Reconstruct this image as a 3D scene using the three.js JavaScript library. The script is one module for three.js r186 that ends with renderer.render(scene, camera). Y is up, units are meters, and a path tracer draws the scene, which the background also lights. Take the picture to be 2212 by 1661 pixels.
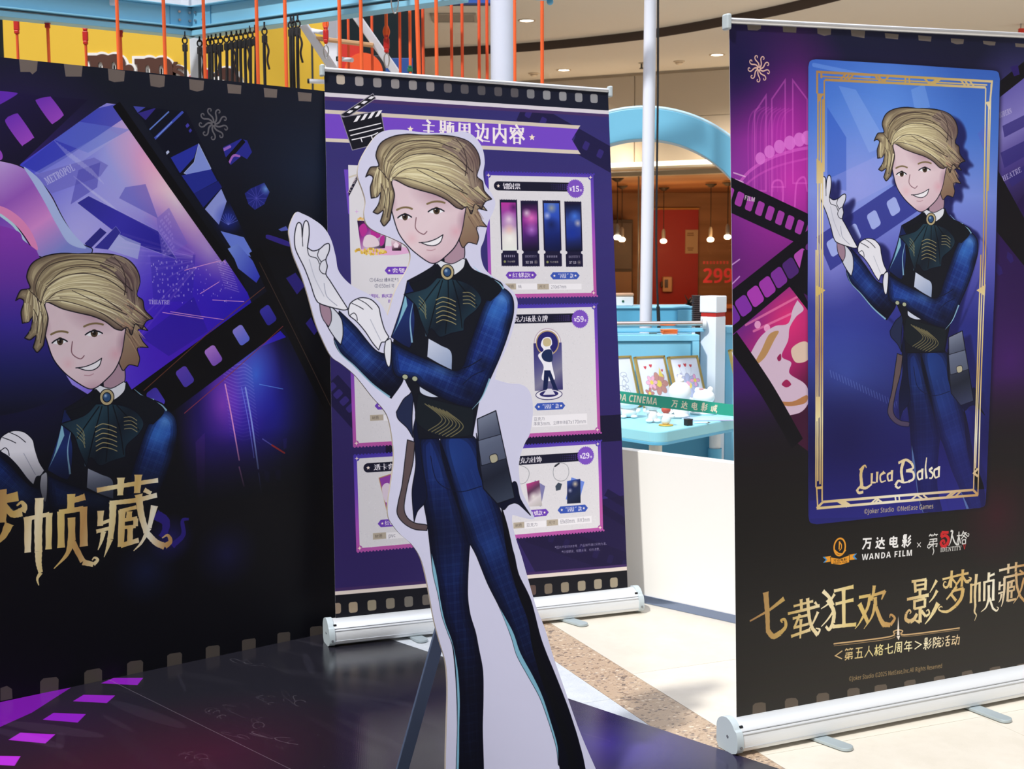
import * as THREE from 'three';
import { RoundedBoxGeometry } from 'three/addons/geometries/RoundedBoxGeometry.js';
import { mergeGeometries } from 'three/addons/utils/BufferGeometryUtils.js';
import { FontLoader } from 'three/addons/loaders/FontLoader.js';
import { TextGeometry } from 'three/addons/geometries/TextGeometry.js';
import { RectAreaLightUniformsLib } from 'three/addons/lights/RectAreaLightUniformsLib.js';

// ---------- camera, sky, sun, exposure ----------
const scene = new THREE.Scene();
const camera = new THREE.PerspectiveCamera(33.04, 2212 / 1661, 0.1, 200);
camera.position.set(0, 1.42, 0);
camera.rotation.set(-0.096, 0, -0.004);
camera.focus = 3.9;
camera.userData.fStop = 9;
scene.add(camera);
const renderer = new THREE.WebGLRenderer({ antialias: true });
renderer.toneMapping = THREE.LinearToneMapping;
renderer.toneMappingExposure = 1.0;
renderer.shadowMap.enabled = true;
RectAreaLightUniformsLib.init();
scene.background = new THREE.Color().setRGB(1.0, 1.06, 1.24);          // bright hazy sky above the skylight
scene.backgroundIntensity = 1.8;
const sun = new THREE.DirectionalLight(new THREE.Color().setRGB(1, 0.985, 0.95), 3.6);
sun.position.set(-3.6, 8.6, 1.6);
sun.target.position.set(0.4, 0, -3.6);
sun.shadow.radius = 5;                                                  // softened by the translucent roof glass
sun.castShadow = true;
sun.shadow.mapSize.set(2048, 2048);
Object.assign(sun.shadow.camera, { left: -9, right: 9, top: 9, bottom: -9, near: 0.5, far: 40 });
scene.add(sun, sun.target);

// ---------- helpers ----------
let seedState = 7;
const rnd = () => { seedState = (seedState * 1664525 + 1013904223) >>> 0; return seedState / 4294967296; };
const rr = (a, b) => a + (b - a) * rnd();
const V = (x, y, z) => new THREE.Vector3(x, y, z);
const used = new Map();
function numbered(name) { const n = used.get(name) ?? 0; used.set(name, n + 1); return n ? `${name}_${String(n).padStart(3, '0')}` : name; }
function tag(o, label, category, group) { o.userData.label = label; o.userData.category = category; if (group) o.userData.group = group; return o; }
function thing(name, label, category, pos = [0, 0, 0], turn = 0, group) {
  const o = new THREE.Group(); o.name = numbered(name); o.position.set(...pos); o.rotation.y = turn; scene.add(o);
  return tag(o, label, category, group);
}
function part(name, geo, mat, parent, pos, rot) {
  const m = new THREE.Mesh(Array.isArray(geo) ? mergeGeometries(geo.map((g) => (g.index ? g.toNonIndexed() : g))) : geo, mat); m.name = name;
  if (pos) m.position.set(...pos);
  if (rot) m.rotation.set(...rot);
  parent.add(m); return m;
}
function struct(name, geo, mat, pos, rot) { const m = part(name, geo, mat, scene, pos, rot); m.userData.kind = 'structure'; return m; }
const M = (color, roughness = 0.6, metalness = 0, more = {}) => new THREE.MeshStandardMaterial({ color, roughness, metalness, ...more });
const box = (w, h, d, x = 0, y = 0, z = 0) => new THREE.BoxGeometry(w, h, d).translate(x, y, z);
const rbox = (w, h, d, r = 0.004, x = 0, y = 0, z = 0, seg = 2) => new RoundedBoxGeometry(w, h, d, seg, Math.min(r, w / 2.01, h / 2.01, d / 2.01)).translate(x, y, z);
const cyl = (r, h, x = 0, y = 0, z = 0, seg = 20, r2 = r) => new THREE.CylinderGeometry(r2, r, h, seg).translate(x, y, z);
const tube = (pts, r, seg = 24, rs = 8, closed = false) => new THREE.TubeGeometry(new THREE.CatmullRomCurve3(pts.map((p) => (p.isVector3 ? p : V(...p))), closed), seg, r, rs, closed);
function aim(geo, a, b) {                                              // lays a geometry that runs along +y from 0 over the line a-b
  const d = V(...b).sub(V(...a)), q = new THREE.Quaternion().setFromUnitVectors(V(0, 1, 0), d.clone().normalize());
  return geo.applyQuaternion(q).translate(...a);
}
const rod = (a, b, r, seg = 10, r2 = r) => { const l = V(...a).distanceTo(V(...b)); return aim(cyl(r, l, 0, l / 2, 0, seg, r2), a, b); };
const lathe = (pts, seg = 28) => new THREE.LatheGeometry(pts.map(([x, y]) => new THREE.Vector2(x, y)), seg);
function beamGeo(a, b, h, d, y0 = 0, z0 = 0, r = 0.004) {               // level box from a to b, its bottom at a.y + y0
  const l = Math.hypot(b[0] - a[0], b[2] - a[2]), turn = Math.atan2(-(b[2] - a[2]), b[0] - a[0]);
  return rbox(l, h, d, r, l / 2, y0 + h / 2, z0).rotateY(turn).translate(...a);
}
function ext(shape, depth, bevel = 0.003, seg = 12) { return new THREE.ExtrudeGeometry(shape, { depth, bevelEnabled: bevel > 0, bevelThickness: bevel, bevelSize: bevel, bevelOffset: -bevel, bevelSegments: 2, curveSegments: seg }); }
function noiseTex(size, fn, srgb = true, rep) {
  const data = new Uint8Array(size * size * 4);
  for (let y = 0; y < size; y++) for (let x = 0; x < size; x++) { const c = fn(x / size, y / size, x, y), i = (y * size + x) * 4; data[i] = c[0]; data[i + 1] = c[1]; data[i + 2] = c[2]; data[i + 3] = 255; }
  const t = new THREE.DataTexture(data, size, size); t.magFilter = THREE.LinearFilter; t.wrapS = t.wrapT = THREE.RepeatWrapping;
  if (srgb) t.colorSpace = THREE.SRGBColorSpace;
  if (rep) t.repeat.set(rep, rep);
  t.needsUpdate = true; return t;
}
function canvasTex(w, h, draw) {
  const cv = document.createElement('canvas'); cv.width = w; cv.height = h;
  const c = cv.getContext('2d'); draw(c, w, h);
  const t = new THREE.CanvasTexture(cv); t.colorSpace = THREE.SRGBColorSpace; t.anisotropy = 8; return t;
}
// value noise that repeats
function vnoise(n, seed) {
  const g = []; let s = seed; for (let i = 0; i < n * n; i++) { s = (s * 1664525 + 1013904223) >>> 0; g.push(s / 4294967296); }
  return (u, v) => { const x = u * n, y = v * n, x0 = Math.floor(x), y0 = Math.floor(y), fx = x - x0, fy = y - y0, a = (i, j) => g[((j % n + n) % n) * n + ((i % n + n) % n)], sx = fx * fx * (3 - 2 * fx), sy = fy * fy * (3 - 2 * fy);
    return (a(x0, y0) * (1 - sx) + a(x0 + 1, y0) * sx) * (1 - sy) + (a(x0, y0 + 1) * (1 - sx) + a(x0 + 1, y0 + 1) * sx) * sy; };
}
const alum = M(0xd2d5d9, 0.34, 0.75), alumLight = M(0xe3e6e8, 0.42, 0.3), capGrey = M(0xb9c4c8, 0.45), footGrey = M(0xaab6ba, 0.42, 0.3), whitePaint = M(0xe8eaef, 0.45), darkHole = M(0x15171a, 0.7), steel = M(0xc4c4c6, 0.22, 0.9), steelDull = M(0x8e9196, 0.45, 0.7);
// ---------- the setting ----------
const e1 = [0.385, 0.923], e2 = [0.923, -0.385];                        // the paving runs along e1
const floorTurn = Math.atan2(e1[0], e1[1]);
const n8 = vnoise(8, 3), n32 = vnoise(32, 5), n64 = vnoise(64, 9);
const creamTex = noiseTex(256, (u, v) => { const k = 0.5 * n8(u, v) + 0.3 * n32(u, v) + 0.2 * rnd(); return [214 + 14 * k, 206 + 14 * k, 190 + 16 * k]; });
const whiteStoneTex = noiseTex(256, (u, v) => { const k = 0.4 * n32(u, v) + 0.6 * rnd(); return [186 + 26 * k, 192 + 24 * k, 198 + 22 * k]; });
const terrazzoTex = canvasTex(1024, 1024, (c) => {
  c.fillStyle = '#b59d84'; c.fillRect(0, 0, 1024, 1024);
  const cols = ['#8b735f', '#c9b49b', '#7c6a5c', '#d6c6b0', '#a48a70', '#6d5e55', '#bfa68a', '#938377'];
  for (let i = 0; i < 5200; i++) {
    const x = rnd() * 1024, y = rnd() * 1024, r = 2 + 9 * Math.pow(rnd(), 3), n = 4 + Math.floor(rnd() * 4), a0 = rnd() * 6;
    c.fillStyle = cols[Math.floor(rnd() * cols.length)]; c.beginPath();
    for (let j = 0; j < n; j++) { const a = a0 + j / n * 6.283, q = r * rr(0.55, 1.2); c.lineTo(x + q * Math.cos(a) * 1.4, y + q * Math.sin(a)); }
    c.fill();
  }
});
terrazzoTex.wrapS = terrazzoTex.wrapT = THREE.RepeatWrapping;
const groutMat = M(0xa99c8a, 0.8);
const floor = struct('floor', box(24, 0.3, 32, 0, -0.155, -8), M(0xccc3b4, 0.55), [0, 0, 0]);
const creamMats = [0, 1, 2].map((i) => M(new THREE.Color().setScalar(1 - 0.03 * i), 0.32, 0, { map: creamTex }));
const whiteStoneMat = M(0xffffff, 0.4, 0, { map: whiteStoneTex }), terrazzoMat = M(0xffffff, 0.38, 0, { map: terrazzoTex });
// a tile lies with its corner at (a along e1, b along e2); its top is at y = 0
const tileGeos = new Map();
function tile(a, b, la, lb, mat, name) {
  const key = la + '/' + lb, gap = 0.0016;
  if (!tileGeos.has(key)) {
    const g = box(lb - gap, 0.012, la - gap, 0, -0.006, 0), p = g.attributes.position, uv = g.attributes.uv;
    for (let i = 0; i < p.count; i++) uv.setXY(i, p.getX(i) * 1.4, p.getZ(i) * 1.4);
    tileGeos.set(key, g);
  }
  const ca = a + la / 2, cb = b + lb / 2, m = part(name, tileGeos.get(key), mat, floor, [e1[0] * ca + e2[0] * cb, 0, e1[1] * ca + e2[1] * cb]);
  m.rotation.y = floorTurn; return m;
}
for (let i = -6; i < 3; i++) for (let j = 0; j < 4; j++) tile(-0.65 + i * 0.8, 2.05 + j * 0.8, 0.8, 0.8, creamMats[(i * 7 + j * 3 + 70) % 3], 'floor_tile');
for (let i = -7; i < 3; i++) tile(-0.65 + i * 0.6, 1.866, 0.6, 0.184, terrazzoMat, 'terrazzo_strip_tile');
for (let i = -7; i < 3; i++) tile(-0.65 + i * 0.6, 1.266, 0.6, 0.6, whiteStoneMat, 'white_stone_tile');

// mall shell: walls, roof with its skylight, and the upper storey over the shops
const shellMat = M(0xcfc8bc, 0.8), ceilMat = M(0xd9d2c8, 0.85), ceilNear = M(0xe8e1d6, 0.85), bronze = M(0x4b3d36, 0.6);
struct('wall_left', box(0.3, 11, 32, -12.15, 5.35, -8), shellMat);
struct('wall_right', box(0.3, 11, 32, 12.15, 5.35, -8), shellMat);
struct('wall_front', box(24.6, 11, 0.3, 0, 5.35, 8.15), shellMat);
struct('wall_back', box(24.6, 11, 0.3, 0, 5.35, -24.15), M(0x6b5544, 0.85));
const roof = struct('roof', [box(24.6, 0.3, 3.2, 0, 11, 6.7), box(24.6, 0.3, 14.2, 0, 11, -17.2), box(4.2, 0.3, 15.2, -10.2, 11, -2.5), box(4.2, 0.3, 15.2, 10.2, 11, -2.5)], M(0xe4e2dd, 0.8));
for (let i = -2; i <= 2; i++) part('skylight_bar', rbox(0.12, 0.24, 15.2, 0.01, i * 2.7, 11, -2.5), whitePaint, roof);
struct('wall_upper', box(24, 7.2, 0.3, 0, 7.42, -10.45), M(0xd9d4ca, 0.8));
struct('ceiling', box(24, 0.14, 5.6, 0, 3.76, -13.1), ceilNear);
{ // the lower ceiling beyond the curved step
  const s = new THREE.Shape();
  s.moveTo(-12, 17.4); s.lineTo(-12, 13.4);
  const edge = [[-2.061, 3.6, -14.587], [-0.925, 3.6, -14.255], [0.131, 3.6, -13.938], [1.1, 3.6, -13.375], [1.614, 3.6, -12.927], [2.038, 3.6, -12.433], [2.47, 3.6, -11.845], [2.892, 3.6, -11.097]];
  s.splineThru(edge.map((p) => new THREE.Vector2(p[0], -p[2])));
  s.lineTo(12, 9.9); s.lineTo(12, 17.4); s.closePath();
  const g = new THREE.ExtrudeGeometry(s, { depth: 0.09, bevelEnabled: false, curveSegments: 60 }).rotateX(-Math.PI / 2).translate(0, 3.6, 0);
  const m = struct('ceiling_lower', g, [ceilMat, bronze]);
}
// bulkhead over the shop front, in panels
const bulk = struct('wall_bulkhead', box(16, 1.06, 0.2, 0, 3.08, 0), M(0xb4a898, 0.8), [0, 0, 0]);
{
  const a = [1.085, 3.6, -15.724], b = [2.474, 3.6, -15.055];
  bulk.position.set((a[0] + b[0]) / 2, 0, (a[2] + b[2]) / 2 - 0.1); bulk.rotation.y = Math.atan2(-(b[2] - a[2]), b[0] - a[0]);
  for (let i = -6; i < 6; i++) for (let k = 0; k < 2; k++) part('bulkhead_panel', rbox(1.19, 0.5, 0.02, 0.003, i * 1.2 + 0.3, 2.81 + k * 0.505, 0.11), k ? M(0xb6ac9f, 0.75) : M(0xb9afa2, 0.75), bulk);
}
// ---------- ceiling fittings ----------
const lampWarm = new THREE.MeshStandardMaterial({ color: 0xffffff, emissive: new THREE.Color(1, 0.95, 0.86), emissiveIntensity: 9 });
const lampCream = new THREE.MeshStandardMaterial({ color: 0xffffff, emissive: new THREE.Color(1, 0.82, 0.52), emissiveIntensity: 3.4 });
function downlight(x, y, z, label) {
  const t = thing('downlight', label, 'ceiling light', [x, y, z]);
  part('rim', lathe([[0.066, -0.002], [0.07, -0.009], [0.084, -0.007], [0.087, 0.0], [0.087, 0.006], [0.066, 0.006], [0.066, -0.002]], 32), M(0xcbb8a0, 0.5), t);
  part('lens', lathe([[0, -0.004], [0.05, -0.004], [0.066, -0.001], [0.066, 0.004], [0, 0.004]], 32), lampWarm, t);
  const l = new THREE.SpotLight(0xfff4e6, 12, 0, 1.15, 0.7); l.position.set(0, -0.03, 0); l.target.position.set(0, -2, 0); l.shadow.radius = 3; l.castShadow = true;
  t.add(l, l.target);
}
downlight(0.155, 3.69, -12.633, 'round recessed downlight on the ceiling nearest the camera, before the dark step');
downlight(0.614, 3.6, -15.257, 'round recessed downlight beside the white smoke detector, low beyond the dark step');
downlight(2.214, 3.6, -14.177, 'round recessed downlight right beside the top corner of the right banner');
function detector(x, y, z, label) {
  const t = thing('smoke_detector', label, 'smoke detector', [x, y, z]);
  part('base', lathe([[0, -0.014], [0.058, -0.014], [0.062, -0.008], [0.062, 0], [0, 0]], 28), M(0xd9c8b2, 0.5), t);
  part('dome', lathe([[0, -0.046], [0.02, -0.044], [0.036, -0.034], [0.044, -0.014], [0, -0.014]], 28), M(0xe2d2bc, 0.5), t);
}
detector(1.864, 3.6, -14.623, 'pale smoke detector on the ceiling left of the right-hand downlight');
detector(0.27, 3.6, -15.509, 'pale smoke detector on the ceiling above the middle banner');
detector(4.575, 3.69, -11.957, 'pale smoke detector at the top right, on the ceiling above the right banner');
function sprinkler(x, y, z, label) {
  const t = thing('sprinkler', label, 'sprinkler', [x, y, z]);
  part('rose', lathe([[0, -0.01], [0.034, -0.006], [0.038, 0], [0, 0]], 20), M(0xa99a86, 0.5), t);
  part('pipe', cyl(0.011, 0.05, 0, -0.03, 0), M(0x4a443e, 0.5), t);
  part('deflector', [cyl(0.026, 0.005, 0, -0.062, 0), rod([0.014, -0.05, 0], [0.006, -0.062, 0], 0.003), rod([-0.014, -0.05, 0], [-0.006, -0.062, 0], 0.003)], M(0x4a443e, 0.5), t);
}
sprinkler(1.461, 3.6, -14.748, 'small dark sprinkler head on the ceiling beside the white pole');
sprinkler(4.489, 3.69, -12.128, 'small dark sprinkler head beside the smoke detector at the top right');
sprinkler(4.448, 3.69, -13.049, 'small dark sprinkler head just above the top rail of the right banner');
{
  const t = thing('ceiling_vent', 'grey square vent grille on the ceiling among the orange ropes', 'vent', [-0.53, 3.69, -12.452]);
  part('frame', [rbox(0.42, 0.014, 0.03, 0.003, 0, -0.007, 0.2), rbox(0.42, 0.014, 0.03, 0.003, 0, -0.007, -0.2), rbox(0.03, 0.014, 0.42, 0.003, 0.2, -0.007, 0), rbox(0.03, 0.014, 0.42, 0.003, -0.2, -0.007, 0)], M(0xb5aca0, 0.6), t);
  for (let i = -4; i <= 4; i++) part('slat', rbox(0.38, 0.004, 0.034, 0.001, 0, -0.006, i * 0.041).rotateX(0.0), M(0xa29a90, 0.6), t);
}
{
  const t = thing('hanging_sign', 'red hanging sign cut off by the right edge of the photograph', 'sign', [4.827, 3.511, -12.4]);
  part('panel', rbox(0.14, 0.09, 0.03, 0.004, 0, 0.0, 0), M(0xd03324, 0.5), t);
  for (const s of [-1, 1]) part('suspension_rod', cyl(0.004, 0.5, s * 0.05, 0.28, 0), steelDull, t);
}
// ---------- the shop behind the arch ----------
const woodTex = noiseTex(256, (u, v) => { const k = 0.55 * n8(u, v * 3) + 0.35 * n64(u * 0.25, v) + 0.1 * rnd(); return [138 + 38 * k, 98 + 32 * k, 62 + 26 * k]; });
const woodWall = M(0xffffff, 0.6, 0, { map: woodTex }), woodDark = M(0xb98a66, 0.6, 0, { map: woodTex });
const inX0 = -1.2, inX1 = 5.6;
struct('wall_shop_back', box(inX1 - inX0, 2.6, 0.15, (inX0 + inX1) / 2, 1.3, -20.6), woodWall);
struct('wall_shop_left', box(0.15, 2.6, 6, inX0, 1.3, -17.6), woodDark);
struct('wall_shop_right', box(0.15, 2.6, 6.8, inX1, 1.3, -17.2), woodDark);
{
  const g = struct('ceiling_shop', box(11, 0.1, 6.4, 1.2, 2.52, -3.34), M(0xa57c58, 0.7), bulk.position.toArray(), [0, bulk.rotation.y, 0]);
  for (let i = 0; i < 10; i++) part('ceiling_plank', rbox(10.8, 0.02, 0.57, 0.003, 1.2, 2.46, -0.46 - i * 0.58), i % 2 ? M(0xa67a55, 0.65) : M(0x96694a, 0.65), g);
}
{ // glass front with thin mullions and a light cove above it, in line with the bulkhead
  const front = new THREE.Group(); front.name = 'window_1'; front.userData.kind = 'structure'; scene.add(front);
  front.position.copy(bulk.position); front.rotation.y = bulk.rotation.y;
  const glass = new THREE.MeshPhysicalMaterial({ color: 0xffffff, transmission: 1, thickness: 0, roughness: 0.02, ior: 1.5, specularIntensity: 0.6 });
  for (let i = -2; i < 3; i++) part('pane', box(1.395, 2.4, 0.012, i * 1.4 + 0.42, 1.2, 0.02), glass, front);
  for (let i = -2; i < 4; i++) part('mullion', rbox(0.012, 2.4, 0.03, 0.003, i * 1.4 - 0.28, 1.2, 0.02), M(0x8c7c68, 0.4, 0.3), front);
  part('window_head', rbox(9, 0.06, 0.16, 0.004, 0.4, 2.43, 0.02), M(0xa99b84, 0.6), front);
}
{
  const t = thing('cove_light', 'long glowing strip light over the shop front, seen through the blue arch', 'strip light', [bulk.position.x, 0, bulk.position.z], bulk.rotation.y);
  part('ledge', rbox(8.6, 0.03, 0.26, 0.004, 0.4, 2.475, 0.25), M(0xb4a68e, 0.6), t);
  part('light_strip', rbox(8.6, 0.05, 0.03, 0.008, 0.4, 2.515, 0.36), lampCream, t);
  for (let i = 0; i < 4; i++) { const l = new THREE.PointLight(0xffdfb4, 0.3); l.position.set(-1.6 + i * 1.2, 2.56, 0.3); l.shadow.radius = 4; l.castShadow = true; t.add(l); }
}
function pendant(x, y, z, drop, label) {
  const t = thing('pendant_lamp', label, 'pendant lamp', [x, y, z], 0, 'pendant lamps in the shop');
  part('ceiling_rose', lathe([[0, -0.05], [0.03, -0.045], [0.075, -0.012], [0.08, 0], [0, 0]], 20), M(0x2b2019, 0.6), t);
  part('cord', cyl(0.006, drop - 0.15, 0, -(drop - 0.15) / 2, 0, 8), M(0x2b2019, 0.7), t);
  part('socket', lathe([[0, -drop + 0.03], [0.022, -drop + 0.03], [0.026, -drop + 0.06], [0.026, -drop + 0.14], [0.012, -drop + 0.17], [0, -drop + 0.18]], 20), M(0x8f8a84, 0.5), t);
  part('bulb', lathe([[0, -drop - 0.03], [0.028, -drop - 0.027], [0.046, -drop - 0.01], [0.048, -drop + 0.008], [0.034, -drop + 0.026], [0, -drop + 0.034]], 24), new THREE.MeshStandardMaterial({ color: 0xffffff, emissive: new THREE.Color(1, 0.86, 0.62), emissiveIntensity: 6 }), t);
  const l = new THREE.PointLight(0xffbf78, 1.25); l.position.set(0, -drop - 0.12, 0); l.shadow.radius = 4; l.castShadow = true; t.add(l);
}
const pendG = (p, yb, label) => { const d = -p[2], y = 1.42 + (d / 1) * yb; pendant(p[0], 2.43, p[2], 2.43 - y, label); };
pendG([1.333, 2.43, -16.411], (1.652 - 1.42) / 17 + 0.003, 'glowing pendant lamp on a cord next to the edge of the middle banner');
pendG([1.531, 2.43, -18.058], (1.652 - 1.42) / 17 + 0.0013, 'glowing pendant lamp just right of the leftmost one, slightly lower');
pendG([2.165, 2.43, -18.565], (1.652 - 1.42) / 17, 'glowing pendant lamp in front of the red wall panel');
pendG([2.702, 2.43, -17.7], (1.652 - 1.42) / 17 + 0.001, 'glowing pendant lamp between the red wall panel and right banner');
pendG([2.883, 2.43, -17.396], (1.652 - 1.42) / 17 + 0.003, 'glowing pendant lamp half hidden by the edge of the right banner');
{
  const a = [2.293, 2.189, -20.45], b = [2.936, 0.834, -20.45];
  const t = thing('red_wall_panel', 'dark red painted panel on the brown back wall of the shop', 'wall panel', [(a[0] + b[0]) / 2 - 0.1, 0, -20.5]);
  part('board', rbox(b[0] - a[0] + 0.2, a[1], 0.05, 0.004, 0, a[1] / 2, 0), M(0xb01210, 0.5), t);
  part('board_edge', rbox(b[0] - a[0] + 0.22, 0.03, 0.07, 0.004, 0, a[1] + 0.015, 0), M(0xc78b3c, 0.5), t);
}
{
  const t = thing('notice_board', 'cream notice sheet fixed to the upper right of the red panel', 'notice', [2.828, 1.69, -20.465]);
  part('sheet', rbox(0.2, 0.37, 0.02, 0.003), M(0xcbb08c, 0.7), t);
  for (const [y, w] of [[0.13, 0.1], [0.1, 0.11], [-0.1, 0.1], [-0.13, 0.08]]) part('printed_line', box(w, 0.016, 0.003, -0.02, y, 0.011), M(0x8f6d52, 0.8), t);
}
{
  const t = thing('wall_dispenser', 'cream wall dispenser with dark window low on the red panel', 'dispenser', [2.443, 1.026, -20.42]);
  part('body', rbox(0.15, 0.24, 0.12, 0.02), M(0xe0b48c, 0.5), t);
  part('window', rbox(0.055, 0.13, 0.01, 0.004, -0.02, 0.01, 0.061), M(0x4a3d36, 0.3), t);
  part('lever', rbox(0.03, 0.09, 0.06, 0.01, -0.09, 0.0, 0.02), M(0x54453c, 0.5), t);
}
{
  const t = thing('shop_cabinet', 'tall dark grey cabinet at the back of the shop', 'cabinet', [1.667, 0, -20.1]);
  part('carcass', rbox(0.36, 2.02, 0.5, 0.01, 0, 1.01, 0), M(0x3a2f28, 0.6), t);
  part('door', rbox(0.33, 0.7, 0.02, 0.004, 0, 1.62, 0.258), M(0x46382f, 0.5), t);
  part('door', rbox(0.33, 1.1, 0.02, 0.004, 0, 0.68, 0.258), M(0x7a5a3c, 0.5), t);
}
{
  const t = thing('shop_counter', 'brown counter across the shop with a red front', 'counter', [2.621, 0, -18.6]);
  part('front', rbox(2.6, 0.72, 0.5, 0.01, 0, 0.36, 0), M(0x8d3a22, 0.6), t);
  part('counter_top', rbox(2.7, 0.05, 0.6, 0.01, 0, 0.745, 0), M(0xa8683a, 0.5), t);
}
{ // red figures printed on the shop glass
  const font = await new FontLoader().loadAsync('fonts/droid/droid_sans_bold.typeface.json');
  const d = 15.2, p = [2.23, 1.141, -15.2];
  const t = thing('window_sticker', 'red price lettering stuck on the shop glass reading 299', 'sticker', p, 0.25);
  const g = new TextGeometry('299', { font, size: 0.17, depth: 0.004, curveSegments: 5 });
  part('price', g, M(0xe22a1e, 0.5), t);
  const bars = [];
  for (const [x, y, w, h] of [[0.38, 0.13, 0.13, 0.02], [0.435, 0.02, 0.02, 0.13], [0.38, 0.07, 0.11, 0.018], [0.39, 0.0, 0.13, 0.018], [0.39, 0.03, 0.02, 0.11]]) bars.push(box(w, h, 0.004, x + (w > h ? w / 2 : 0), y + (h > w ? h / 2 - 0.06 : 0), 0));
  part('character', bars, M(0xe22a1e, 0.5), t);
  const small = [];
  for (let i = 0; i < 8; i++) small.push(box(0.032, 0.006, 0.004, 0.02 + i * 0.042, 0.245, 0), box(0.03, 0.006, 0.004, 0.02 + i * 0.042, 0.228, 0), box(0.006, 0.036, 0.004, 0.02 + i * 0.042, 0.235, 0));
  part('small_print', small, M(0xe22a1e, 0.5), t);
}
// ---------- the rope course, upper left ----------
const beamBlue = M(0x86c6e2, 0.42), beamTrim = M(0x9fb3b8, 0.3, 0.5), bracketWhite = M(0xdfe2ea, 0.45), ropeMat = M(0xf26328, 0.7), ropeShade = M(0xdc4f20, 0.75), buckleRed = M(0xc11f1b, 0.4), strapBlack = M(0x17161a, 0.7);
const hB = 2.717;
const cA = [-3.091, 2.717, -6.507], cC = [-1.786, 2.717, -7.461], cB = [-0.231, 2.717, -6.452];
function beam(a, b, label) {
  const t = thing('rope_course_beam', label, 'steel beam', [0, 0, 0]);
  part('web', beamGeo(a, b, 0.105, 0.05, 0.006), beamBlue, t);
  part('upper_flange', beamGeo(a, b, 0.007, 0.12, 0.111, 0, 0.002), beamBlue, t);
  part('lower_flange', beamGeo(a, b, 0.008, 0.12, -0.003, 0, 0.002), beamBlue, t);
  part('track', beamGeo(a, b, 0.012, 0.05, -0.015, 0, 0.003), beamTrim, t);
  part('lower_channel', beamGeo(a, b, 0.03, 0.1, -0.045, 0, 0.004), beamBlue, t);
  return t;
}
const beam1 = beam(cA, cC, 'light blue steel beam at the top left, running to the corner joint');
const beam2 = beam(cC, cB, 'light blue steel beam rising from the corner joint to the right, hung with black straps');
for (const p of [[-2.467, 2.792, -6.97], [-2.167, 2.788, -7.18]]) { const br = part('hanger_bracket', [rbox(0.07, 0.05, 0.05, 0.004, 0, 0.03, 0), rbox(0.03, 0.06, 0.05, 0.004, -0.02, -0.01, 0)], bracketWhite, beam1, p); part('bolt', new THREE.CylinderGeometry(0.006, 0.006, 0.006, 8).rotateX(Math.PI / 2), steelDull, br, [-0.02, -0.02, 0.027]); }
const at2 = (a, b, f) => [a[0] + (b[0] - a[0]) * f, hB, a[2] + (b[2] - a[2]) * f];
for (const [t, a, b, L] of [[beam1, cC, cA, 3.2], [beam2, cC, cB, 2.6]]) {   // corner plates with bolts
  const turn = Math.atan2(-(b[2] - a[2]), b[0] - a[0]), f = 0.17 / L, p = at2(a, b, f * 0.55), side = t === beam1 ? -1 : 1;
  const pl = part('joint_plate', rbox(0.2, 0.108, 0.008, 0.002), M(0x6fb4d6, 0.4), t, [p[0], hB + 0.058, p[2]], [0, turn, 0]);
  pl.translateZ(side * 0.03);
  for (const [x, y] of [[-0.07, 0.025], [-0.07, -0.02], [-0.01, 0.025], [-0.01, -0.02], [0.05, 0.025], [0.05, -0.02]]) part('bolt', new THREE.CylinderGeometry(0.008, 0.008, 0.012, 6).rotateX(Math.PI / 2), steel, pl, [x, y, side * 0.007]);
}
{ // corner column with the white gussets that carry the braces
  const t = thing('rope_course_column', 'white steel column at the corner joint of the blue beams', 'column', [-1.804, 0, -7.62]);
  part('shaft', rbox(0.075, 3.3, 0.075, 0.006, 0, 1.65, 0), bracketWhite, t);
  part('base_plate', rbox(0.22, 0.012, 0.22, 0.003, 0, 0.006, 0), bracketWhite, t);
  const s = new THREE.Shape(); s.moveTo(-0.34, 0.12); s.lineTo(-0.36, 0.02); s.lineTo(-0.14, -0.06); s.lineTo(-0.03, -0.02); s.lineTo(-0.03, 0.16); s.lineTo(-0.3, 0.16); s.closePath();
  for (const k of [-1, 1]) {
    const g = part('gusset', ext(s, 0.012, 0.002), bracketWhite, t, [0, 2.86, 0.04]); if (k > 0) { g.rotation.y = Math.PI; g.position.z = 0.052; }
    for (const x of [-0.24, -0.19]) part('bolt', new THREE.CylinderGeometry(0.014, 0.014, 0.02, 6).rotateX(Math.PI / 2), steelDull, g, [x, 0.02, k > 0 ? -0.008 : 0.018]);
  }
  for (const [ex, ez] of [[-1.5, 0.45], [1.5, 0.45]]) part('brace', beamGeo([0, 2.86, 0], [ex, 2.86, ez], 0.09, 0.06), bracketWhite, t);
}
{
  const c = [-1.122, 0, -8.3];
  const t = thing('rope_course_column', 'white steel column standing behind the ladder', 'column', c);
  part('shaft', rbox(0.08, 3.0, 0.08, 0.006, 0, 1.5, 0), bracketWhite, t);
  part('base_plate', rbox(0.22, 0.012, 0.22, 0.003, 0, 0.006, 0), bracketWhite, t);
}
{
  const t = thing('round_column', 'thick round white column among the orange ropes', 'column', [-0.055, 0, -9.2]);
  part('shaft', cyl(0.085, 3.9, 0, 1.95, 0, 40), M(0xcfd3e2, 0.4), t);
  part('collar', cyl(0.11, 0.05, 0, 0.025, 0, 40), M(0xcfd3e2, 0.4), t);
}
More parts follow.
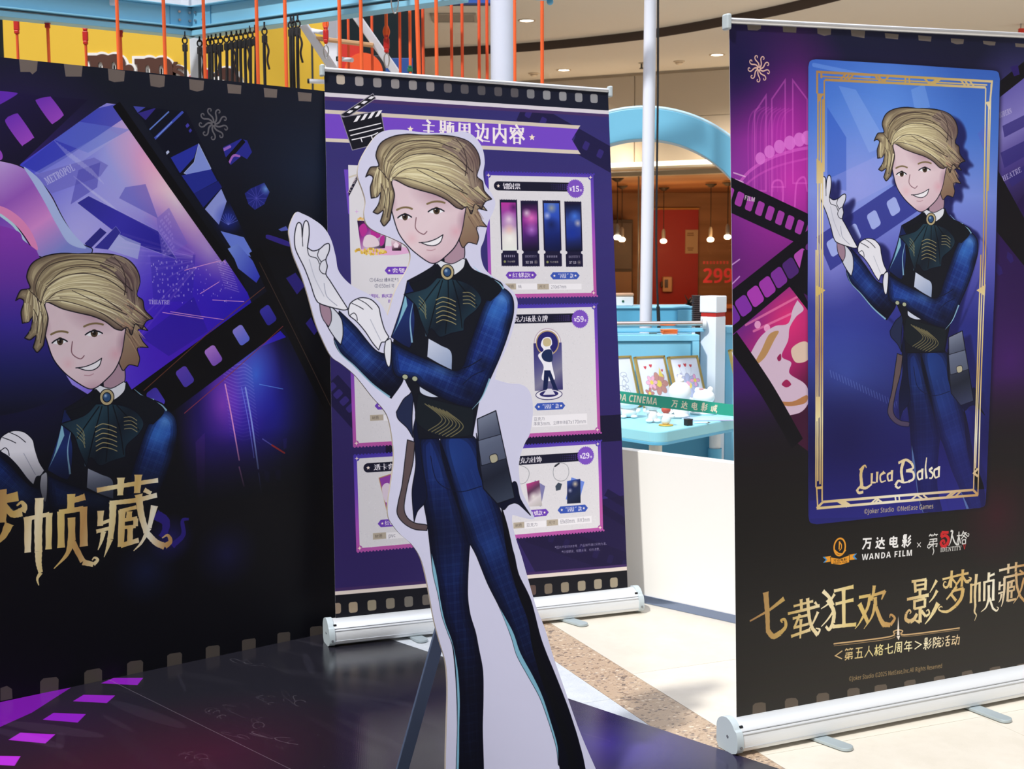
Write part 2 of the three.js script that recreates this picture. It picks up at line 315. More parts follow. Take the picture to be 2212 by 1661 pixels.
// beam overhead that the outer ropes hang from, just above the frame
{
  const t = thing('overhead_beam', 'light blue steel beam cut off by the top edge above the ceiling lights', 'steel beam', [0, 0, 0]);
  const a = [0.124, 2.631, -6.2], b = [0.278, 2.513, -5.6], y = a[1];
  part('web', beamGeo([a[0], y, a[2]], [b[0] + 0.1, y, b[2] - 0.0], 0.1, 0.06, 0.005), beamBlue, t);
  part('lower_flange', beamGeo([a[0], y, a[2]], [b[0] + 0.1, y, b[2]], 0.01, 0.13, -0.006), beamBlue, t);
  for (const z of [-6.3, -7.4, -7.9]) part('cross_beam', rbox(3.4, 0.1, 0.06, 0.004, -1.0, 3.44, z), beamBlue, t);
  part('end_knob', new THREE.SphereGeometry(0.016, 16, 12).translate(a[0] + 0.06, y - 0.018, a[2] + 0.03), M(0x5fa6cc, 0.3), t);
}
// ropes: pixel column at the top and at the bottom end are measured, each hangs at its own depth
function rope(x, z, yTop, yBot, r, label, o = {}) {
  const t = thing('orange_rope', label, 'rope', [x, 0, z]);
  const dx = o.dx ?? 0, pts = [];
  for (let i = 0; i <= 6; i++) { const f = i / 6; pts.push([dx * (1 - f), yBot + (yTop - yBot) * f, 0.004 * Math.sin(i * 2.1)]); }
  part('rope', tube(pts, r, 18, 8), o.shade ? ropeShade : ropeMat, t);
  if (o.buckle !== undefined) {
    const y = o.buckle, s = o.size ?? 1;
    part('buckle', [rbox(0.03 * s, 0.055 * s, 0.02, 0.006, dx * 0.1, y, 0), rbox(0.024 * s, 0.02 * s, 0.024, 0.005, dx * 0.1, y - 0.036 * s, 0), rbox(0.022 * s, 0.016 * s, 0.022, 0.005, dx * 0.1, y + 0.036 * s, 0)], buckleRed, t);
    part('rope_loop', tube([[-0.004, y + 0.03 * s, 0], [-0.012 * s, y + 0.06 * s, 0], [0, y + 0.09 * s, 0], [0.012 * s, y + 0.06 * s, 0], [0.004, y + 0.03 * s, 0]], r * 0.8, 20, 8), ropeMat, t);
    if (o.carabiner !== undefined) carabiner(t, [0, o.carabiner, 0], s);
  }
  return t;
}
function carabiner(t, p, s = 1) {
  const pts = []; for (let i = 0; i < 14; i++) { const a = i / 14 * 6.283; pts.push([p[0] + 0.013 * s * Math.cos(a) * (1 + 0.2 * Math.sin(a)), p[1] + 0.036 * s * Math.sin(a), p[2]]); }
  part('carabiner', tube(pts, 0.0035, 36, 8, true), steel, t);
}
const LOW = 1.2;
rope(-1.868, -6.3, 3.4, LOW, 0.0086, 'orange rope passing before the left blue beam above the brown letters');
rope(-1.647, -6.3, 3.4, LOW, 0.0086, 'orange rope hanging before the last of the brown letters');
rope(-1.458, -6.3, 3.4, LOW, 0.008, 'orange rope hanging right beside the blue corner joint');
rope(-1.206, -6.3, 3.4, LOW, 0.0086, 'orange rope hanging before the row of black straps');
rope(-1.071, -6.3, 3.4, LOW, 0.0086, 'orange rope between the row of black straps and the group of three straps');
rope(-0.813, -6.3, 3.4, LOW, 0.0086, 'orange rope hanging before the upper part of the ladder');
rope(-0.711, -6.3, 3.4, LOW, 0.0086, 'orange rope hanging before the wooden ladder rung');
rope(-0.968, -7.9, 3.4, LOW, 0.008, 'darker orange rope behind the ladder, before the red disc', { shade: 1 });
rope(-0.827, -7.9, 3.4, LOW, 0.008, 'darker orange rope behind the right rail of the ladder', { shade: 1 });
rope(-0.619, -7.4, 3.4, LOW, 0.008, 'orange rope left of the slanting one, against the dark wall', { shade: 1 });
rope(-0.562, -7.4, 3.4, LOW, 0.0086, 'orange rope with a green clip at its foot');
rope(-0.46, -6.3, 3.4, LOW, 0.0105, 'orange rope slanting across its neighbours beside the dark wall', { dx: 0.045 });
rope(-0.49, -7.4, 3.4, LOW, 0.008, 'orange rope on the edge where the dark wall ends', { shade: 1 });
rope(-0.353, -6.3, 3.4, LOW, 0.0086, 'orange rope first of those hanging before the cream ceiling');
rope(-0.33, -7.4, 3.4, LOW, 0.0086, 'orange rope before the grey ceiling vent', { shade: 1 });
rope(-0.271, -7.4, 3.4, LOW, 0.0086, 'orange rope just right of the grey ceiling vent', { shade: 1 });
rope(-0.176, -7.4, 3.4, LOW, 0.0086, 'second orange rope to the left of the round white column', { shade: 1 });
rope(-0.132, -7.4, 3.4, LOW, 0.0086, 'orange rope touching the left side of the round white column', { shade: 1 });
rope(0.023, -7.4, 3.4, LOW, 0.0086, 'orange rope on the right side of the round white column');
rope(0.15, -6.3, 3.4, LOW, 0.0086, 'rightmost orange rope, hanging from the overhead blue beam');
// short ropes with red buckles on the beams
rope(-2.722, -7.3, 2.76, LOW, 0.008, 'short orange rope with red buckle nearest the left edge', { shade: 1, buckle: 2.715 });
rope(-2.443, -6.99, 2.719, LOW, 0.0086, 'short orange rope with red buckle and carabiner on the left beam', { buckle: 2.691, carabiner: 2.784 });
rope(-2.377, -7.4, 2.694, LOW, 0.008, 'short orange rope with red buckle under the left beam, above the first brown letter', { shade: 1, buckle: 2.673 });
rope(-2.129, -7.22, 2.711, LOW, 0.0086, 'short orange rope with red buckle beside the long rope above the letters', { buckle: 2.682, carabiner: 2.773 });
rope(-1.033, -7.4, 3.4, 2.625, 0.008, 'short orange rope ending in a red buckle before the left ladder rail', { buckle: 2.676, carabiner: 2.582 });
rope(-0.638, -6.8, 3.4, 2.486, 0.0086, 'short orange rope ending in a red buckle before the right ladder rail', { buckle: 2.528, carabiner: 2.442 });
{
  const c = thing('green_clip', 'small green clip on an orange rope above the middle banner', 'clip', [-0.564, 2.481, -7.4]);
  part('clip_body', [rbox(0.03, 0.025, 0.026, 0.006), rbox(0.02, 0.014, 0.03, 0.004, 0, 0.016, 0)], M(0x1c6a44, 0.5), c);
  const k = thing('hook', 'steel carabiner hooked over the right blue beam above the ladder', 'carabiner', [-0.571, 2.68, -6.55]);
  carabiner(k, [0, 0, 0], 1.3); part('shackle', tube([[-0.02, 0.02, 0.01], [0, 0.06, 0.01], [0.02, 0.02, 0.01]], 0.004), steel, k);
}
// black straps under the right beam, each with a ring on its hook
function strap(px, i, x, y, z, len, label) {
  const t = thing('black_strap', label, 'strap', [x, y, z], 0, undefined);
  const ring = []; for (let k = 0; k < 14; k++) { const a = k / 14 * 6.283; ring.push([0.013 * Math.cos(a), -0.02 + 0.017 * Math.sin(a), 0]); }
  part('ring', tube(ring, 0.0045, 28, 8, true), strapBlack, t);
  part('hook', [rod([0, -0.005, 0], [0, 0.03, 0], 0.005), new THREE.SphereGeometry(0.009, 10, 8).translate(0, -0.004, 0)], strapBlack, t);
  part('webbing', [tube([[0, -0.036, 0], [0.003 * Math.sin(px), -0.07, 0.002], [-0.003, -len * 0.5, 0], [0.004 * Math.cos(px), -len, 0.002]], 0.0085, 20, 8), rbox(0.03, 0.04, 0.014, 0.005, 0, -0.06, 0)], strapBlack, t);
  if (i % 3 === 1) part('strap_tail', tube([[0.006, -0.07, 0.008], [0.022, -0.12, 0.01], [0.014, -0.17, 0.01], [0.024, -0.22, 0.01]], 0.006, 16, 6), M(0x241a1c, 0.7), t);
}
const where = ['first black strap from the left, apart from the row, before the yellow wall', 'black strap against the white corner column', 'black strap first of the pair right after the corner rope', 'black strap second of the pair right after the corner rope', 'black strap third in the tight row under the right beam', 'black strap fourth in the tight row under the right beam', 'black strap fifth in the tight row under the right beam', 'black strap sixth in the tight row under the right beam', 'black strap seventh in the tight row under the right beam', 'black strap eighth in the tight row under the right beam', 'black strap ninth in the tight row under the right beam', 'black strap tenth in the tight row, left of the orange rope', 'black strap behind the orange rope in the tight row', 'last black strap at the right end of the tight row', 'left strap of the group of three black straps near the ladder', 'middle strap of the group of three black straps near the ladder', 'right strap of the group of three black straps near the ladder'];
const strapAt = [[-1.817, 2.663, -7.38], [-1.744, 2.654, -7.42], [-1.69, 2.655, -7.4], [-1.663, 2.651, -7.36], [-1.635, 2.653, -7.34], [-1.605, 2.652, -7.32], [-1.563, 2.652, -7.28], [-1.531, 2.654, -7.26], [-1.499, 2.655, -7.24], [-1.472, 2.654, -7.22], [-1.442, 2.656, -7.2], [-1.409, 2.654, -7.16], [-1.378, 2.655, -7.14], [-1.316, 2.659, -7.08], [-1.158, 2.674, -6.98], [-1.138, 2.671, -6.95], [-1.112, 2.67, -6.92]];
strapAt.forEach((p, i) => strap(p[0] * 40, i, p[0], p[1], p[2], p[1] - 1.95, where[i]));
// the ladder
{
  const t = thing('rope_ladder_frame', 'white slanting ladder frame with wooden and metal rungs at the beam end', 'ladder', [0, 0, 0]);
  const rail = (a, b) => { const dir = V(...b).sub(V(...a)), l = dir.length(), g = rbox(0.047, l, 0.05, 0.006, 0, l / 2, 0); return aim(g, a, b); };
  part('rail', rail([-0.956, 2.407, -7.75], [-1.193, 2.773, -7.62]), bracketWhite, t);
  part('rail', rail([-0.573, 2.373, -7.75], [-0.906, 2.845, -7.62]), bracketWhite, t);
  { const a = [-1.123, 2.699, -7.66], b = [-0.791, 2.658, -7.66], l = V(...a).distanceTo(V(...b)); part('wooden_rung', aim(rbox(0.018, l, 0.07, 0.004, 0, l / 2, 0), a, b), M(0xcfa277, 0.6), t); }
  for (const [a, b] of [[[-1.154, 2.744, -7.66], [-1.071, 2.72, -7.6]], [[-1.007, 2.592, -7.72], [-0.918, 2.575, -7.66]], [[-1.174, 2.462, -7.7], [-1.036, 2.454, -7.7]]]) {
    part('rung_peg', rod(a, b, 0.013, 14), bracketWhite, t); part('peg_cap', rod(a, [a[0] - 0.012, a[1], a[2]], 0.014, 14), darkHole, t);
  }
}
// the yellow wall with its brown letters, and the dark hoarding around it
{
  const x0 = -3.435, x1 = -1.251;
  const t = thing('sign_wall', 'yellow sign wall with brown white-edged letters behind the ropes', 'sign', [0, 0, -9.0]);
  part('panel', rbox(x1 - x0, 3.08, 0.08, 0.004, (x0 + x1) / 2, 1.54, 0), M(0xd9b02e, 0.55), t);
  part('seam', rbox(0.012, 2.9, 0.01, 0.002, -1.346, 1.45, 0.04), M(0x2f3234, 0.6), t);
  const white = M(0xe9e6e2, 0.5), brown = M(0x4a2618, 0.5);
  // slab-serif m, round ampersand, m, apostrophe and s as raised letters; the white edge is a wider letter beneath
  const mShape = (g) => {                                                // heavy slab letter m, 1 wide, 1 high, grown by g
    const s = new THREE.Shape(), q = (x, y) => [x, y];
    s.moveTo(-0.08 - g, 1 + g); s.lineTo(0.3, 1 + g); s.quadraticCurveTo(0.48, 1.1 + g, 0.72, 1 + g * 0.6); s.quadraticCurveTo(0.95, 1.1 + g, 1.2, 1.0 + g * 0.6); s.quadraticCurveTo(1.36 + g, 0.9, 1.36 + g, 0.66); s.lineTo(1.36 + g, 0.2 - g * 0); s.lineTo(1.46 + g, 0.2 + g); s.lineTo(1.46 + g, -g); s.lineTo(1.0 - g, -g);
    s.lineTo(1.0 - g, 0.62); s.quadraticCurveTo(0.98, 0.76 - g, 0.9, 0.76 - g); s.quadraticCurveTo(0.84 + g, 0.76 - g, 0.84 + g, 0.6); s.lineTo(0.84 + g, -g); s.lineTo(0.5 - g, -g);
    s.lineTo(0.5 - g, 0.62); s.quadraticCurveTo(0.48, 0.76 - g, 0.4, 0.76 - g); s.quadraticCurveTo(0.32 + g, 0.76 - g, 0.32 + g, 0.6); s.lineTo(0.32 + g, 0.2 + g); s.lineTo(0.42 + g, 0.2 + g); s.lineTo(0.42 + g, -g); s.lineTo(-0.08 - g, -g); s.lineTo(-0.08 - g, 0.2 + g); s.lineTo(0.02 - g, 0.2 + g); s.lineTo(0.02 - g, 0.8 - g); s.lineTo(-0.08 - g, 0.8 - g); s.closePath(); return s;
  };
  const put = (name, shape, x, y, s, z, mat, dep) => part(name, new THREE.ExtrudeGeometry(shape, { depth: dep, bevelEnabled: false, curveSegments: 10 }).scale(s, s, 1), mat, t, [x, y, z]);
  const S = 0.178, yb = 2.805 - S;
  const xa = -2.849, xb = -2.53;
  put('letter_edge', mShape(0.11), xa, yb, S, 0.04, white, 0.012); put('letter', mShape(0), xa, yb, S, 0.052, brown, 0.014);
  const yb2 = 2.782 - S;
  put('letter_edge', mShape(0.11), xb, yb2, S, 0.04, white, 0.012); put('letter', mShape(0), xb, yb2, S, 0.052, brown, 0.014);
  const ringS = (ro, ri) => { const s = new THREE.Shape(); s.absarc(0, 0, ro, 0, 6.283); if (ri) { const h = new THREE.Path(); h.absarc(0, 0, ri, 0, 6.283, true); s.holes.push(h); } return s; };
  put('letter_edge', ringS(0.045), -2.581, 2.708, 1, 0.04, white, 0.018); put('ampersand', ringS(0.03, 0.013), -2.581, 2.714, 1, 0.058, brown, 0.012);
  put('letter_edge', ringS(0.072), -2.253, 2.673, 1, 0.04, white, 0.012);
  const sShape = new THREE.Shape(); sShape.moveTo(0.04, 0.05); sShape.quadraticCurveTo(0, 0.075, -0.03, 0.05); sShape.quadraticCurveTo(-0.05, 0.02, -0.01, 0.008); sShape.quadraticCurveTo(0.03, -0.005, 0.01, -0.02); sShape.quadraticCurveTo(-0.01, -0.03, -0.045, -0.015); sShape.lineTo(-0.048, -0.045); sShape.quadraticCurveTo(0.02, -0.07, 0.045, -0.02); sShape.quadraticCurveTo(0.05, 0.01, 0.01, 0.025); sShape.quadraticCurveTo(-0.015, 0.035, 0.0, 0.042); sShape.quadraticCurveTo(0.02, 0.045, 0.035, 0.025); sShape.closePath();
  put('letter', sShape, -2.253, 2.676, 1, 0.052, brown, 0.014);
  const ap = new THREE.Shape(); ap.moveTo(0.012, 0.03); ap.lineTo(0.036, 0.03); ap.lineTo(0.012, -0.02); ap.lineTo(-0.01, -0.02); ap.closePath();
  put('apostrophe', ap, -2.294, 2.732, 1, 0.04, brown, 0.016);
  put('registered_mark', ringS(0.014, 0.011), -2.247, 2.735, 1, 0.04, brown, 0.006);
  // red and brown discs with white marks
  put('disc_edge', ringS(0.11), -2.089, 2.616, 1, 0.04, white, 0.008); put('red_disc', ringS(0.1), -2.089, 2.616, 1, 0.048, M(0xc2231c, 0.4), 0.012);
  put('disc_edge', ringS(0.11), -1.922, 2.625, 1, 0.042, white, 0.016); put('brown_disc', ringS(0.097), -1.929, 2.625, 1, 0.058, M(0x43221a, 0.4), 0.012);
  for (const [x, w, h] of [[483, 0.016, 0.05], [490, 0.016, 0.06], [498, 0.03, 0.012]]) part('white_mark', box(w, h, 0.006, -1.98 + (x - 490) * 9 / 2800, 2.631, 0.073), white, t);
}
{
  const t = thing('hoarding', 'glossy dark wall behind the rope course, left of the cream ceiling', 'wall panel', [0, 0, -9.7]);
  const x0 = -5.6, x1 = -0.632;
  part('panel', rbox(x1 - x0, 3.64, 0.1, 0.004, (x0 + x1) / 2, 1.82, 0), M(0x141c20, 0.18), t);
  part('blue_panel', rbox(0.2, 0.16, 0.02, 0.004, -0.815, 2.807, 0.05), M(0x2a4c8c, 0.4), t);
  part('blue_band', rbox(1.1, 0.1, 0.02, 0.004, -1.97 - 0.0, 3.281, 0.05), M(0x15285c, 0.4), t);
}
{
  const t = thing('disc_sign', 'red panel and orange disc on a dark board behind the white ladder', 'sign', [-1.07, 2.777, -8.9]);
  part('back_board', rbox(0.4, 2.6, 0.03, 0.006, 0.02, -1.28, -0.04), M(0x1d2126, 0.5), t);
  part('red_panel', rbox(0.17, 0.34, 0.02, 0.004, -0.03, -0.06, 0), M(0xc42a1f, 0.45), t);
  part('orange_disc', new THREE.CylinderGeometry(0.13, 0.13, 0.02, 40).rotateX(Math.PI / 2).translate(0.08, -0.1, 0.015), M(0xdf5323, 0.45), t);
}
{
  const t = thing('banner_sign', 'blue sign panel glimpsed at the top edge behind the ropes', 'sign', [-0.356, 3.352, -9.95]);
  part('panel', rbox(0.46, 0.11, 0.03, 0.004, 0, 0.033, 0), M(0x2f56a8, 0.4), t);
  part('lower_edge', rbox(0.47, 0.018, 0.035, 0.004, 0, -0.025, 0), M(0x1b2c54, 0.4), t);
  for (const s of [-1, 1]) part('hanger', cyl(0.004, 0.62, s * 0.15, 0.38, 0), steelDull, t);
}
// ---------- lettering: Chinese characters as brush strokes on a 100 x 100 square; comp@x,y,w,h places a component ----------
const GL = {
  口: '12,18 12,86/12,18 88,18 88,86/12,80 88,80', 日: '18,6 18,96/18,6 82,6 82,96/18,50 82,50/18,92 82,92', 木: '4,30 96,30/50,2 50,98/48,32 6,86/52,32 94,86', 人: '48,4 46,40 4,96/50,40 96,96', 亻: '60,2 8,52/40,34 40,98',
  氵: '20,10 60,24/8,40 50,52/10,94 70,60', 扌: '8,26 92,26/56,2 56,90 28,84/4,66 94,48', 土: '12,40 88,40/50,6 50,92/2,92 98,92', 艹: '2,50 98,50/30,10 30,95/70,10 70,95', 辶: '14,8 26,22/4,42 24,42 22,74 4,92/22,76 50,92 98,94',
  讠: '30,6 56,24/6,40 48,40 48,88 80,70', 竹: '22,4 4,50/16,30 46,30/32,32 38,60/66,4 50,50/62,30 98,30/78,32 84,60', 钅: '44,2 6,40/30,26 84,26/26,46 84,46/10,66 90,66/52,46 52,94 88,78', 火: '22,30 30,54/84,24 66,52/50,4 48,50 6,96/52,48 96,96',
  贝: '14,4 14,66/14,4 86,4 86,66/50,20 46,62 6,96/56,70 94,94', 彡: '86,6 20,36/92,34 14,66/96,62 6,98', 欠: '30,4 8,36/26,22 90,22 78,44/52,30 48,60 6,96/52,54 96,96', 田: '8,8 8,98/8,8 92,8 92,98/8,50 92,50/50,8 50,94/8,94 92,94', 糹: '60,2 14,32 80,32 10,62 96,56/10,90 98,78',
  万: '6,14 94,14/40,14 38,48 8,94/38,44 82,44 76,88 56,84', 达: '辶@0,0,100,100/34,36 94,36/64,8 62,40 36,76/64,42 92,74', 电: '16,22 16,70/16,22 82,22 82,70/16,46 82,46/16,68 82,68/49,4 49,84 60,92 94,90 94,74',
  影: '日@14,0,38,34/33,34 33,42/6,44 58,44/口@14,48,40,20/33,68 33,96 24,90/20,74 6,90/46,74 56,88/彡@58,2,40,94', 城: '土@0,20,34,66/38,26 98,26/44,26 42,60 30,96/44,48 62,48 58,74 50,72/66,4 74,60 92,94 98,78/90,40 60,86/82,6 92,16',
  第: '竹@4,0,92,36/14,40 84,40 84,56 16,56 12,74 88,74 84,92 72,90/50,40 50,98/48,76 8,98', 格: '木@0,0,42,100/66,2 44,36/62,16 90,16 44,58/56,28 98,56/口@50,56,42,44', 五: '12,12 88,12/46,12 36,92/22,46 78,46 74,92/4,92 96,92', 七: '4,48 96,34/44,6 44,80 54,90 90,88 90,68',
  周: '18,8 16,60 4,96/18,8 84,8 84,92 70,90/34,28 68,28/51,16 51,46/28,46 74,46/口@34,52,34,38', 年: '30,2 8,36/26,18 90,18/30,44 84,44/30,44 30,70/2,70 98,70/58,18 58,98', 院: '8,6 8,98/8,8 34,8 22,40 36,60 14,72/66,2 70,12/42,18 42,32/42,18 96,18 94,32/50,40 88,40/40,58 98,58/58,58 54,80 36,96/76,58 76,88 98,90 98,76',
  活: '氵@0,4,30,92/86,6 42,18/36,40 98,40/66,14 66,60/口@44,56,46,44', 动: '8,20 44,20/2,44 50,44/24,44 8,82 46,78/38,64 50,88/52,32 94,32 90,90 74,86/70,6 68,40 50,96', 主: '44,2 58,12/12,26 88,26/18,56 82,56/50,26 50,92/4,92 96,92',
  题: '日@6,0,40,42/2,50 48,50/26,50 26,84/26,66 44,66/12,62 4,92 14,84 34,92 98,94/54,8 98,8/74,8 68,24/58,24 58,66/58,24 94,24 94,66/76,32 72,60 54,80/80,66 94,80', 边: '辶@0,0,100,100/36,28 88,28 84,76 70,72/58,6 56,40 36,80', 内: '10,24 10,98/10,24 90,24 90,94 78,90/50,2 50,24 48,40 20,76/52,44 80,70',
  容: '46,0 54,10/8,16 8,32/8,16 92,16 90,30/34,26 16,44/64,26 84,44/50,36 4,70/50,36 96,70/口@24,60,52,40', 镭: '钅@0,0,38,100/46,6 94,6/42,22 42,38/42,22 98,22 96,38/70,6 70,46/52,30 60,34/78,30 86,34/田@46,52,48,48', 射: '24,0 18,12/8,14 8,66/8,14 42,14 42,94 30,90/8,30 42,30/8,46 42,46/0,66 42,62/40,68 2,98/52,30 98,30/82,4 82,94 68,88/58,46 68,64',
  票: '8,8 92,8/14,20 14,44/14,20 86,20 86,44/14,42 86,42/40,8 40,42/62,8 62,42/20,56 80,56/4,68 96,68/50,68 50,96 40,92/28,76 8,96/72,76 92,94', 克: '10,16 90,16/50,2 50,32/22,34 22,58/22,34 78,34 78,58/22,56 78,56/38,58 34,80 4,98/62,58 62,90 70,94 96,92 96,78', 力: '10,28 88,28 82,92 64,86/48,4 46,46 8,96',
  场: '土@0,10,36,76/44,14 84,14 50,46 96,46 90,94 76,88/66,48 42,80/80,48 54,98', 景: '日@24,0,52,34/50,36 50,44/4,46 96,46/口@26,48,48,26/50,74 50,96 40,92/30,78 10,96/70,78 90,94', 立: '46,2 54,14/12,22 88,22/30,38 38,80/70,36 58,86/4,92 96,92', 牌: '12,10 12,50 4,96/12,34 44,34/32,6 32,34/12,58 36,58 36,96/72,0 62,10/52,12 52,48/52,12 94,12 94,48/52,30 94,30/52,46 94,46/72,12 70,40 52,62/44,70 98,70/78,52 78,98',
  挂: '扌@0,0,36,100/44,22 94,22/70,4 70,44/40,44 98,44/46,66 94,66/70,50 70,92/38,92 98,92', 饰: '20,2 4,36/18,20 40,20 34,34/22,38 22,88 40,74/62,2 48,30/56,16 98,16/50,36 50,78/50,36 94,36 94,76 84,74/72,18 72,98', 透: '辶@0,0,100,100/84,2 44,12/36,22 96,22/66,8 66,48/64,24 38,46/68,24 94,44/44,52 82,52 78,64 90,64 86,82 74,78/58,52 52,72 38,82', 卡: '50,2 50,46/50,22 84,22/4,46 96,46/50,46 50,98/52,60 80,74',
  套: '8,14 92,14/50,0 48,16 8,42/52,14 92,40/34,34 34,64/34,34 72,34/34,46 68,46/34,56 68,56/8,66 92,66/40,68 22,92 82,90/68,76 86,96', 红: '糹@0,0,44,100/48,16 94,16/70,16 70,88/44,88 98,88', 蝶: '口@2,16,36,44/20,2 20,90/0,90 38,84/32,74 42,94/46,14 98,14/58,0 58,40 98,40/72,0 72,38/86,0 86,38/42,54 98,54/72,40 72,98/70,56 44,88/74,56 98,86',
  款: '4,14 50,14/26,0 26,28/8,30 46,30/8,46 46,46/0,62 52,62/26,62 26,96 16,92/14,74 4,92/38,74 48,88/欠@48,2,52,98', 囚: '10,8 10,98/10,8 90,8 90,98/10,94 90,94/50,20 48,44 22,80/50,46 80,80', 徒: '26,0 4,26/28,26 2,54/18,44 18,98/44,16 92,16/66,0 66,36/36,38 98,38/66,38 66,84/66,58 92,58/50,54 46,80 34,98/46,82 70,94 98,94',
  餐: '20,0 10,16/20,6 44,6 10,34/14,16 26,22/52,8 88,8 60,34/58,14 90,34/50,34 6,60/50,34 94,60/36,50 64,50/32,58 32,92 50,84/32,58 70,58 70,74 32,74/54,78 84,94/72,78 58,90', 规: '6,22 46,22/2,46 50,46/26,4 24,50 4,94/28,54 46,82/58,8 58,60/58,8 92,8 92,60/76,20 72,62 48,96/80,60 80,90 98,92 98,78', 爆: '火@0,0,36,100/日@46,0,44,26/42,34 98,34/58,26 58,48/80,26 80,48/38,48 100,48/58,50 40,66/80,50 98,66/70,54 70,96 62,92/52,66 60,72/86,66 56,84/48,82 44,94/78,78 96,92',
  米: '22,10 34,32/78,8 62,32/6,44 94,44/50,2 50,98/48,46 8,86/52,46 92,86', 花: '艹@6,0,88,30/36,34 6,66/24,52 24,98/88,42 52,66/54,36 54,86 62,94 94,92 94,74', 可: '4,12 96,12/口@14,30,44,46/80,12 80,92 62,86', 期: '4,18 50,18/14,2 14,70/40,2 40,70/14,36 40,36/14,52 40,52/0,70 54,70/18,76 4,96/36,76 46,92/62,6 60,60 50,98/62,6 94,6 94,94 82,90/62,34 94,34/62,60 94,60', 间: '12,4 22,16/10,22 10,98/34,12 92,12 92,94 78,90/日@30,30,42,54',
  购: '贝@0,6,44,94/60,2 46,36/56,18 96,18 92,92 76,86/66,34 52,70 82,66/74,56 86,80', 买: '12,10 90,10 80,26/28,22 40,32/18,36 32,46/4,60 96,60/56,18 52,62 6,98/56,66 92,94', 更: '8,8 92,8/20,24 20,58/20,24 80,24 80,58/20,40 80,40/20,56 80,56/50,8 46,70 6,98/24,62 52,86 96,98', 材: '木@0,0,48,100/52,32 100,32/82,2 82,94 68,88/80,34 50,80', 质: '84,2 16,12/16,12 14,60 2,98/16,30 94,30/56,12 54,42/30,46 30,82/30,46 82,46 82,82/56,52 52,80 24,98/62,84 88,98',
  尺: '20,8 20,50 4,98/20,8 80,8 80,44/20,44 80,44/46,44 66,76 96,98', 寸: '4,28 96,28/66,4 66,92 46,84/24,48 38,66', 纸: '糹@0,0,44,100/86,6 52,16/52,16 52,90 74,78/52,46 96,46/72,14 78,70 92,94 98,80', 亚: '6,10 94,10/34,10 34,90/66,10 66,90/10,34 22,66/90,34 78,66/2,90 98,90', 厚: '12,6 94,6/12,6 12,60 2,98/日@34,16,44,34/26,56 84,56 58,68 58,94 44,90/20,76 96,76', 度: '46,0 56,10/12,14 96,14/12,14 12,60 2,98/22,32 92,32/40,22 40,52/72,22 72,52/40,50 72,50/26,62 84,62 24,98/38,66 94,98',
  本: '4,24 96,24/50,2 50,98/48,26 6,76/52,26 94,76/26,74 74,74', 体: '亻@0,0,36,100/38,26 100,26/68,2 68,98/66,28 36,74/70,28 100,74/52,74 86,74', 图: '8,6 8,98/8,6 92,6 92,98/8,94 92,94/40,16 22,42/38,26 70,26 24,66/40,40 78,62/46,60 58,68/36,74 60,86', 片: '24,4 24,56 8,98/24,34 88,34/58,4 58,34/24,62 70,62 70,98', 仅: '亻@0,0,38,100/42,14 92,14 80,56 36,96/50,28 94,96', 供: '亻@0,0,34,100/40,28 98,28/56,4 56,62/80,4 80,62/34,62 100,62/56,70 40,96/78,70 96,94',
  参: '48,0 26,20 78,20/72,10 86,26/4,36 96,36/52,20 6,62/56,38 94,62/60,46 34,60/68,58 26,78/78,70 20,98', 考: '10,16 74,16/42,0 42,36/2,36 98,36/86,6 10,68/36,52 72,48/38,52 34,68 80,68 74,96 58,92', 产: '46,0 54,12/8,16 92,16/28,24 36,38/74,22 62,40/12,44 96,44/14,44 12,70 2,98', 品: '口@22,0,56,46/口@0,48,48,52/口@52,48,48,52', 细: '糹@0,0,44,100/田@48,10,50,82', 节: '艹@6,0,88,36/10,44 86,44 84,76 68,72/44,44 44,98', 请: '讠@0,0,36,100/44,12 96,12/70,2 70,44/46,28 94,28/38,44 100,44/50,54 48,98/50,54 90,54 90,94 78,92/50,68 90,68/50,82 90,82',
  以: '14,10 14,80 40,66/42,20 54,42/84,6 80,52 38,98/74,70 96,96', 实: '46,0 54,10/8,14 8,30/8,14 92,14 90,30/32,30 44,40/22,46 36,54/4,64 96,64/58,30 56,62 6,98/62,72 92,96', 物: '14,8 6,36/10,26 42,26/26,2 26,98/2,66 42,54/60,2 44,40/54,24 96,24 90,92 74,86/66,26 44,66/82,26 52,88', 为: '22,8 32,22/8,36 88,36 82,92 64,86/50,4 48,50 8,96/50,54 62,70', 准: '8,14 20,28/4,90 26,52/54,2 36,36/46,22 46,98/66,4 74,16/46,24 98,24/46,46 94,46/46,68 94,68/44,90 100,90/70,24 70,90',
  珍: '2,14 38,14/4,46 36,46/0,84 40,76/20,14 20,80/68,2 38,40/68,2 100,40/彡@46,36,44,60', 惜: '4,30 2,54/20,2 20,98/26,24 34,38/40,20 98,20/36,42 100,42/56,4 56,42/82,4 82,42/日@46,52,44,46', 粮: '米@0,4,40,92/70,0 74,8/50,12 50,96 66,86/50,12 90,12 90,46/50,30 90,30/50,46 90,46/92,54 74,66/62,52 98,96', 食: '50,0 4,36/50,0 96,36/50,16 56,26/28,34 28,94 54,84/28,34 74,34 74,66/28,50 74,50/28,66 74,66/86,68 66,80/56,70 92,98',
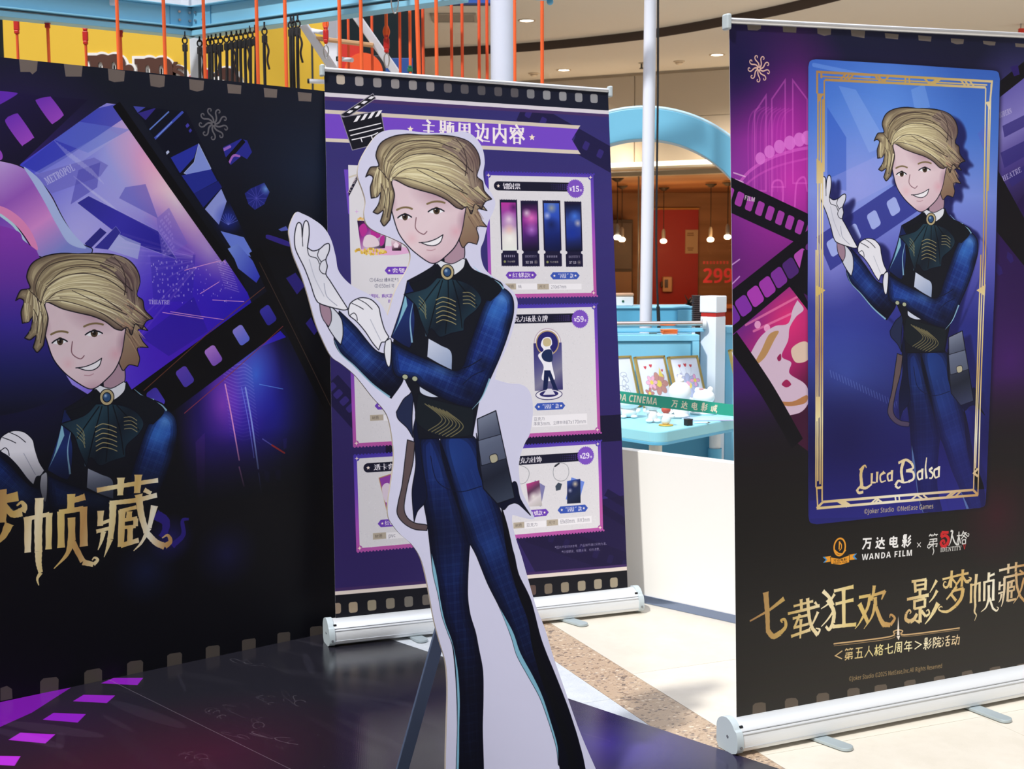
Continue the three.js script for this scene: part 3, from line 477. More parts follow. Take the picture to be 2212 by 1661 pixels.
  按: '扌@0,0,36,100/68,0 72,10/42,16 42,32/42,16 98,16 96,30/36,50 100,50/64,30 48,72 92,96/86,52 76,78 40,98', 需: '12,6 88,6/8,20 8,36/8,20 92,20 90,36/50,6 50,44/22,28 36,30/64,28 78,30/22,38 36,40/64,38 78,40/6,52 94,52/48,52 44,64/16,64 16,98/16,64 86,64 86,96/40,66 40,94/62,66 62,94', 点: '50,0 50,34/50,16 84,16/口@16,32,68,44/14,80 6,96/36,80 40,94/60,80 66,94/80,78 94,94', 切: '2,44 44,32/22,8 22,78 44,62/50,16 92,16 88,90 72,86/68,16 66,54 38,96', 勿: '34,2 8,48/28,24 92,24 84,90 66,84/50,26 18,74/72,26 30,94', 浪: '氵@0,4,30,92/66,0 70,8/46,14 46,96 64,86/46,14 92,14 92,48/46,30 92,30/46,48 92,48/94,56 74,66/60,54 98,96',
  费: '14,10 78,10 78,24 16,24 10,40 88,40 84,52/42,0 42,36 14,56/62,0 62,56/26,58 26,84/26,58 74,58 74,84/50,62 46,82 12,98/56,86 84,98', '，': '16,84 22,90 14,104', '。': '10,84 24,84 24,96 10,96 10,84', '<': '88,16 14,50 88,84', '>': '14,16 88,50 14,84', '“': '60,6 50,20/84,6 74,20', '”': '26,6 16,20/50,6 40,20',
};
const glyphCache = new Map();
function glyph(ch) {                                                    // list of polylines in the unit square
  if (glyphCache.has(ch)) return glyphCache.get(ch);
  const out = [];
  for (const s of (GL[ch] ?? '').split('/')) {
    if (!s) continue;
    if (s.includes('@')) { const [n, b] = s.split('@'), [x, y, w, h] = b.split(',').map(Number); for (const l of glyph(n)) out.push(l.map(([a, c]) => [x + a * w / 100, y + c * h / 100])); }
    else out.push(s.split(' ').map((p) => p.split(',').map(Number)));
  }
  glyphCache.set(ch, out); return out;
}
// one character in the box (x, y, w, h); style 'song' has thin level and thick upright strokes
function drawGlyph(c, ch, x, y, w, h, color, style, wt) {
  c.strokeStyle = color; c.lineCap = style === 'song' ? 'square' : 'butt'; c.lineJoin = 'miter';
  for (const l of glyph(ch)) {
    if (style !== 'song') { c.lineWidth = Math.min(w, h) * wt; c.beginPath(); l.forEach(([a, b], i) => (i ? c.lineTo : c.moveTo).call(c, x + a * w / 100, y + b * h / 100)); c.stroke(); continue; }
    for (let i = 1; i < l.length; i++) {
      const [a, b] = l[i - 1], [p, q] = l[i], flat = Math.abs(q - b) < 0.25 * Math.abs(p - a);
      c.lineWidth = Math.min(w, h) * (flat ? wt * 0.5 : wt * 1.15); c.beginPath(); c.moveTo(x + a * w / 100, y + b * h / 100); c.lineTo(x + p * w / 100, y + q * h / 100); c.stroke();
    }
  }
}
// a line of mixed text with its baseline from a to b (board units); the width is fitted
function line(c, str, a, b, h, color, { style = 'hei', wt = 0.11, font = 'sans-serif', gap = 0.06, weight = 'bold' } = {}) {
  const L = Math.hypot(b[0] - a[0], b[1] - a[1]), chars = [...str];
  const width = (ch) => { if (GL[ch]) return 1 + gap; c.font = `${weight} 100px ${font}`; return c.measureText(ch).width / 100 * 1.32 + gap * 0.3; };
  const total = chars.reduce((s, ch) => s + width(ch), 0) - gap, u = L / total;
  c.save(); c.translate(a[0], a[1]); c.rotate(Math.atan2(b[1] - a[1], b[0] - a[0]));
  let x = 0;
  for (const ch of chars) {
    const w = width(ch);
    if (GL[ch]) drawGlyph(c, ch, x * u, -h, u, h, color, style, wt);
    else { c.save(); c.font = `${weight} 100px ${font}`; c.fillStyle = color; const m = c.measureText(ch).width / 100; c.translate(x * u, 0); c.scale((w - gap * 0.3) * u / Math.max(m, 0.05) / 100, h * 1.36 / 100); c.fillText(ch, 0, 0); c.restore(); }
    x += w;
  }
  c.restore();
}
const pts = (s) => s.trim().split(/\s+/).map((t) => { const k = t.endsWith('*'), [x, y] = t.replace('*', '').split(',').map(Number); return [x, y, k]; });
// outline through points, smooth except at corners marked *
function trace(c, s, closed = true) {
  const p = typeof s === 'string' ? pts(s) : s, n = p.length, get = (i) => (closed ? p[(i + n) % n] : p[Math.max(0, Math.min(n - 1, i))]);
  c.beginPath(); c.moveTo(p[0][0], p[0][1]);
  for (let i = 0; i < (closed ? n : n - 1); i++) {
    const a = get(i - 1), b = get(i), d = get(i + 1), e = get(i + 2), t = 1 / 6;
    const c1 = b[2] ? [b[0] + (d[0] - b[0]) / 3, b[1] + (d[1] - b[1]) / 3] : [b[0] + (d[0] - a[0]) * t, b[1] + (d[1] - a[1]) * t];
    const c2 = d[2] ? [d[0] - (d[0] - b[0]) / 3, d[1] - (d[1] - b[1]) / 3] : [d[0] - (e[0] - b[0]) * t, d[1] - (e[1] - b[1]) * t];
    c.bezierCurveTo(c1[0], c1[1], c2[0], c2[1], d[0], d[1]);
  }
  if (closed) c.closePath();
}
const polyPath = (c, s) => { const p = pts(s); c.beginPath(); p.forEach(([x, y], i) => (i ? c.lineTo(x, y) : c.moveTo(x, y))); c.closePath(); };
function poly(c, s, fill, stroke, lw = 2) { polyPath(c, s); if (fill) { c.fillStyle = fill; c.fill(); } if (stroke) { c.strokeStyle = stroke; c.lineWidth = lw; c.lineJoin = 'round'; c.stroke(); } }
function blob(c, s, fill, stroke, lw = 2) { trace(c, s); if (fill) { c.fillStyle = fill; c.fill(); } if (stroke) { c.strokeStyle = stroke; c.lineWidth = lw; c.lineJoin = 'round'; c.stroke(); } }
function curve(c, s, stroke, lw = 2, cap = 'round') { for (const q of s.split('|')) { trace(c, q, false); c.strokeStyle = stroke; c.lineWidth = lw; c.lineCap = cap; c.lineJoin = 'round'; c.stroke(); } }
// brush strokes whose width runs from one end to the other:  "w0>w1 x,y x,y ... | w0>w1 ..."
function brush(c, s, fill) {
  c.fillStyle = fill;
  for (const one of s.split('|')) {
    const m = /^\s*([\d.]+)>([\d.]+)\s+(.*)$/s.exec(one); if (!m) continue;
    const p = pts(m[3]), cv = new THREE.CatmullRomCurve3(p.map((q) => V(q[0], q[1], 0)), false, 'centripetal'), N = p.length > 2 ? 26 : 8, l = [], r = [];
    for (let i = 0; i <= N; i++) {
      const f = i / N, q = cv.getPoint(f), t = cv.getTangent(f), w = (Number(m[1]) + (Number(m[2]) - Number(m[1])) * f) / 2 * (1 + 0.045 * Math.sin(i * 1.3 + q.x * 0.2)); const fl = i === 0 || i === N ? 1.12 : 1;
      l.push([q.x - t.y * w * fl, q.y + t.x * w * fl]); r.push([q.x + t.y * w * fl, q.y - t.x * w * fl]);
    }
    c.beginPath(); [...l, ...r.reverse()].forEach(([x, y], i) => (i ? c.lineTo(x, y) : c.moveTo(x, y))); c.closePath(); c.fill();
  }
}
function glow(c, x, y, r, rgb, a = 1, sx = 1, rot = 0) { c.save(); c.translate(x, y); c.rotate(rot); c.scale(sx, 1); const g = c.createRadialGradient(0, 0, 0, 0, 0, r); g.addColorStop(0, `rgba(${rgb},${a})`); g.addColorStop(0.5, `rgba(${rgb},${a * 0.45})`); g.addColorStop(1, `rgba(${rgb},0)`); c.fillStyle = g; c.fillRect(-r, -r, 2 * r, 2 * r); c.restore(); }
function lin(c, a, b, ...stops) { const g = c.createLinearGradient(a[0], a[1], b[0], b[1]); stops.forEach((s, i) => g.addColorStop(Array.isArray(s) ? s[0] : i / (stops.length - 1), Array.isArray(s) ? s[1] : s)); return g; }
function rrect(c, x, y, w, h, r) { c.beginPath(); c.moveTo(x + r, y); c.arcTo(x + w, y, x + w, y + h, r); c.arcTo(x + w, y + h, x, y + h, r); c.arcTo(x, y + h, x, y, r); c.arcTo(x, y, x + w, y, r); c.closePath(); }
function star(c, x, y, r, color, n = 5, k = 0.45) { c.beginPath(); for (let i = 0; i < 2 * n; i++) { const a = -Math.PI / 2 + i * Math.PI / n, q = i % 2 ? r * k : r; c.lineTo(x + q * Math.cos(a), y + q * Math.sin(a)); } c.closePath(); c.fillStyle = color; c.fill(); }
function gold(c, x0, y0, x1, y1) { return lin(c, [x0, y0], [x1, y1], '#a67d52', '#c4a45f', '#f1e3bd', '#d7be74', '#b98f58', '#e6d8a6', '#c9a765', '#e9e4cf', '#b48a55'); }
// the emblem of curling arms
function emblem(c, x, y, r, color) {
  const arm = [[0.06, 0.02], [0.22, 0.08], [0.4, 0.07], [0.56, -0.02], [0.7, -0.1], [0.85, -0.1], [0.95, 0.0], [0.92, 0.12], [0.82, 0.14], [0.77, 0.07]];
  for (let i = 0; i < 9; i++) {
    c.save(); c.translate(x, y); c.rotate(i * 2 * Math.PI / 9 + 0.2);
    brush(c, `${(r * 0.12).toFixed(2)}>${(r * 0.07).toFixed(2)} ` + arm.map(([a, b]) => `${(a * r).toFixed(2)},${(b * r).toFixed(2)}`).join(' '), color);
    c.restore();
  }
}
// strands drawn between two guide curves
function strands(c, A, B, n, tones, w = 3) {
  const a = pts(A), b = pts(B);
  for (let i = 0; i < n; i++) {
    const f = (i + rnd() * 0.8) / n, j = () => rr(-2.2, 2.2), l = a.map((p, k) => `${(p[0] + (b[k][0] - p[0]) * f + j()).toFixed(1)},${(p[1] + (b[k][1] - p[1]) * f + j()).toFixed(1)}`);
    const s0 = Math.floor(rnd() * 2), e0 = l.length - Math.floor(rnd() * 2);
    brush(c, `${(w * rr(0.5, 1.4)).toFixed(1)}>0.6 ${l.slice(s0, Math.max(s0 + 2, e0)).join(' ')}`, tones[Math.floor(rnd() * tones.length)]);
  }
}
// ---------- printed artwork ----------
// A plain illustrated gentleman in a navy check suit (a generic stand-in for the printed figure), in the units of the cut-out board.
function plaid(c, s, angle, base, light = 0.55) {
  c.save(); trace(c, s); c.clip(); c.fillStyle = base; c.fillRect(-2000, -2000, 6000, 6000);
  const p = pts(s), cx = p.reduce((a, q) => a + q[0], 0) / p.length, cy = p.reduce((a, q) => a + q[1], 0) / p.length;
  c.translate(cx, cy); c.rotate(angle);
  for (let i = -16; i <= 16; i++) for (const [o, w, al] of [[0, 0.9, 0.5], [3.2, 0.9, 0.5], [10, 0.6, 0.25]]) {
    c.strokeStyle = `rgba(96,150,226,${al * light})`; c.lineWidth = w;
    c.beginPath(); c.moveTo(i * 21 + o, -500); c.lineTo(i * 21 + o, 500); c.stroke(); c.beginPath(); c.moveTo(-500, i * 24 + o); c.lineTo(500, i * 24 + o); c.stroke();
  }
  c.restore();
}
const INK = '#0b0d1c';
function rimShade(c, s, w, col) { c.save(); trace(c, s); c.clip(); for (const k of [1, 0.62, 0.3]) { c.strokeStyle = col; c.lineWidth = w * k; c.lineJoin = 'round'; trace(c, s); c.stroke(); } c.restore(); }   // darker ink towards the outline of a drawn shape
function drawFigure(c) {
  const cyan = '#7fb4cc';
  // trousers
  const legL = '1,765.2 55.1,771.3 127.1,1029.2* 122.7,1074.5 118.9,1156.1 124.2,1207.1 137.9,1255.5 145.2,1296.4 155.4,1356.7 155.2,1430.4 152.2,1504 153.5,1608.2 152.8,1775.4 79.5,1764.3 82,1598.7 86.6,1495.9 86.6,1422.5 83.8,1349 77.4,1284.2 65.6,1248.4 51.4,1203.8 42.3,1149.4 31.3,1099.6 25.3,1040.1 18.3,970.3 8.8,912.2 -0.4,842.8';
  const legR = '55.1,771.3 143.5,764.1 203.9,937.6 217.9,986.6 233.2,1036 243.8,1068.8 254.9,1118.9 285.7,1186 307.9,1272.7 320.5,1314.3 346.1,1376.9 382.2,1471.3 402.7,1534.8 420.7,1598.4 425.7,1619.9 430.6,1645.2 462.8,1809.5 391.3,1798.9 361,1635.9 356.1,1623 351.5,1579.7 333.8,1516.6 308.2,1443 277.7,1384.4 247.2,1326 232.2,1275.5 202.5,1197.8 172.8,1136.1 143.5,1060.9 127.1,1029.2*';
  plaid(c, legL, -0.03, lin(c, [-5.9,819.7], [155.5,1607.3], '#152764', '#0d1848', '#080d2a', '#06081a'), 0.32);
  plaid(c, legR, -0.32, lin(c, [55.1,771.3], [430.6,1645.2], '#1a3478', '#101f54', '#080e2c', '#04050d'), 0.32);
  for (const [x, y, r, a] of [[116.6,936.5, 60, 0.35], [64.8,823.5, 70, 0.3], [181.6,1040.4, 60, 0.3], [95.9,1092.2, 60, 0.18]]) { c.save(); trace(c, y > 0 && x > 0 ? legR : legL); c.clip(); glow(c, x, y, r, '52,102,190', a); c.restore(); c.save(); trace(c, legL); c.clip(); glow(c, x, y, r, '46,92,180', a * 0.7); c.restore(); }
  for (const [x, y] of [[114.7,1411.5], [117.8,1590.3], [338.2,1412.8], [393.7,1590], [26.1,993.9]]) for (const s of [legL, legR]) { c.save(); trace(c, s); c.clip(); glow(c, x, y, 130, '5,6,20', 0.6); c.restore(); }
  blob(c, '211.1,948.6 225.3,984.8 243.8,1068.8 254.9,1118.9 285.7,1186 307.9,1272.7 346.1,1376.9 382.2,1471.3 420.7,1598.4 449.7,1807.6 417.2,1802.7 389.3,1638.5 356,1524.2 313.1,1397.9 289.1,1311.1 277.5,1238.1 251.2,1164.2 225.3,1067.3', '#06070f');
  for (const s of [legL, legR]) { rimShade(c, s, 44, 'rgba(3,4,20,.3)'); trace(c, s); c.strokeStyle = INK; c.lineWidth = 2.2; c.stroke(); }
  blob(c, '27.5,1046* 31.3,1099.6 42.3,1149.4 51.4,1203.8 65.6,1248.4 79.3,1287.4 85.5,1349.2 87.8,1422.6 86.6,1495.9 82.4,1598.7 77.1,1764 88.4,1599.5 91.4,1496.5 93.9,1423.3 90.3,1349.7 78.3,1277.9 60,1223.3 49.1,1169.8 39.6,1100.3', cyan);
  blob(c, '202.5,1197.8* 232.2,1275.5 247.2,1326 277.7,1384.4 308.2,1443 333.8,1516.6 351.5,1579.7 356.1,1623* 354.1,1572.7 337,1509.7 315.1,1440.4 290.6,1385.8 256.4,1319.7 237.3,1264.1', cyan);
  curve(c, '127.1,1029.2 110.1,965.1 93.3,894.4 74.1,835.6', '#0a1030', 2.5); curve(c, '29.7,804.4 46.2,868.5 99.3,897.1 159.7,886.9', '#0a1030', 2);
  // coat tails
  blob(c, '-10.3,626.1* -5.9,700 -12.5,739.5 -8.2,821.8 -18.9,889.8 -15,964.5* -5.8,938.8 13.4,918.2 18.6,889.8 8.2,820.4 4.6,763.1 13.9,706.6 20.8,650*', '#0c1230', INK, 2);
  blob(c, '148.5,754* 154.2,851.7 199.2,929 246.6,880.4 262,926 288.7,969.1* 254.4,937.3 232.2,938.2 213.6,948.7 186.2,902.5 166.5,840.7', '#0b0f28', INK, 2);
  blob(c, '-6.8,626.3* -18.9,648.5 -35.4,661.4 -54.5,692.3* -50.2,709.5 -27.5,733.2 -14,756.5* -15.3,705.3', '#20284a', INK, 2);
  // plain shoulder bag at the hip, with its strap
  blob(c, '-28.1,761.5* -36.2,818 -44.3,874.5 -54.3,913.8 -57.2,942.2 -41.4,966.1 -14.9,982.9 16.8,988.6* 17,974.8 -11.1,968.2 -31.8,953 -39.5,926.2 -30.3,875.4 -15.2,819.2 -9.5,768.1*', '#5c4d50', INK, 2);
  poly(c, '151.5,718.3 200.3,699.5 233.4,856.2 247.2,921.6 200.3,933.8 164.4,893 155.8,828.5', lin(c, [150.4,712.4], [244.6,927.3], '#7b8399', '#3b4258', '#1c2132', '#394256'), INK, 2.5);
  poly(c, '151.8,772.6 212.8,759.3 226.5,820.7 160.5,835.7', 'rgba(150,160,190,.35)', INK, 1.6);
  blob(c, '182.7,812.5 199.8,808.8 203.2,825.3 187.3,830.2', '#a9a48e', INK, 1.5);
  // torso
  blob(c, '-20.4,374.9* 12.3,358.4 44.1,339.5 56.2,322.7* 121,322.9* 138.5,345.7 194.5,368.9 224.3,394.3 212.2,472.3 176.6,586.5 148,712.3 137.5,763.9* 1.1,760.7* -10.9,660.1 -25.4,625.6 -45.3,579.8 -58.1,528.9 -43,467.5 -30.6,422.9', '#10131f', INK, 2.5);
  blob(c, '-20.4,374.9* -28,406.2 -35.4,432.9 -48.9,470.8 -63.4,509.7* -35.1,529.5 -17.9,537.8* -9.4,518.8 -3.7,468.3 -6.3,423.3 8.2,389.8', lin(c, [-43.8,389.2], [-23.6,535.4], '#14204f', '#1b2d68', '#101a44'), INK, 2);
  blob(c, '-25.6,405.1* -43,467.5 -59.9,506.4* -38.4,467.6 -21.6,434.3*', cyan);
  blob(c, '29.2,514.1* 60.6,531.9 87.4,549.6 88.4,595.3* 55,578.3 24.8,560.4*', lin(c, [29.2,514.1], [86.6,595.2], '#cfd6ea', '#8b9cc0'), INK, 2);
  blob(c, '4.9,626.7* 32.6,645.8 61.8,660.6* 32.4,659.5 6.8,647.2', '#c5cde2', INK, 1.6);
  // sash
  blob(c, '0.9,649.2* 38.1,664.3 103,682.8 141.1,693.6 137.6,758.1* 95.6,761.8 54.2,756.4 19.1,741 -6.1,711.4', '#141b24', INK, 2);
  c.save(); trace(c, '0.9,649.2* 38.1,664.3 103,682.8 141.1,693.6 137.6,758.1* 95.6,761.8 54.2,756.4 19.1,741 -6.1,711.4'); c.clip();
  for (let i = 0; i < 7; i++) { c.save(); c.translate(i * 9, i * 3.4); curve(c, '18,674.9 60.8,714.3 25,741.3', 'rgba(190,172,112,.55)', 2.4); c.restore(); }
  c.restore();
  // raised arm, its cuff and glove
  const armA = '-188.9,445* -148.3,485.6 -101.9,541.2 -58.7,557 -47.8,591 -36.8,616.2 -66.5,658* -111.6,622.6 -155.9,576.5 -188.9,544.5 -202.8,514.2 -197.4,475.7';
  plaid(c, armA, 0.75, lin(c, [-192.4,453.7], [-60.7,658.2], '#1b3a8c', '#132462', '#090f2c'), 0.55);
  rimShade(c, armA, 34, 'rgba(4,6,24,.32)'); trace(c, armA); c.strokeStyle = INK; c.lineWidth = 2.5; c.stroke();
  blob(c, '-222.9,425.7* -201,440.4 -183.8,464.9 -181.2,500.4 -187.4,525.7* -202.6,506.5 -217.6,481.9 -223.8,464.2', '#ccd0de', INK, 2);
  blob(c, '-236.1,420.1* -212.1,435.8 -208.3,464.5 -215.4,482* -228.3,464.1 -234.4,444.2', '#9b7f92', INK, 1.6);
  const white = lin(c, [-286.9,256.3], [-181,442.9], '#e3e3ee', '#d3d4e2', '#e6e6f0');
  blob(c, '-289.1,299.7 -291.7,272.6 -287.8,247.7 -282.1,235.8 -274.6,241.1 -273.1,269.3* -270.3,243.3 -264.5,231.3 -258.1,236.7 -256.5,261.7 -261.7,294.3* -248.7,301.9 -233.2,297.6 -219.6,286.7 -209.7,285.6 -210,302 -218.3,321.7 -215.3,338.1 -219.1,356.7 -210.6,371 -199.8,388.7 -167.5,440.9* -183.2,441.8 -231.8,427.8 -245.9,413.3 -256.1,380.4 -269.4,343.2', white, INK, 2.2);
  curve(c, '-261.7,294.3 -257.7,312.8 -240.3,319.4 -234,332.5', INK, 1.6); curve(c, '-218.3,321.7 -229.5,328.2 -234.3,343.4 -227.9,354.4 -219.1,356.7', INK, 1.6); curve(c, '-233.2,297.6 -237.9,312.8 -229.5,328.2', INK, 1.6); curve(c, '-273.1,269.3 -272.5,291', INK, 1.5); curve(c, '-224,378.5 -218.1,409.3 -194.2,431.7', '#8e93ab', 1.5); curve(c, '-257.9,321.5 -245.8,365.2 -224.8,409.2', '#a9adc0', 1.5);
  // folded arm
  const armB = '-63.7,520.9* -23.8,543.3 22.4,564.9 90.2,595.4 116.6,584.7 129.1,548.5 154.2,482.7 172.9,437.2 193.9,405.5 221.9,394.3 247.1,416.5 250.2,455.7 236,507.4 213.3,564.5 188.2,615.7 163.2,664.5 141.1,691.3* 103,681.7 55.9,660.4 9.4,633.6 -10.1,614.8 -52.7,604.4 -63.5,568.1';
  plaid(c, armB, 0.42, lin(c, [-58.9,568.2], [245.7,426.8], '#19378a', '#122360', '#152a70', '#2048a0'), 0.6);
  c.save(); trace(c, armB); c.clip(); glow(c, 200.4,451.4, 55, '70,140,225', 0.55); glow(c, -1.5,592.5, 45, '60,115,205', 0.35); glow(c, 133.3,654.1, 60, '8,10,28', 0.8); glow(c, 244.9,484.5, 35, '8,10,28', 0.8); c.restore();
  rimShade(c, armB, 34, 'rgba(4,6,24,.32)'); trace(c, armB); c.strokeStyle = INK; c.lineWidth = 2.5; c.stroke();
  curve(c, '90.2,595.4 128.5,587.4 164.8,568.9', INK, 2); curve(c, '115.8,630.5 140.1,610.7 170.3,597.9', '#0a1030', 2);
  blob(c, '-77.4,518.3* -63.6,517.6 -67.1,575.8 -75.2,576.7 -81.4,545.1', '#dfe1ec', INK, 2);
  blob(c, '-167.6,443.1* -161.6,426.6 -144.5,415.8 -128.6,413.8 -109.5,419.6 -92.8,437.6 -88.7,457.8 -80.2,489.2 -69.2,509.6* -78.6,520.6 -87.8,522.6 -95,540.3* -108.3,524.3 -128.1,493.8 -147.9,470 -164.5,456.4', white, INK, 2.2);
  curve(c, '-158.2,426.7 -141.5,434.7 -130.4,441.5', INK, 1.6); curve(c, '-144.5,415.8 -124.4,427.2 -108.8,441.8', INK, 1.6); curve(c, '-164.5,456.4 -154.2,450 -147.6,456.7 -145.6,467.9', INK, 1.6); curve(c, '-113.9,466.2 -100.9,494.3 -89.9,516.9', '#a9adc0', 1.5);
  c.save(); trace(c, armB); c.clip(); glow(c, 32.6,644.7, 42, '6,8,26', 0.75, 2, 0.4); glow(c, 170.5,586.4, 34, '6,8,26', 0.7); glow(c, 221.5,420.7, 26, '120,180,240', 0.5); glow(c, 57.1,594.3, 24, '90,150,235', 0.45, 2, 0.4); c.restore(); c.save(); trace(c, armA); c.clip(); glow(c, -77.5,635, 60, '5,6,22', 0.85); glow(c, -127.2,555, 40, '60,110,205', 0.4); c.restore();
  for (const q of ['194.4,371.1 213.6,382.8 225.5,396.7', '146.9,340 170.5,359.5 194.5,368.9', '-202.8,514.2 -188.9,544.5 -155.9,576.5 -111.6,622.6 -69.9,655.6', '-6.3,423.3 -15.3,468.1 -11.8,524.4', '-15.9,380.5 2.1,405.4 14.9,468.6 25.8,509.5', '138.7,693.5 163.2,666.8 185.7,619.1']) brush(c, '1>4.5 ' + q, 'rgba(150,200,226,.85)');
  for (const [x, y] of [[-30.8,607.4], [-6.5,612.7]]) { c.beginPath(); c.ellipse(x, y, 7.5, 6.5, 0.3, 0, 7); c.fillStyle = '#a7ad92'; c.fill(); c.strokeStyle = INK; c.lineWidth = 1.6; c.stroke(); }
  // collar and neck
  blob(c, '71.8,300.2* 122.1,260.7* 126.1,305.9 120.8,336.5* 73.5,336.3*', '#a98b9c', INK, 2);
  blob(c, '51.4,329.4* 62,324.9 91.2,334.1 122.2,320.6* 130.4,329.7 120.4,356.9 84.7,367.9 54.3,358.7*', '#dcdfe9', INK, 1.6);
  blob(c, '54.8,333.9* 45,358.6 20.2,370.8 -15.9,380.5* 2.1,405.4 36.9,412.6 131.4,413.8 191.2,426* 218.2,397.7 192,368.8 146.8,348 128.2,320.7* 120.6,345.6 87.2,363.4', '#0f131d', INK, 2);
  // neckcloth
  blob(c, '54.2,367.7* 25.6,392.2 -29.2,407.3* -0.8,434.6 10.2,468.5 26.9,511.8* 37.8,491.7 58.6,512.5 88.2,504.1 120.4,498* 124.5,470.7 154.8,446.1 167.2,420 143.7,388.9 102.4,372.6', lin(c, [-20.7,389.5], [117.9,504.8], '#1a2a3a', '#23404f', '#101a28', '#1c3545'), INK, 2.5);
  for (const s of ['61.1,374.5 31.1,412.5 7.2,443.7', '68.1,374.6 48.2,435.3 30.7,497.2', '82.3,374.7 81.2,435.8 72.9,503.8', '94.1,374.8 109.6,436.3 115.8,491', '103.5,374.9 131.5,408.1 154.9,437']) curve(c, s, '#080c16', 2.6);
  for (let i = 0; i < 6; i++) { c.save(); c.translate(0, i * 11); curve(c, '50.8,421.8 67.4,415.3 86.2,420 100.3,427', 'rgba(205,184,120,.75)', 2); c.restore(); if (i < 4) { c.save(); c.translate(0, i * 9); curve(c, '119.6,404.6 136.3,404.8 150.5,414.1', 'rgba(205,184,120,.65)', 1.8); curve(c, '7.8,412.2 20.4,425.9 24.8,439.5', 'rgba(190,172,112,.6)', 1.8); c.restore(); } }
  { const [x, y] = [80.3,354.4]; c.beginPath(); c.ellipse(x, y, 17, 19, 0, 0, 7); c.fillStyle = '#b3a57e'; c.fill(); c.strokeStyle = INK; c.lineWidth = 2; c.stroke(); c.beginPath(); c.ellipse(x, y, 9.5, 11, 0, 0, 7); c.fillStyle = '#2b4c78'; c.fill(); c.stroke(); glow(c, x - 3, y - 4, 6, '190,215,240', 0.9); }
  // hair behind, head, face
  const hairM = '#a4957a', hairL = '#beb28c';
  blob(c, '111.9,165* 159.1,177.9 185,203.7* 161.1,200.5 170.3,226.5 184.4,243.5* 158,243.6 162.4,268.5 157.3,286.7* 136,282.1 121.5,294.6 112.3,277.6*', lin(c, [111.7,176.2], [169.3,289], hairM, '#7d5f50'), INK, 2); strands(c, '113.9,187.4 137,221.1 157.9,254.9', '141.1,187.2 164.7,203.9 177.6,220.8', 14, ['#8d7460', '#a68a70', '#6d5248', '#b8a184'], 3);
  blob(c, '-59,128.4* -62.2,172.6 -51.8,222.3 -38.9,261.1 -14.2,293.4 15.4,318 38.5,331.6 54.8,330.5 73.8,318.2 100.2,293.5 117.3,260.7 126.3,221.1 130.6,176 106.7,125.7* 7.8,110.7', lin(c, [-50.7,167], [121,322.9], '#ddc6cf', '#e2cdd5', '#cfb0bd'), INK, 2.4);
  c.save(); trace(c, '-59,128.4* -62.2,172.6 -51.8,222.3 -38.9,261.1 -14.2,293.4 15.4,318 38.5,331.6 54.8,330.5 73.8,318.2 100.2,293.5 117.3,260.7 126.3,221.1 130.6,176 106.7,125.7* 7.8,110.7'); c.clip(); glow(c, 128.5,232.4, 40, '140,98,122', 0.7, 0.6); glow(c, 53.2,163.5, 46, '150,108,130', 0.55, 1.6, 0.35); glow(c, -55.7,189.1, 26, '160,118,138', 0.5, 0.6); glow(c, 50,339.5, 30, '160,110,135', 0.5, 1.6); c.restore(); glow(c, -6.9,272.2, 22, '225,150,165', 0.3); glow(c, 104.4,255.1, 22, '215,140,160', 0.4);
  for (const [ex, ey, w] of [[-24.3,219.9, 17], [54.8,204.8, 20]]) {
    c.beginPath(); c.moveTo(ex - w, ey + 3); c.quadraticCurveTo(ex, ey - 13, ex + w, ey + 1); c.quadraticCurveTo(ex, ey + 12, ex - w, ey + 3); c.closePath(); c.fillStyle = '#eef0f6'; c.fill();
    c.beginPath(); c.ellipse(ex + 1, ey, w * 0.42, 9, 0, 0, 7); c.fillStyle = '#4b3a2c'; c.fill(); c.beginPath(); c.ellipse(ex + 1, ey, w * 0.2, 4.5, 0, 0, 7); c.fillStyle = '#15100d'; c.fill(); c.beginPath(); c.arc(ex - 2, ey - 4, 2, 0, 7); c.fillStyle = '#fff'; c.fill();
    c.beginPath(); c.moveTo(ex - w, ey + 3); c.quadraticCurveTo(ex, ey - 13, ex + w, ey + 1); c.strokeStyle = INK; c.lineWidth = 3; c.stroke();
    c.beginPath(); c.moveTo(ex - w * 1.1, ey - 16); c.quadraticCurveTo(ex, ey - 27, ex + w * 1.1, ey - 19); c.strokeStyle = '#7d6a4c'; c.lineWidth = 4.5; c.stroke();
  }
  curve(c, '4.5,221.9 1.8,244.3 8.5,255.4 22.3,262.1 30.6,255.3', '#7d5561', 2.2);
  blob(c, '14.9,282.2* 33.6,280 53.6,273.2 71.3,263.1* 65.1,279.9 50.9,288.9 33.4,288.9', '#f0eef4', INK, 2); curve(c, '10.3,282.2 14.9,282.2', INK, 2); curve(c, '29.7,300.1 41.3,301.3 50.8,297.9', '#b98d9c', 2);
  // swept-back wavy hair
  const hair = '-61.1,227.9* -75.1,242.4 -83.9,231.4* -76.6,205.9 -90.4,213.8 -101.6,209.4* -87.6,189.5 -82.5,161.9 -90.6,173 -105.4,176.4* -107.1,151.2 -99.9,129.1 -108.8,121.6 -117.9,126.1* -106.1,104 -85.7,99.2 -91.9,74.1 -80.1,46.4 -53.6,30.4 -13.5,22.7 26.8,23.8 67.5,22.7 108.4,26.1 140.1,36.5 161.1,58.4 168.9,87.5 160.1,119.2 174.2,132.5 178.6,155.1 197.5,175.2* 180.6,182.2 170.7,200.5* 154.2,187 144.3,212 135.1,194 120.7,200.9* 105.4,196.5 82.2,178.8 53.2,165.7 20.8,157.2 -15.9,146.6 -47.7,131.6 -54.7,139.4 -48.4,166.9 -53.6,194.7*';
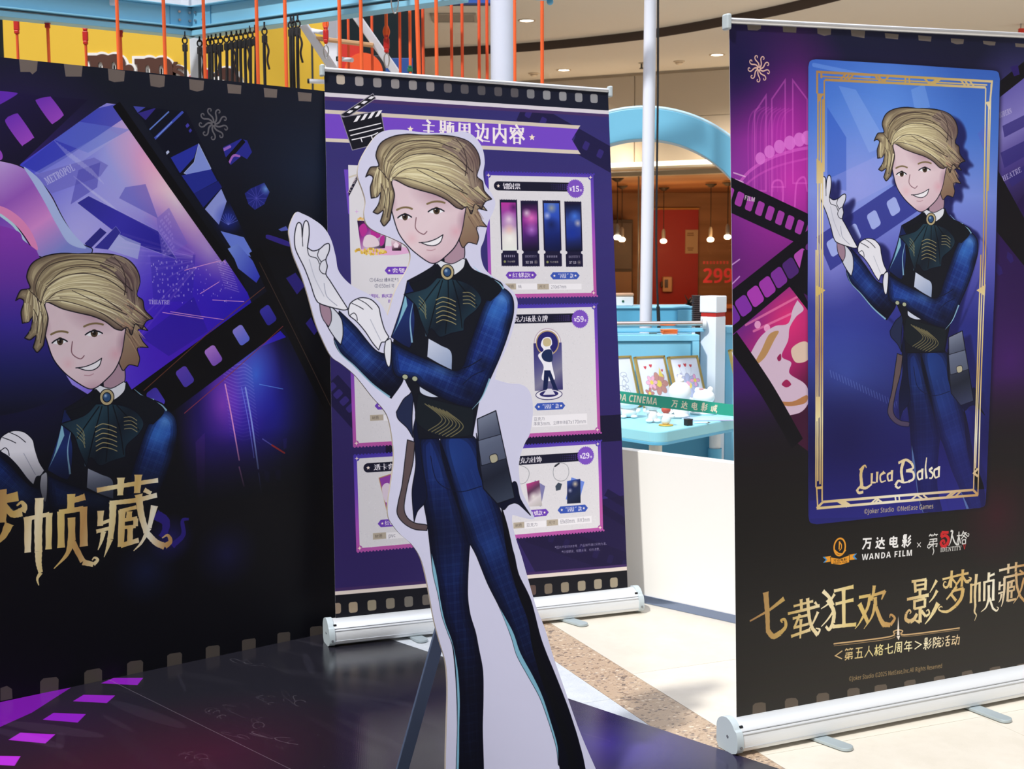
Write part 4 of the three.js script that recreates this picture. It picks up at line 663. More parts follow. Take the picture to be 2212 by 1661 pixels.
  blob(c, hair, lin(c, [-104.7,36.1], [170.7,198.2], hairM, hairL, '#ab9c80', '#7f6b66'), INK, 2.6);
  c.save(); trace(c, hair); c.clip();
  rimShade(c, hair, 22, 'rgba(60,44,40,.25)'); const dk = ['#75664f', '#83745c', '#6a5a4c', '#94866a'], md = ['#a29474', '#b3a682', '#c4b892', '#8f8168'], lt = ['#d6cba4', '#c9bd94', '#e2dab8', '#b5a884'];
  const F2a = '-77,116.6 -73.9,77 -48.2,43.4 -2.1,26.8 61.6,24 120,32.5', F2b = '-63.8,136.2 -49.4,100.7 -14.5,75.7 37.6,65.7 90,70.1 142.6,94.8', F1b = '-52.2,127.2 -15.6,128.8 30.4,141.5 76.7,160.9 105.8,176.3 137.4,195.1';
  strands(c, F2a, F2b, 46, [...dk, ...md], 4.2); strands(c, F2b, F1b, 60, [...md, ...lt, ...lt], 4.6);
  strands(c, '108.4,26.1 140,38.7 163.3,69.6 167.4,107.8 159.7,144.1', '72.8,49.3 107.6,69.7 130.8,97.3 138.5,130.8 149.7,169', 34, ['#6d5c58', '#7d6b66', '#5c4c4c', '#8d7c70', '#9a8a78'], 4.2);
  strands(c, '-89.1,101.5 -99.9,129.1 -101.7,158.8 -94.5,193.9', '-59.2,134 -50.6,161.4 -55.7,189.1 -65.5,222.4', 30, [...dk, ...md, ...lt], 3.6); strands(c, '138.6,125.2 159.7,144.1 180.8,164.1 195,177.5', '105.8,176.3 123.2,191.8 139.7,200.7 154,200.6', 22, [...md, '#b89a80', '#a5836c'], 3.4);
  glow(c, 8,101.8, 60, '232,222,176', 0.35, 1.6, 0.3); glow(c, 154.8,79.9, 46, '86,62,66', 0.45); glow(c, -53.8,40.3, 34, '90,76,66', 0.4);
  for (const q of ['-63.8,136.2 -49.4,100.7 -14.5,75.7 37.5,67.9 89.8,81.3 136.4,114', '-54.6,131.7 -20.9,106.8 25.3,103.7 71.5,120.7 123.9,155.8', '-52.2,127.2 -15.6,128.8 30.4,141.5 76.7,160.9 123.2,194.1', '-70.4,128.6 -71.9,90.1 -48.4,54.4 -2.3,37.9 55.5,38.6 107.9,55.2', '-49.2,91.9 -2.7,57.8 55.2,54.2 107.5,75.3 150.7,110.4', '7.9,106.3 65.4,134.2 135.6,164.7', '-88,103.6 -76.9,114.4 -63.7,131.8', '-79.9,145.3 -71.2,167.2 -74.2,200.4', '-64.1,150.6 -60.1,178.1 -67.8,222.4', '108.3,30.6 125.6,52.5 134.5,86 130.4,119.7', '135.9,142.1 157.1,155.4 183.1,175.4']) brush(c, '1.4>2.2 ' + q, 'rgba(38,28,32,.85)');
  c.restore();
}
// draws the figure so that three of its points fall on three points of another board (scaled along both axes)
function placedFigure(c, from, to) {
  const sx = (to[1][0] - to[0][0]) / (from[1][0] - from[0][0]), sy = (to[2][1] - to[0][1]) / (from[2][1] - from[0][1]);
  c.save(); c.translate(to[0][0], to[0][1]); c.scale(sx, sy); c.translate(-from[0][0], -from[0][1]); drawFigure(c); c.restore();
}
// a strip of film between two board points with its row of holes
function film(c, a, b, w, holes, hw, hh, holeFill, body = '#0a0a14', off = 0) {
  const L = Math.hypot(b[0] - a[0], b[1] - a[1]);
  c.save(); c.translate(a[0], a[1]); c.rotate(Math.atan2(b[1] - a[1], b[0] - a[0])); c.fillStyle = body; c.fillRect(0, -w / 2, L, w);
  for (let i = 0; i < holes; i++) { rrect(c, (i + 0.5) * L / holes - hw / 2, -hh / 2 + off, hw, hh, Math.min(hw, hh) * 0.25); c.fillStyle = typeof holeFill === 'function' ? holeFill(i) : holeFill; c.fill(); }
  c.restore();
}
function tower(c, s, a, b, rows = 0) { poly(c, s, a); const p = pts(s); if (b) { c.save(); polyPath(c, s); c.clip(); const [x0, y0] = p[0], [x1, y1] = p[1], [x3, y3] = p[3] ?? p[2]; for (let i = 1; i < 9; i++) for (let k = 1; k < rows; k++) { const f = i / 9, g = k / rows; if ((i * 7 + k * 5) % 3) { c.fillStyle = b; const x = x0 + (x1 - x0) * f + (x3 - x0) * g, y = y0 + (y1 - y0) * f + (y3 - y0) * g; c.fillRect(x, y, 5, 8); } } c.restore(); } }

const boardK = (H) => 2048 / H;
function boardTex(U0, W, H, draw) { const k = boardK(H); return canvasTex(Math.min(2048, Math.round(W * k)), 2048, (c) => { c.setTransform(k, 0, 0, k, -U0 * k, 0); draw(c); }); }

// the cut-out board: the print runs to the white margin
const standeeTex = boardTex(-330, 900, 1800, (c) => { c.fillStyle = '#d2d2ec'; c.fillRect(-400, -50, 1100, 1900); drawFigure(c); });

// left backdrop
const leftTex = boardTex(-1760, 1790, 2070, (c) => {
  c.fillStyle = '#0c0d16'; c.fillRect(-1800, -10, 1900, 2200);
  c.fillStyle = lin(c, [0, 0], [0, 620], '#191d2c', '#14182a', '#0b0c14'); c.fillRect(-1800, -10, 1900, 640);
  glow(c, -51.5,320.2, 300, '30,50,80', 0.5); glow(c, -1118.1,459.7, 500, '70,34,150', 0.9); glow(c, -1175.5,681.8, 420, '96,40,150', 0.9); glow(c, -1126.2,906.1, 420, '34,32,120', 0.8);
  // purple film strip in the upper left corner
  poly(c, '-1292.2,113.6 -874.1,120.7 -1098.6,336.6 -1309.4,512', lin(c, [-1151.8,102.5], [-1013.5,308.2], '#231a4c', '#15112c'));
  for (const s of ['-1139.6,212.4 -1134,192.7* -1106.9,180.3 -1095.1,187.8 -1055.8,246.4 -1058.7,256.3 -1086.4,276.4 -1096.2,275.4', '-1040.9,142.6 -1036.5,130.1 -1001.3,120.1 -991.5,124.3 -957.9,168.9 -960.9,181.5 -986.9,201.9 -999.4,201.2', '-1181,119.2 -1114,115 -1104.6,123 -1183,167.1', '-1174.1,296.4 -1159.8,298.1 -1153.3,314.7 -1158.6,327.1 -1175.5,330.2']) blob(c, s, lin(c, [-1135.4,168.7], [-1061.7,271.2], '#6a2fbf', '#8a3fc6', '#a84fd0'));
  // city picture inside the big frame
  const city = '-1098.6,336.6 -838.4,143.2 -811.5,127.2 -779.7,128 -398.8,639.5 -304.6,772.9 -162.8,924.4 -724.8,1087.8 -888.1,1097.7 -1321.9,799.9';
  c.save(); polyPath(c, city); c.clip();
  c.fillStyle = lin(c, [-1098.6,336.6], [-366,772.6], '#4448d8', '#8f90f0', '#b4adf4', '#6a50dc', '#2c1cc0'); c.fillRect(-1800, 0, 1900, 2000);
  glow(c, -697,241.8, 260, '205,215,255', 0.8); glow(c, -644.6,332.9, 300, '255,165,215', 1, 0.45, -0.62); glow(c, -519.7,525.6, 330, '255,185,215', 1, 0.42, -0.62); glow(c, -580.4,441.4, 200, '255,235,240', 0.9, 0.35, -0.62); glow(c, -463.4,606.2, 130, '255,225,235', 0.9, 0.5, -0.6); glow(c, -576.2,865.3, 460, '44,20,196', 1); glow(c, -579.8,984.3, 300, '90,30,190', 0.6); glow(c, -921,556.2, 240, '190,185,245', 0.7);
  poly(c, '-1093.9,341.3 -854.3,149.4 -779.7,128 -754.4,173.2 -953,310.4 -1040.6,363.7', 'rgba(52,60,190,.75)'); poly(c, '-1058,364.4 -803.9,211.9 -772.5,230.5 -1001.7,392.1', 'rgba(190,195,250,.35)'); poly(c, '-996.4,252.9 -907.7,193 -734,207.8 -880.3,291.9', 'rgba(110,130,230,.5)');
  poly(c, '-1055.7,369.3 -859.9,306.1 -813.3,329.5 -841,366.3 -1003,427', 'rgba(120,118,214,.75)'); poly(c, '-913.4,348.8 -839.4,320.4 -852.8,402.3 -943.3,460.5', 'rgba(84,80,190,.6)');
  for (let i = 0; i < 14; i++) { c.save(); c.translate(i * 9, i * 6.5); curve(c, '-989,257.5 -947.7,305.2', 'rgba(215,220,255,.28)', 3); curve(c, '-929.6,369.5 -874.4,418.2', 'rgba(215,215,255,.22)', 3); c.restore(); }
  poly(c, '-922.5,455 -882.7,431.1 -645.8,543.1 -580.8,639 -762.7,575.5', lin(c, [-916.9,444.7], [-653.4,606.5], '#31309a', '#3b34b4', '#2a22a0'), 'rgba(200,200,255,.6)', 2);
  poly(c, '-756.7,399.3 -685.2,386.6 -644.4,500.9 -779.5,436', 'rgba(90,86,200,.55)'); tower(c, '-650,501 -603.8,463.1 -538.8,584.8 -631.9,638.8', 'rgba(122,104,216,.5)', 'rgba(220,200,255,.25)', 10);
  poly(c, '-901.3,586.5 -847,535 -826.3,550.1 -886.4,606.9', '#2c2a86'); poly(c, '-870.5,601.7 -793.5,529.2 -778,549.7 -822.9,606.8', '#34329a', 'rgba(200,200,255,.5)', 1.5); poly(c, '-822.9,606.8 -783.6,554.9 -708.3,585.6 -721.1,638.6', 'rgba(180,190,240,.7)');
  tower(c, '-676.4,628.5 -510.9,623.4 -527.4,785.5 -670.2,782.2', 'rgba(50,36,170,.35)', 'rgba(215,205,255,.45)', 8); poly(c, '-718.7,902.7 -521.1,769.4 -471.6,890.8 -619.6,971.4', 'rgba(40,24,150,.5)');
  line(c, 'METROPOL', [-1017,400.1], [-923.7,349.2], 24, 'rgba(205,205,250,.75)', { font: 'serif' });
  line(c, 'THEATRE', [-687.2,790.2], [-611.8,793.2], 15, 'rgba(200,190,240,.85)', { font: 'serif' });
  for (let i = 0; i < 90; i++) { const f = rnd(), g = rnd(); const [x, y] = [-676.8,639.1], [x2, y2] = [-378.6,789]; c.fillStyle = `rgba(225,215,255,${rr(0.2, 0.7)})`; c.fillRect(x + (x2 - x) * f, y + (y2 - y) * g, 3, 5); }
  for (let i = 0; i < 30; i++) { c.save(); const [x, y] = [-482.1,639.3]; c.translate(x, y); c.rotate(2.2 + rnd() * 1.5); c.fillStyle = `rgba(235,205,255,${rr(0.03, 0.12)})`; c.fillRect(40, 0, rr(80, 330), rr(2, 9)); c.restore(); }
  for (const s of ['-609.2,818.4 -517.2,834.6 -410.6,851.7', '-553.2,677.1 -416.9,645.3 -399.2,656.4', '-497.3,759 -425,719.2', '-450.7,781.8 -329.7,790.1', '-637.6,820.3 -488.1,846.4']) curve(c, s, 'rgba(250,175,225,.8)', 2.6);
  for (let i = 0; i < 12; i++) { c.save(); c.translate(i * 3, i * 9); curve(c, '-434.7,639.8 -381.1,656.5', 'rgba(240,225,255,.3)', 3); c.restore(); }
  c.restore();
  // second picture right of the frame
  c.save(); polyPath(c, '-720.5,129.9 -531.1,135.1 -476.4,240.5 -276.3,639.9 -205.3,826 -251.9,915.1 -362.4,639.6'); c.clip(); c.fillStyle = '#0d1024'; c.fillRect(-1800, 0, 1900, 2000);
  poly(c, '-720.5,129.9 -674.1,128.8 -710.5,154.9', '#4a50b8'); poly(c, '-704.9,152 -638.1,129.4 -678.3,173.5', '#392f92'); curve(c, '-665.5,204.8 -593.7,139.3', '#6a8ae0', 5, 'butt'); curve(c, '-648.2,233.9 -542.5,135.9', '#4658c8', 9, 'butt'); curve(c, '-641.3,228.3 -583.4,172.7', '#8fb0f0', 3, 'butt');
  poly(c, '-592.9,293.9 -488,241.1 -506.9,290 -560.3,345.4', '#2b36b0'); poly(c, '-488,241.1 -443.6,324.7 -483,366.5 -546,344.8 -507.4,306', '#8c9fee', '#cfd8ff', 1.5); poly(c, '-554.9,353.1 -443.7,327.4 -421.1,367 -510.5,412.9', '#25309c'); poly(c, '-510.5,412.9 -418.1,366.9 -403.8,388.1 -476.9,460.3', '#1c2480');
  poly(c, '-471.2,465.6 -406.9,393.6 -387.2,436.6 -419.4,518.9', '#98a4ee'); glow(c, -382.8,496.5, 60, '40,60,190', 0.9); for (let i = 0; i < 9; i++) { const a = -0.4 - i * 0.28, [x, y] = [-383.4,518.4]; c.strokeStyle = 'rgba(120,130,230,.6)'; c.lineWidth = 2; c.beginPath(); c.moveTo(x, y); c.lineTo(x + 40 * Math.cos(a), y + 40 * Math.sin(a)); c.stroke(); }
  poly(c, '-414,540.6 -323.7,561.7 -276.3,639.9 -373.5,600.5', '#7088ea'); poly(c, '-422.2,618 -348.8,584.9 -252.5,685.2 -278.4,724.1', lin(c, [-422.2,618], [-265.8,718.6], '#86a4f2', '#3038c0'));
  c.restore();
  poly(c, '-609.2,276.3 -600.6,269.1 -595.7,275.7 -606.2,285.6', '#c9d3f5'); poly(c, '-535.4,182.9 -526.5,173.3 -519.8,181.9 -529.9,191.5', '#4a44b8'); poly(c, '-524.4,199.6 -516.7,190.7 -511.1,198.9 -519.4,206.8', '#3f3cae');
  curve(c, '-778.6,127.9 -590,383.4 -398.8,639.5', '#08080f', 30, 'butt');
  // windows of the dark strip right of the emblem
  c.save(); polyPath(c, '-397,249.9 -326.8,216.4 -302.5,220.5 -283.9,260.6 -304.2,286.2 -325.4,276.2 -368.6,309.7 -388.8,279.2'); c.clip(); c.fillStyle = '#2b2f9c'; c.fillRect(-600, 0, 500, 800); curve(c, '-401.7,312.2 -314.8,221.2', '#0b0c18', 16, 'butt'); curve(c, '-377.7,311.2 -358.7,277.8 -334.5,276.7', '#b070d0', 8); curve(c, '-394.2,257.8 -369.9,245.8', '#a070d8', 10); c.restore();
  c.save(); polyPath(c, '-316.6,407.3 -294.7,390.2 -238.2,366.3 -217.1,398.9 -240.2,444 -278,464.3 -302.3,445.5'); c.clip(); c.fillStyle = '#232a86'; c.fillRect(-600, 0, 500, 900); glow(c, -232.5,388.3, 26, '120,170,240', 0.9); for (let i = 0; i < 12; i++) { const a = i * 0.52, [x, y] = [-270.8,422.6]; c.strokeStyle = 'rgba(90,90,200,.7)'; c.lineWidth = 2; c.beginPath(); c.moveTo(x, y); c.lineTo(x + 40 * Math.cos(a), y + 40 * Math.sin(a)); c.stroke(); } c.restore();
  blob(c, '-236.8,561 -224,552.5 -141.8,577.3 -142.2,594.3 -224.4,569.3', '#33268a'); poly(c, '-185.5,532.5 -153.3,519.7 -143.4,534.9 -172.9,539.1', '#5560c0');
  for (const s of ['-157.7,708.7 -118.4,689.2 -80.3,738.4 -113.7,769.3', '-80.1,876.7 -56.4,854.3 -30.9,907.5 -44.6,921.5']) poly(c, s, '#2d2380');
  // lower picture: light streaks in blue haze
  c.save(); polyPath(c, '-743.6,1151.5 -167.3,845.2 17.2,1192.1 12.1,1609.7 -738.8,1513'); c.clip();
  glow(c, -375.8,1134.8, 430, '74,38,214', 1, 0.55, 0); glow(c, -336.1,1030.5, 260, '120,70,215', 0.85, 0.6, 0); glow(c, -286.9,1055.9, 170, '80,150,255', 0.9, 0.6); glow(c, -220.2,1174.5, 330, '34,36,190', 0.7, 0.6); glow(c, -425.2,1159.2, 150, '170,80,215', 0.7, 0.6); glow(c, -472,1322.8, 250, '46,26,130', 0.7, 0.5);
  for (let i = 0; i < 22; i++) { c.save(); c.translate(i * 1.2, i * 13); curve(c, '-420.6,992.5 -372.5,1014.5 -335.6,1012.6 -305.1,1032.3', `rgba(190,190,255,${0.26 - i * 0.009})`, 4); c.restore(); }
  for (const [s, col, w] of [['-411,1082 -389.7,1195.5 -363.3,1358.9', 'rgba(250,170,225,.85)', 5], ['-364,1384.4 -347.2,1454.6', 'rgba(235,150,220,.8)', 5], ['-347.1,1097.4 -322.5,1223.6 -304,1356.3', 'rgba(120,130,250,.8)', 3.5], ['-331.6,1098.4 -310,1224.6 -288,1398.1', 'rgba(150,170,255,.9)', 6], ['-286.6,1415.5 -277.7,1491.4', 'rgba(110,120,230,.8)', 4], ['-275.2,1090.7 -180.1,1114', 'rgba(110,170,255,.7)', 3], ['-267.6,1291.1 -230,1317.5', 'rgba(130,130,245,.7)', 4], ['-230,1317.5 -179.2,1351.4', 'rgba(225,60,50,.9)', 6]]) curve(c, s, col, w);
  poly(c, '-530.3,1278.3 -493.8,1248.3 -500.4,1476.4 -527.3,1478.8', 'rgba(90,44,150,.35)'); poly(c, '-264.2,1406.4 -242,1414.5 -246.2,1454.6 -261.8,1441.3', '#221d66'); poly(c, '-184.5,1298.6 -168.2,1297.2 -171.1,1334.7 -182.1,1336.5', '#241d70'); poly(c, '-219.5,1411.1 -196.9,1410.6 -197.8,1451.3 -217.1,1446.2', '#1c1758');
  c.restore();
  film(c, [-726.8,1147.5], [-179.3,807.8], 150, 5, 46, 68, (i) => lin(c, [0, -30], [0, 40], ...[['#3d2f9e', '#4a3cc0'], ['#5a3fb4', '#4436a8'], ['#b07ad8', '#7a4fc0'], ['#8f86e6', '#5a6ade'], ['#3c36ae', '#2c2796']][i]), '#07070e');
  curve(c, '-713.6,1084.2 -447.5,880.7 -228.3,727.6', 'rgba(120,70,50,.8)', 3); curve(c, '-568.2,1173.2 -373.1,1034 -161.6,873.9', 'rgba(150,60,70,.8)', 3);
  curve(c, '-281.7,606.8 -130.1,915.2 17,1198.1', '#08080f', 50, 'butt'); curve(c, '-264.1,651.5 -117.3,927.2 20.6,1192.4', 'rgba(110,84,66,.6)', 3);
  // pink and lilac ribbon that curls behind the figure
  blob(c, '-1347.8,347.3 -1161.1,329.6* -1108.5,340.9 -1065.4,364.7 -1031.9,398.1 -1003.4,437 -975.2,496.3 -946.4,546.3 -911.7,586.6 -875.9,606.9 -913.6,638 -1055.8,627.1 -1092.7,557.7 -1139.5,509.1 -1167.9,495.9 -1353,465.4', lin(c, [-1161.5,339.3], [-974.3,607], '#c3a2e6', '#9b5cc4', '#d88fd8', '#7f8ad6'), INK, 3);
  blob(c, '-1089.2,346 -1041.3,383.5 -1003.6,441.9 -970.5,506.3 -936.5,556.3 -896.7,601.8 -953.1,586.8 -991.6,526.7 -1029.1,452.6 -1061.6,394.1', '#aebff0'); blob(c, '-1260.9,458.3 -1166.9,470.6 -1110.1,503.7 -1072.7,552.6 -1055,607.2 -1088.9,587.4 -1140.3,528.7 -1197,505.2', '#e58cc4'); blob(c, '-1354.7,503.2 -1168,498.9* -1121.1,533.4 -1088.5,577.5 -1065.7,627.1 -1086.3,647 -1145.5,656.6 -1365.6,750.7', lin(c, [-1168.5,509.6], [-1125.2,636.9], '#7a4bbf', '#9a58cc', '#7f6fd4'), INK, 3); curve(c, '-1168,498.9 -1125.9,533.5 -1091.4,587.4', '#b6d8ea', 9);
  blob(c, '-1399.1,490.8* -1140.8,539.4 -1098.4,578.4 -1060,608.1* -1037.4,668.1 -1030,738.5 -1023,819.4 -1011.3,911.1 -988.8,993.9 -955,1057.7* -1044,1102.9 -1193.9,1132 -1427.9,1132.8*', lin(c, [0, [-1170.5,559.3][1]], [0, [-1193.7,1127][1]], '#8a3db8', '#6a36a8', '#3c2c98', '#1d2060', '#101226')); 
  // figure, cut off by the lower darkness
  { const a = [[80.3,354.4], [-24.3,219.9], [-24.3,219.9]], b = [[-844.2,1098.2], [-995.8,903.8], [-995.8,903.8]]; c.save(); c.beginPath(); c.rect(-1800, 0, 1900, [-906.2,1502.3][1]); c.clip(); placedFigure(c, a, b); c.restore(); }
  { const y0 = [-897.3,1252.8][1], y1 = [-906.2,1502.3][1]; c.fillStyle = lin(c, [0, y0], [0, y1], 'rgba(9,10,18,0)', 'rgba(9,10,18,.55)', 'rgba(9,10,18,1)'); c.fillRect(-1800, y0, 1900, y1 - y0 + 2); c.fillStyle = '#0b0b12'; c.fillRect(-1800, y1, 1900, 2070 - y1); }
  glow(c, -634.2,1609.7, 90, '40,34,130', 0.7); glow(c, -420.3,1693.1, 130, '30,30,100', 0.5); glow(c, -726.4,1710.4, 120, '24,34,80', 0.6);
  brush(c, '36>20 -686.5,1516.6 -650.6,1544.8 -651.6,1576.2 -668.7,1597.5 | 22>8 -628.7,1634.7 -586,1601 -586.5,1549.3 -563.5,1548.3', '#2a1f78');
  // gold title
  const g = gold(c, ...[-1240.5,1424], ...[-631.1,1579]);
  brush(c, '30>28 -1287.8,1411 -1148.6,1397.2 | 28>22 -1198.4,1369.6 -1196.8,1415 -1201,1476 | 14>30 -1195,1415.2 -1168.5,1453 -1138.2,1449.6 | 24>5 -1138.2,1449.6 -1129.4,1434.2 -1138.8,1418.5 -1155.1,1427.4 | 30>10 -1180.2,1482.4 -1202.9,1523 -1231.6,1544.3', g);
  brush(c, '26>20 -1120.1,1468.4 -1125.8,1585.2 | 14>14 -1128.5,1474.6 -1050.7,1468.1 | 22>20 -1051.6,1464.3 -1058,1584.8 | 28>24 -1081.2,1410.8 -1088.9,1516.7 -1090.9,1586.7 | 24>14 -1090.9,1586.7 -1091.4,1627.4 -1086.4,1657.9 | 14>3 -1086.4,1657.9 -1098,1676.5 -1094.2,1699.4 | 26>24 -976.2,1410.3 -980.6,1469.6 | 18>22 -971.8,1433.2 -930.2,1425.1 | 24>23 -1012.7,1463.6 -1016.5,1585.6 | 17>17 -1019.4,1466.5 -937.2,1463.8 | 24>27 -937,1458.1 -940.7,1591.7 | 25>24 -978.3,1488.6 -980.4,1565.3 | 26>3 -980.3,1561.5 -996.9,1608 -1043,1651.6 | 20>18 -977,1573.3 -945.6,1642.1 | 20>16 -945.7,1644 -910,1658.2 | 14>4 -910,1658.2 -895.3,1644 -905.4,1634.9 -914.4,1642.3', g);
  brush(c, '16>15 -889.6,1408 -798.5,1402.5 -672.5,1398.1 | 26>20 -804.5,1374.3 -809.4,1434.9 | 26>22 -742.9,1371 -749.7,1434.3 | 16>13 -723.9,1425.7 -699.4,1441 | 16>17 -847.1,1457.1 -748.9,1457.6 -678.2,1449.3 | 26>20 -835.4,1455.5 -839.5,1516.2 -849.4,1579.9 | 20>2 -849.4,1579.9 -860.2,1609 -872.8,1638.6 | 22>19 -878.7,1478.7 -882.5,1530.3 | 12>12 -884.2,1523.6 -847.2,1515.1 | 13>13 -896.5,1547.4 -847,1541.9 | 19>3 -871.6,1550.1 -880.5,1583.2 -893,1611.1 | 25>22 -804.4,1486.2 -813.4,1611.2 | 13>13 -813.2,1488.9 -753.7,1482.1 | 13>12 -802.5,1521.8 -751.8,1519.9 | 18>17 -757,1521.2 -759.1,1548 | 12>12 -806.5,1546.6 -758.3,1547.7 | 20>20 -778.7,1493.3 -781.9,1519.8 | 20>20 -777.9,1551.3 -780.6,1597.3 | 17>17 -813.3,1607.3 -748.7,1597.2 | 26>20 -744.3,1438.8 -737.7,1506.2 -720.7,1574.6 | 20>24 -720.7,1574.6 -685.6,1615.5 -655.4,1632.8 | 22>4 -655.4,1632.8 -634.4,1618 -644,1595 -664.7,1601.9 | 24>16 -688.7,1485.1 -710.2,1560.4 | 17>3 -710.2,1560.4 -741.1,1608.8 -768.6,1632', g);
  emblem(c, -430.4,171.1, [-373.8,167.6][0] - [-430.4,171.1][0], lin(c, [-481.7,123.8], [-378.2,219.2], '#cdb5a6', '#e3c8b4', '#8f8684', '#6c6a70'));
  // sprocket tabs along both edges
  for (const [x, y, w, h] of [['-1091.3,6.9 -1031.7,8.2 -1036.5,42.2 -1050.8,54.7 -1057.8,47.5 -1088.2,50.1'], ['-949.4,10 -887.2,11.9 -892.1,48.2 -944.4,52.5'], ['-803.3,14.5 -744.8,17 -749.2,51.4 -782.6,57.2 -801.5,52.2'], ['-660.6,19.5 -604,20.9 -608,57 -624.9,62 -656.9,59.4'], ['-517.4,24.6 -461.4,25.8 -465.2,57.9 -488.7,65 -516.2,60.3'], ['-374.8,29.4 -319.5,30.4 -322.7,60.9 -372.1,61.4'], ['-232.4,32.2 -177.4,32.8 -180.6,63.4 -229.5,64.8'], ['-94.6,35.8 -36.1,35.8 -39.4,66.5 -91.4,68']]) poly(c, x, '#7a6e68');
  for (const x of ['-1230,2015 -1209.4,2011.4 -1193.4,2025.6 -1193.2,2058.1 -1231.7,2057.7', '-1102.7,2020.6 -1091.7,2012 -1049,2015.5 -1041.3,2025.4 -1043.9,2066.3 -1104.3,2061.9', '-954.7,2021.4 -945.1,2015 -903.2,2015.8 -893.4,2025.7 -894.8,2066 -956.2,2063', '-805.4,2021.1 -794.7,2015.2 -755.2,2017.5 -747.3,2027.1 -749.8,2066.9 -806.9,2066.4', '-659.1,2021.7 -649.9,2016.6 -610.5,2018.5 -603.4,2027 -605.9,2068.7 -660.5,2068', '-512.9,2022.4 -504,2018.2 -464.3,2021.1 -458.2,2028.9 -459.5,2073.5 -514.4,2072.6', '-369.9,2023.7 -361.4,2020.5 -318.8,2023.8 -314.3,2030.8 -316.1,2071.9 -371.2,2070.7', '-225.3,2025.6 -217.1,2022.2 -176.3,2026.2 -171,2033.4 -173.3,2073.9 -226.5,2074.1', '-86.3,2029.2 -77.1,2024.7 -38.3,2028.7 -31.4,2036.3 -32.2,2077.2 -87.3,2075.5']) poly(c, x, '#4f4843');
});

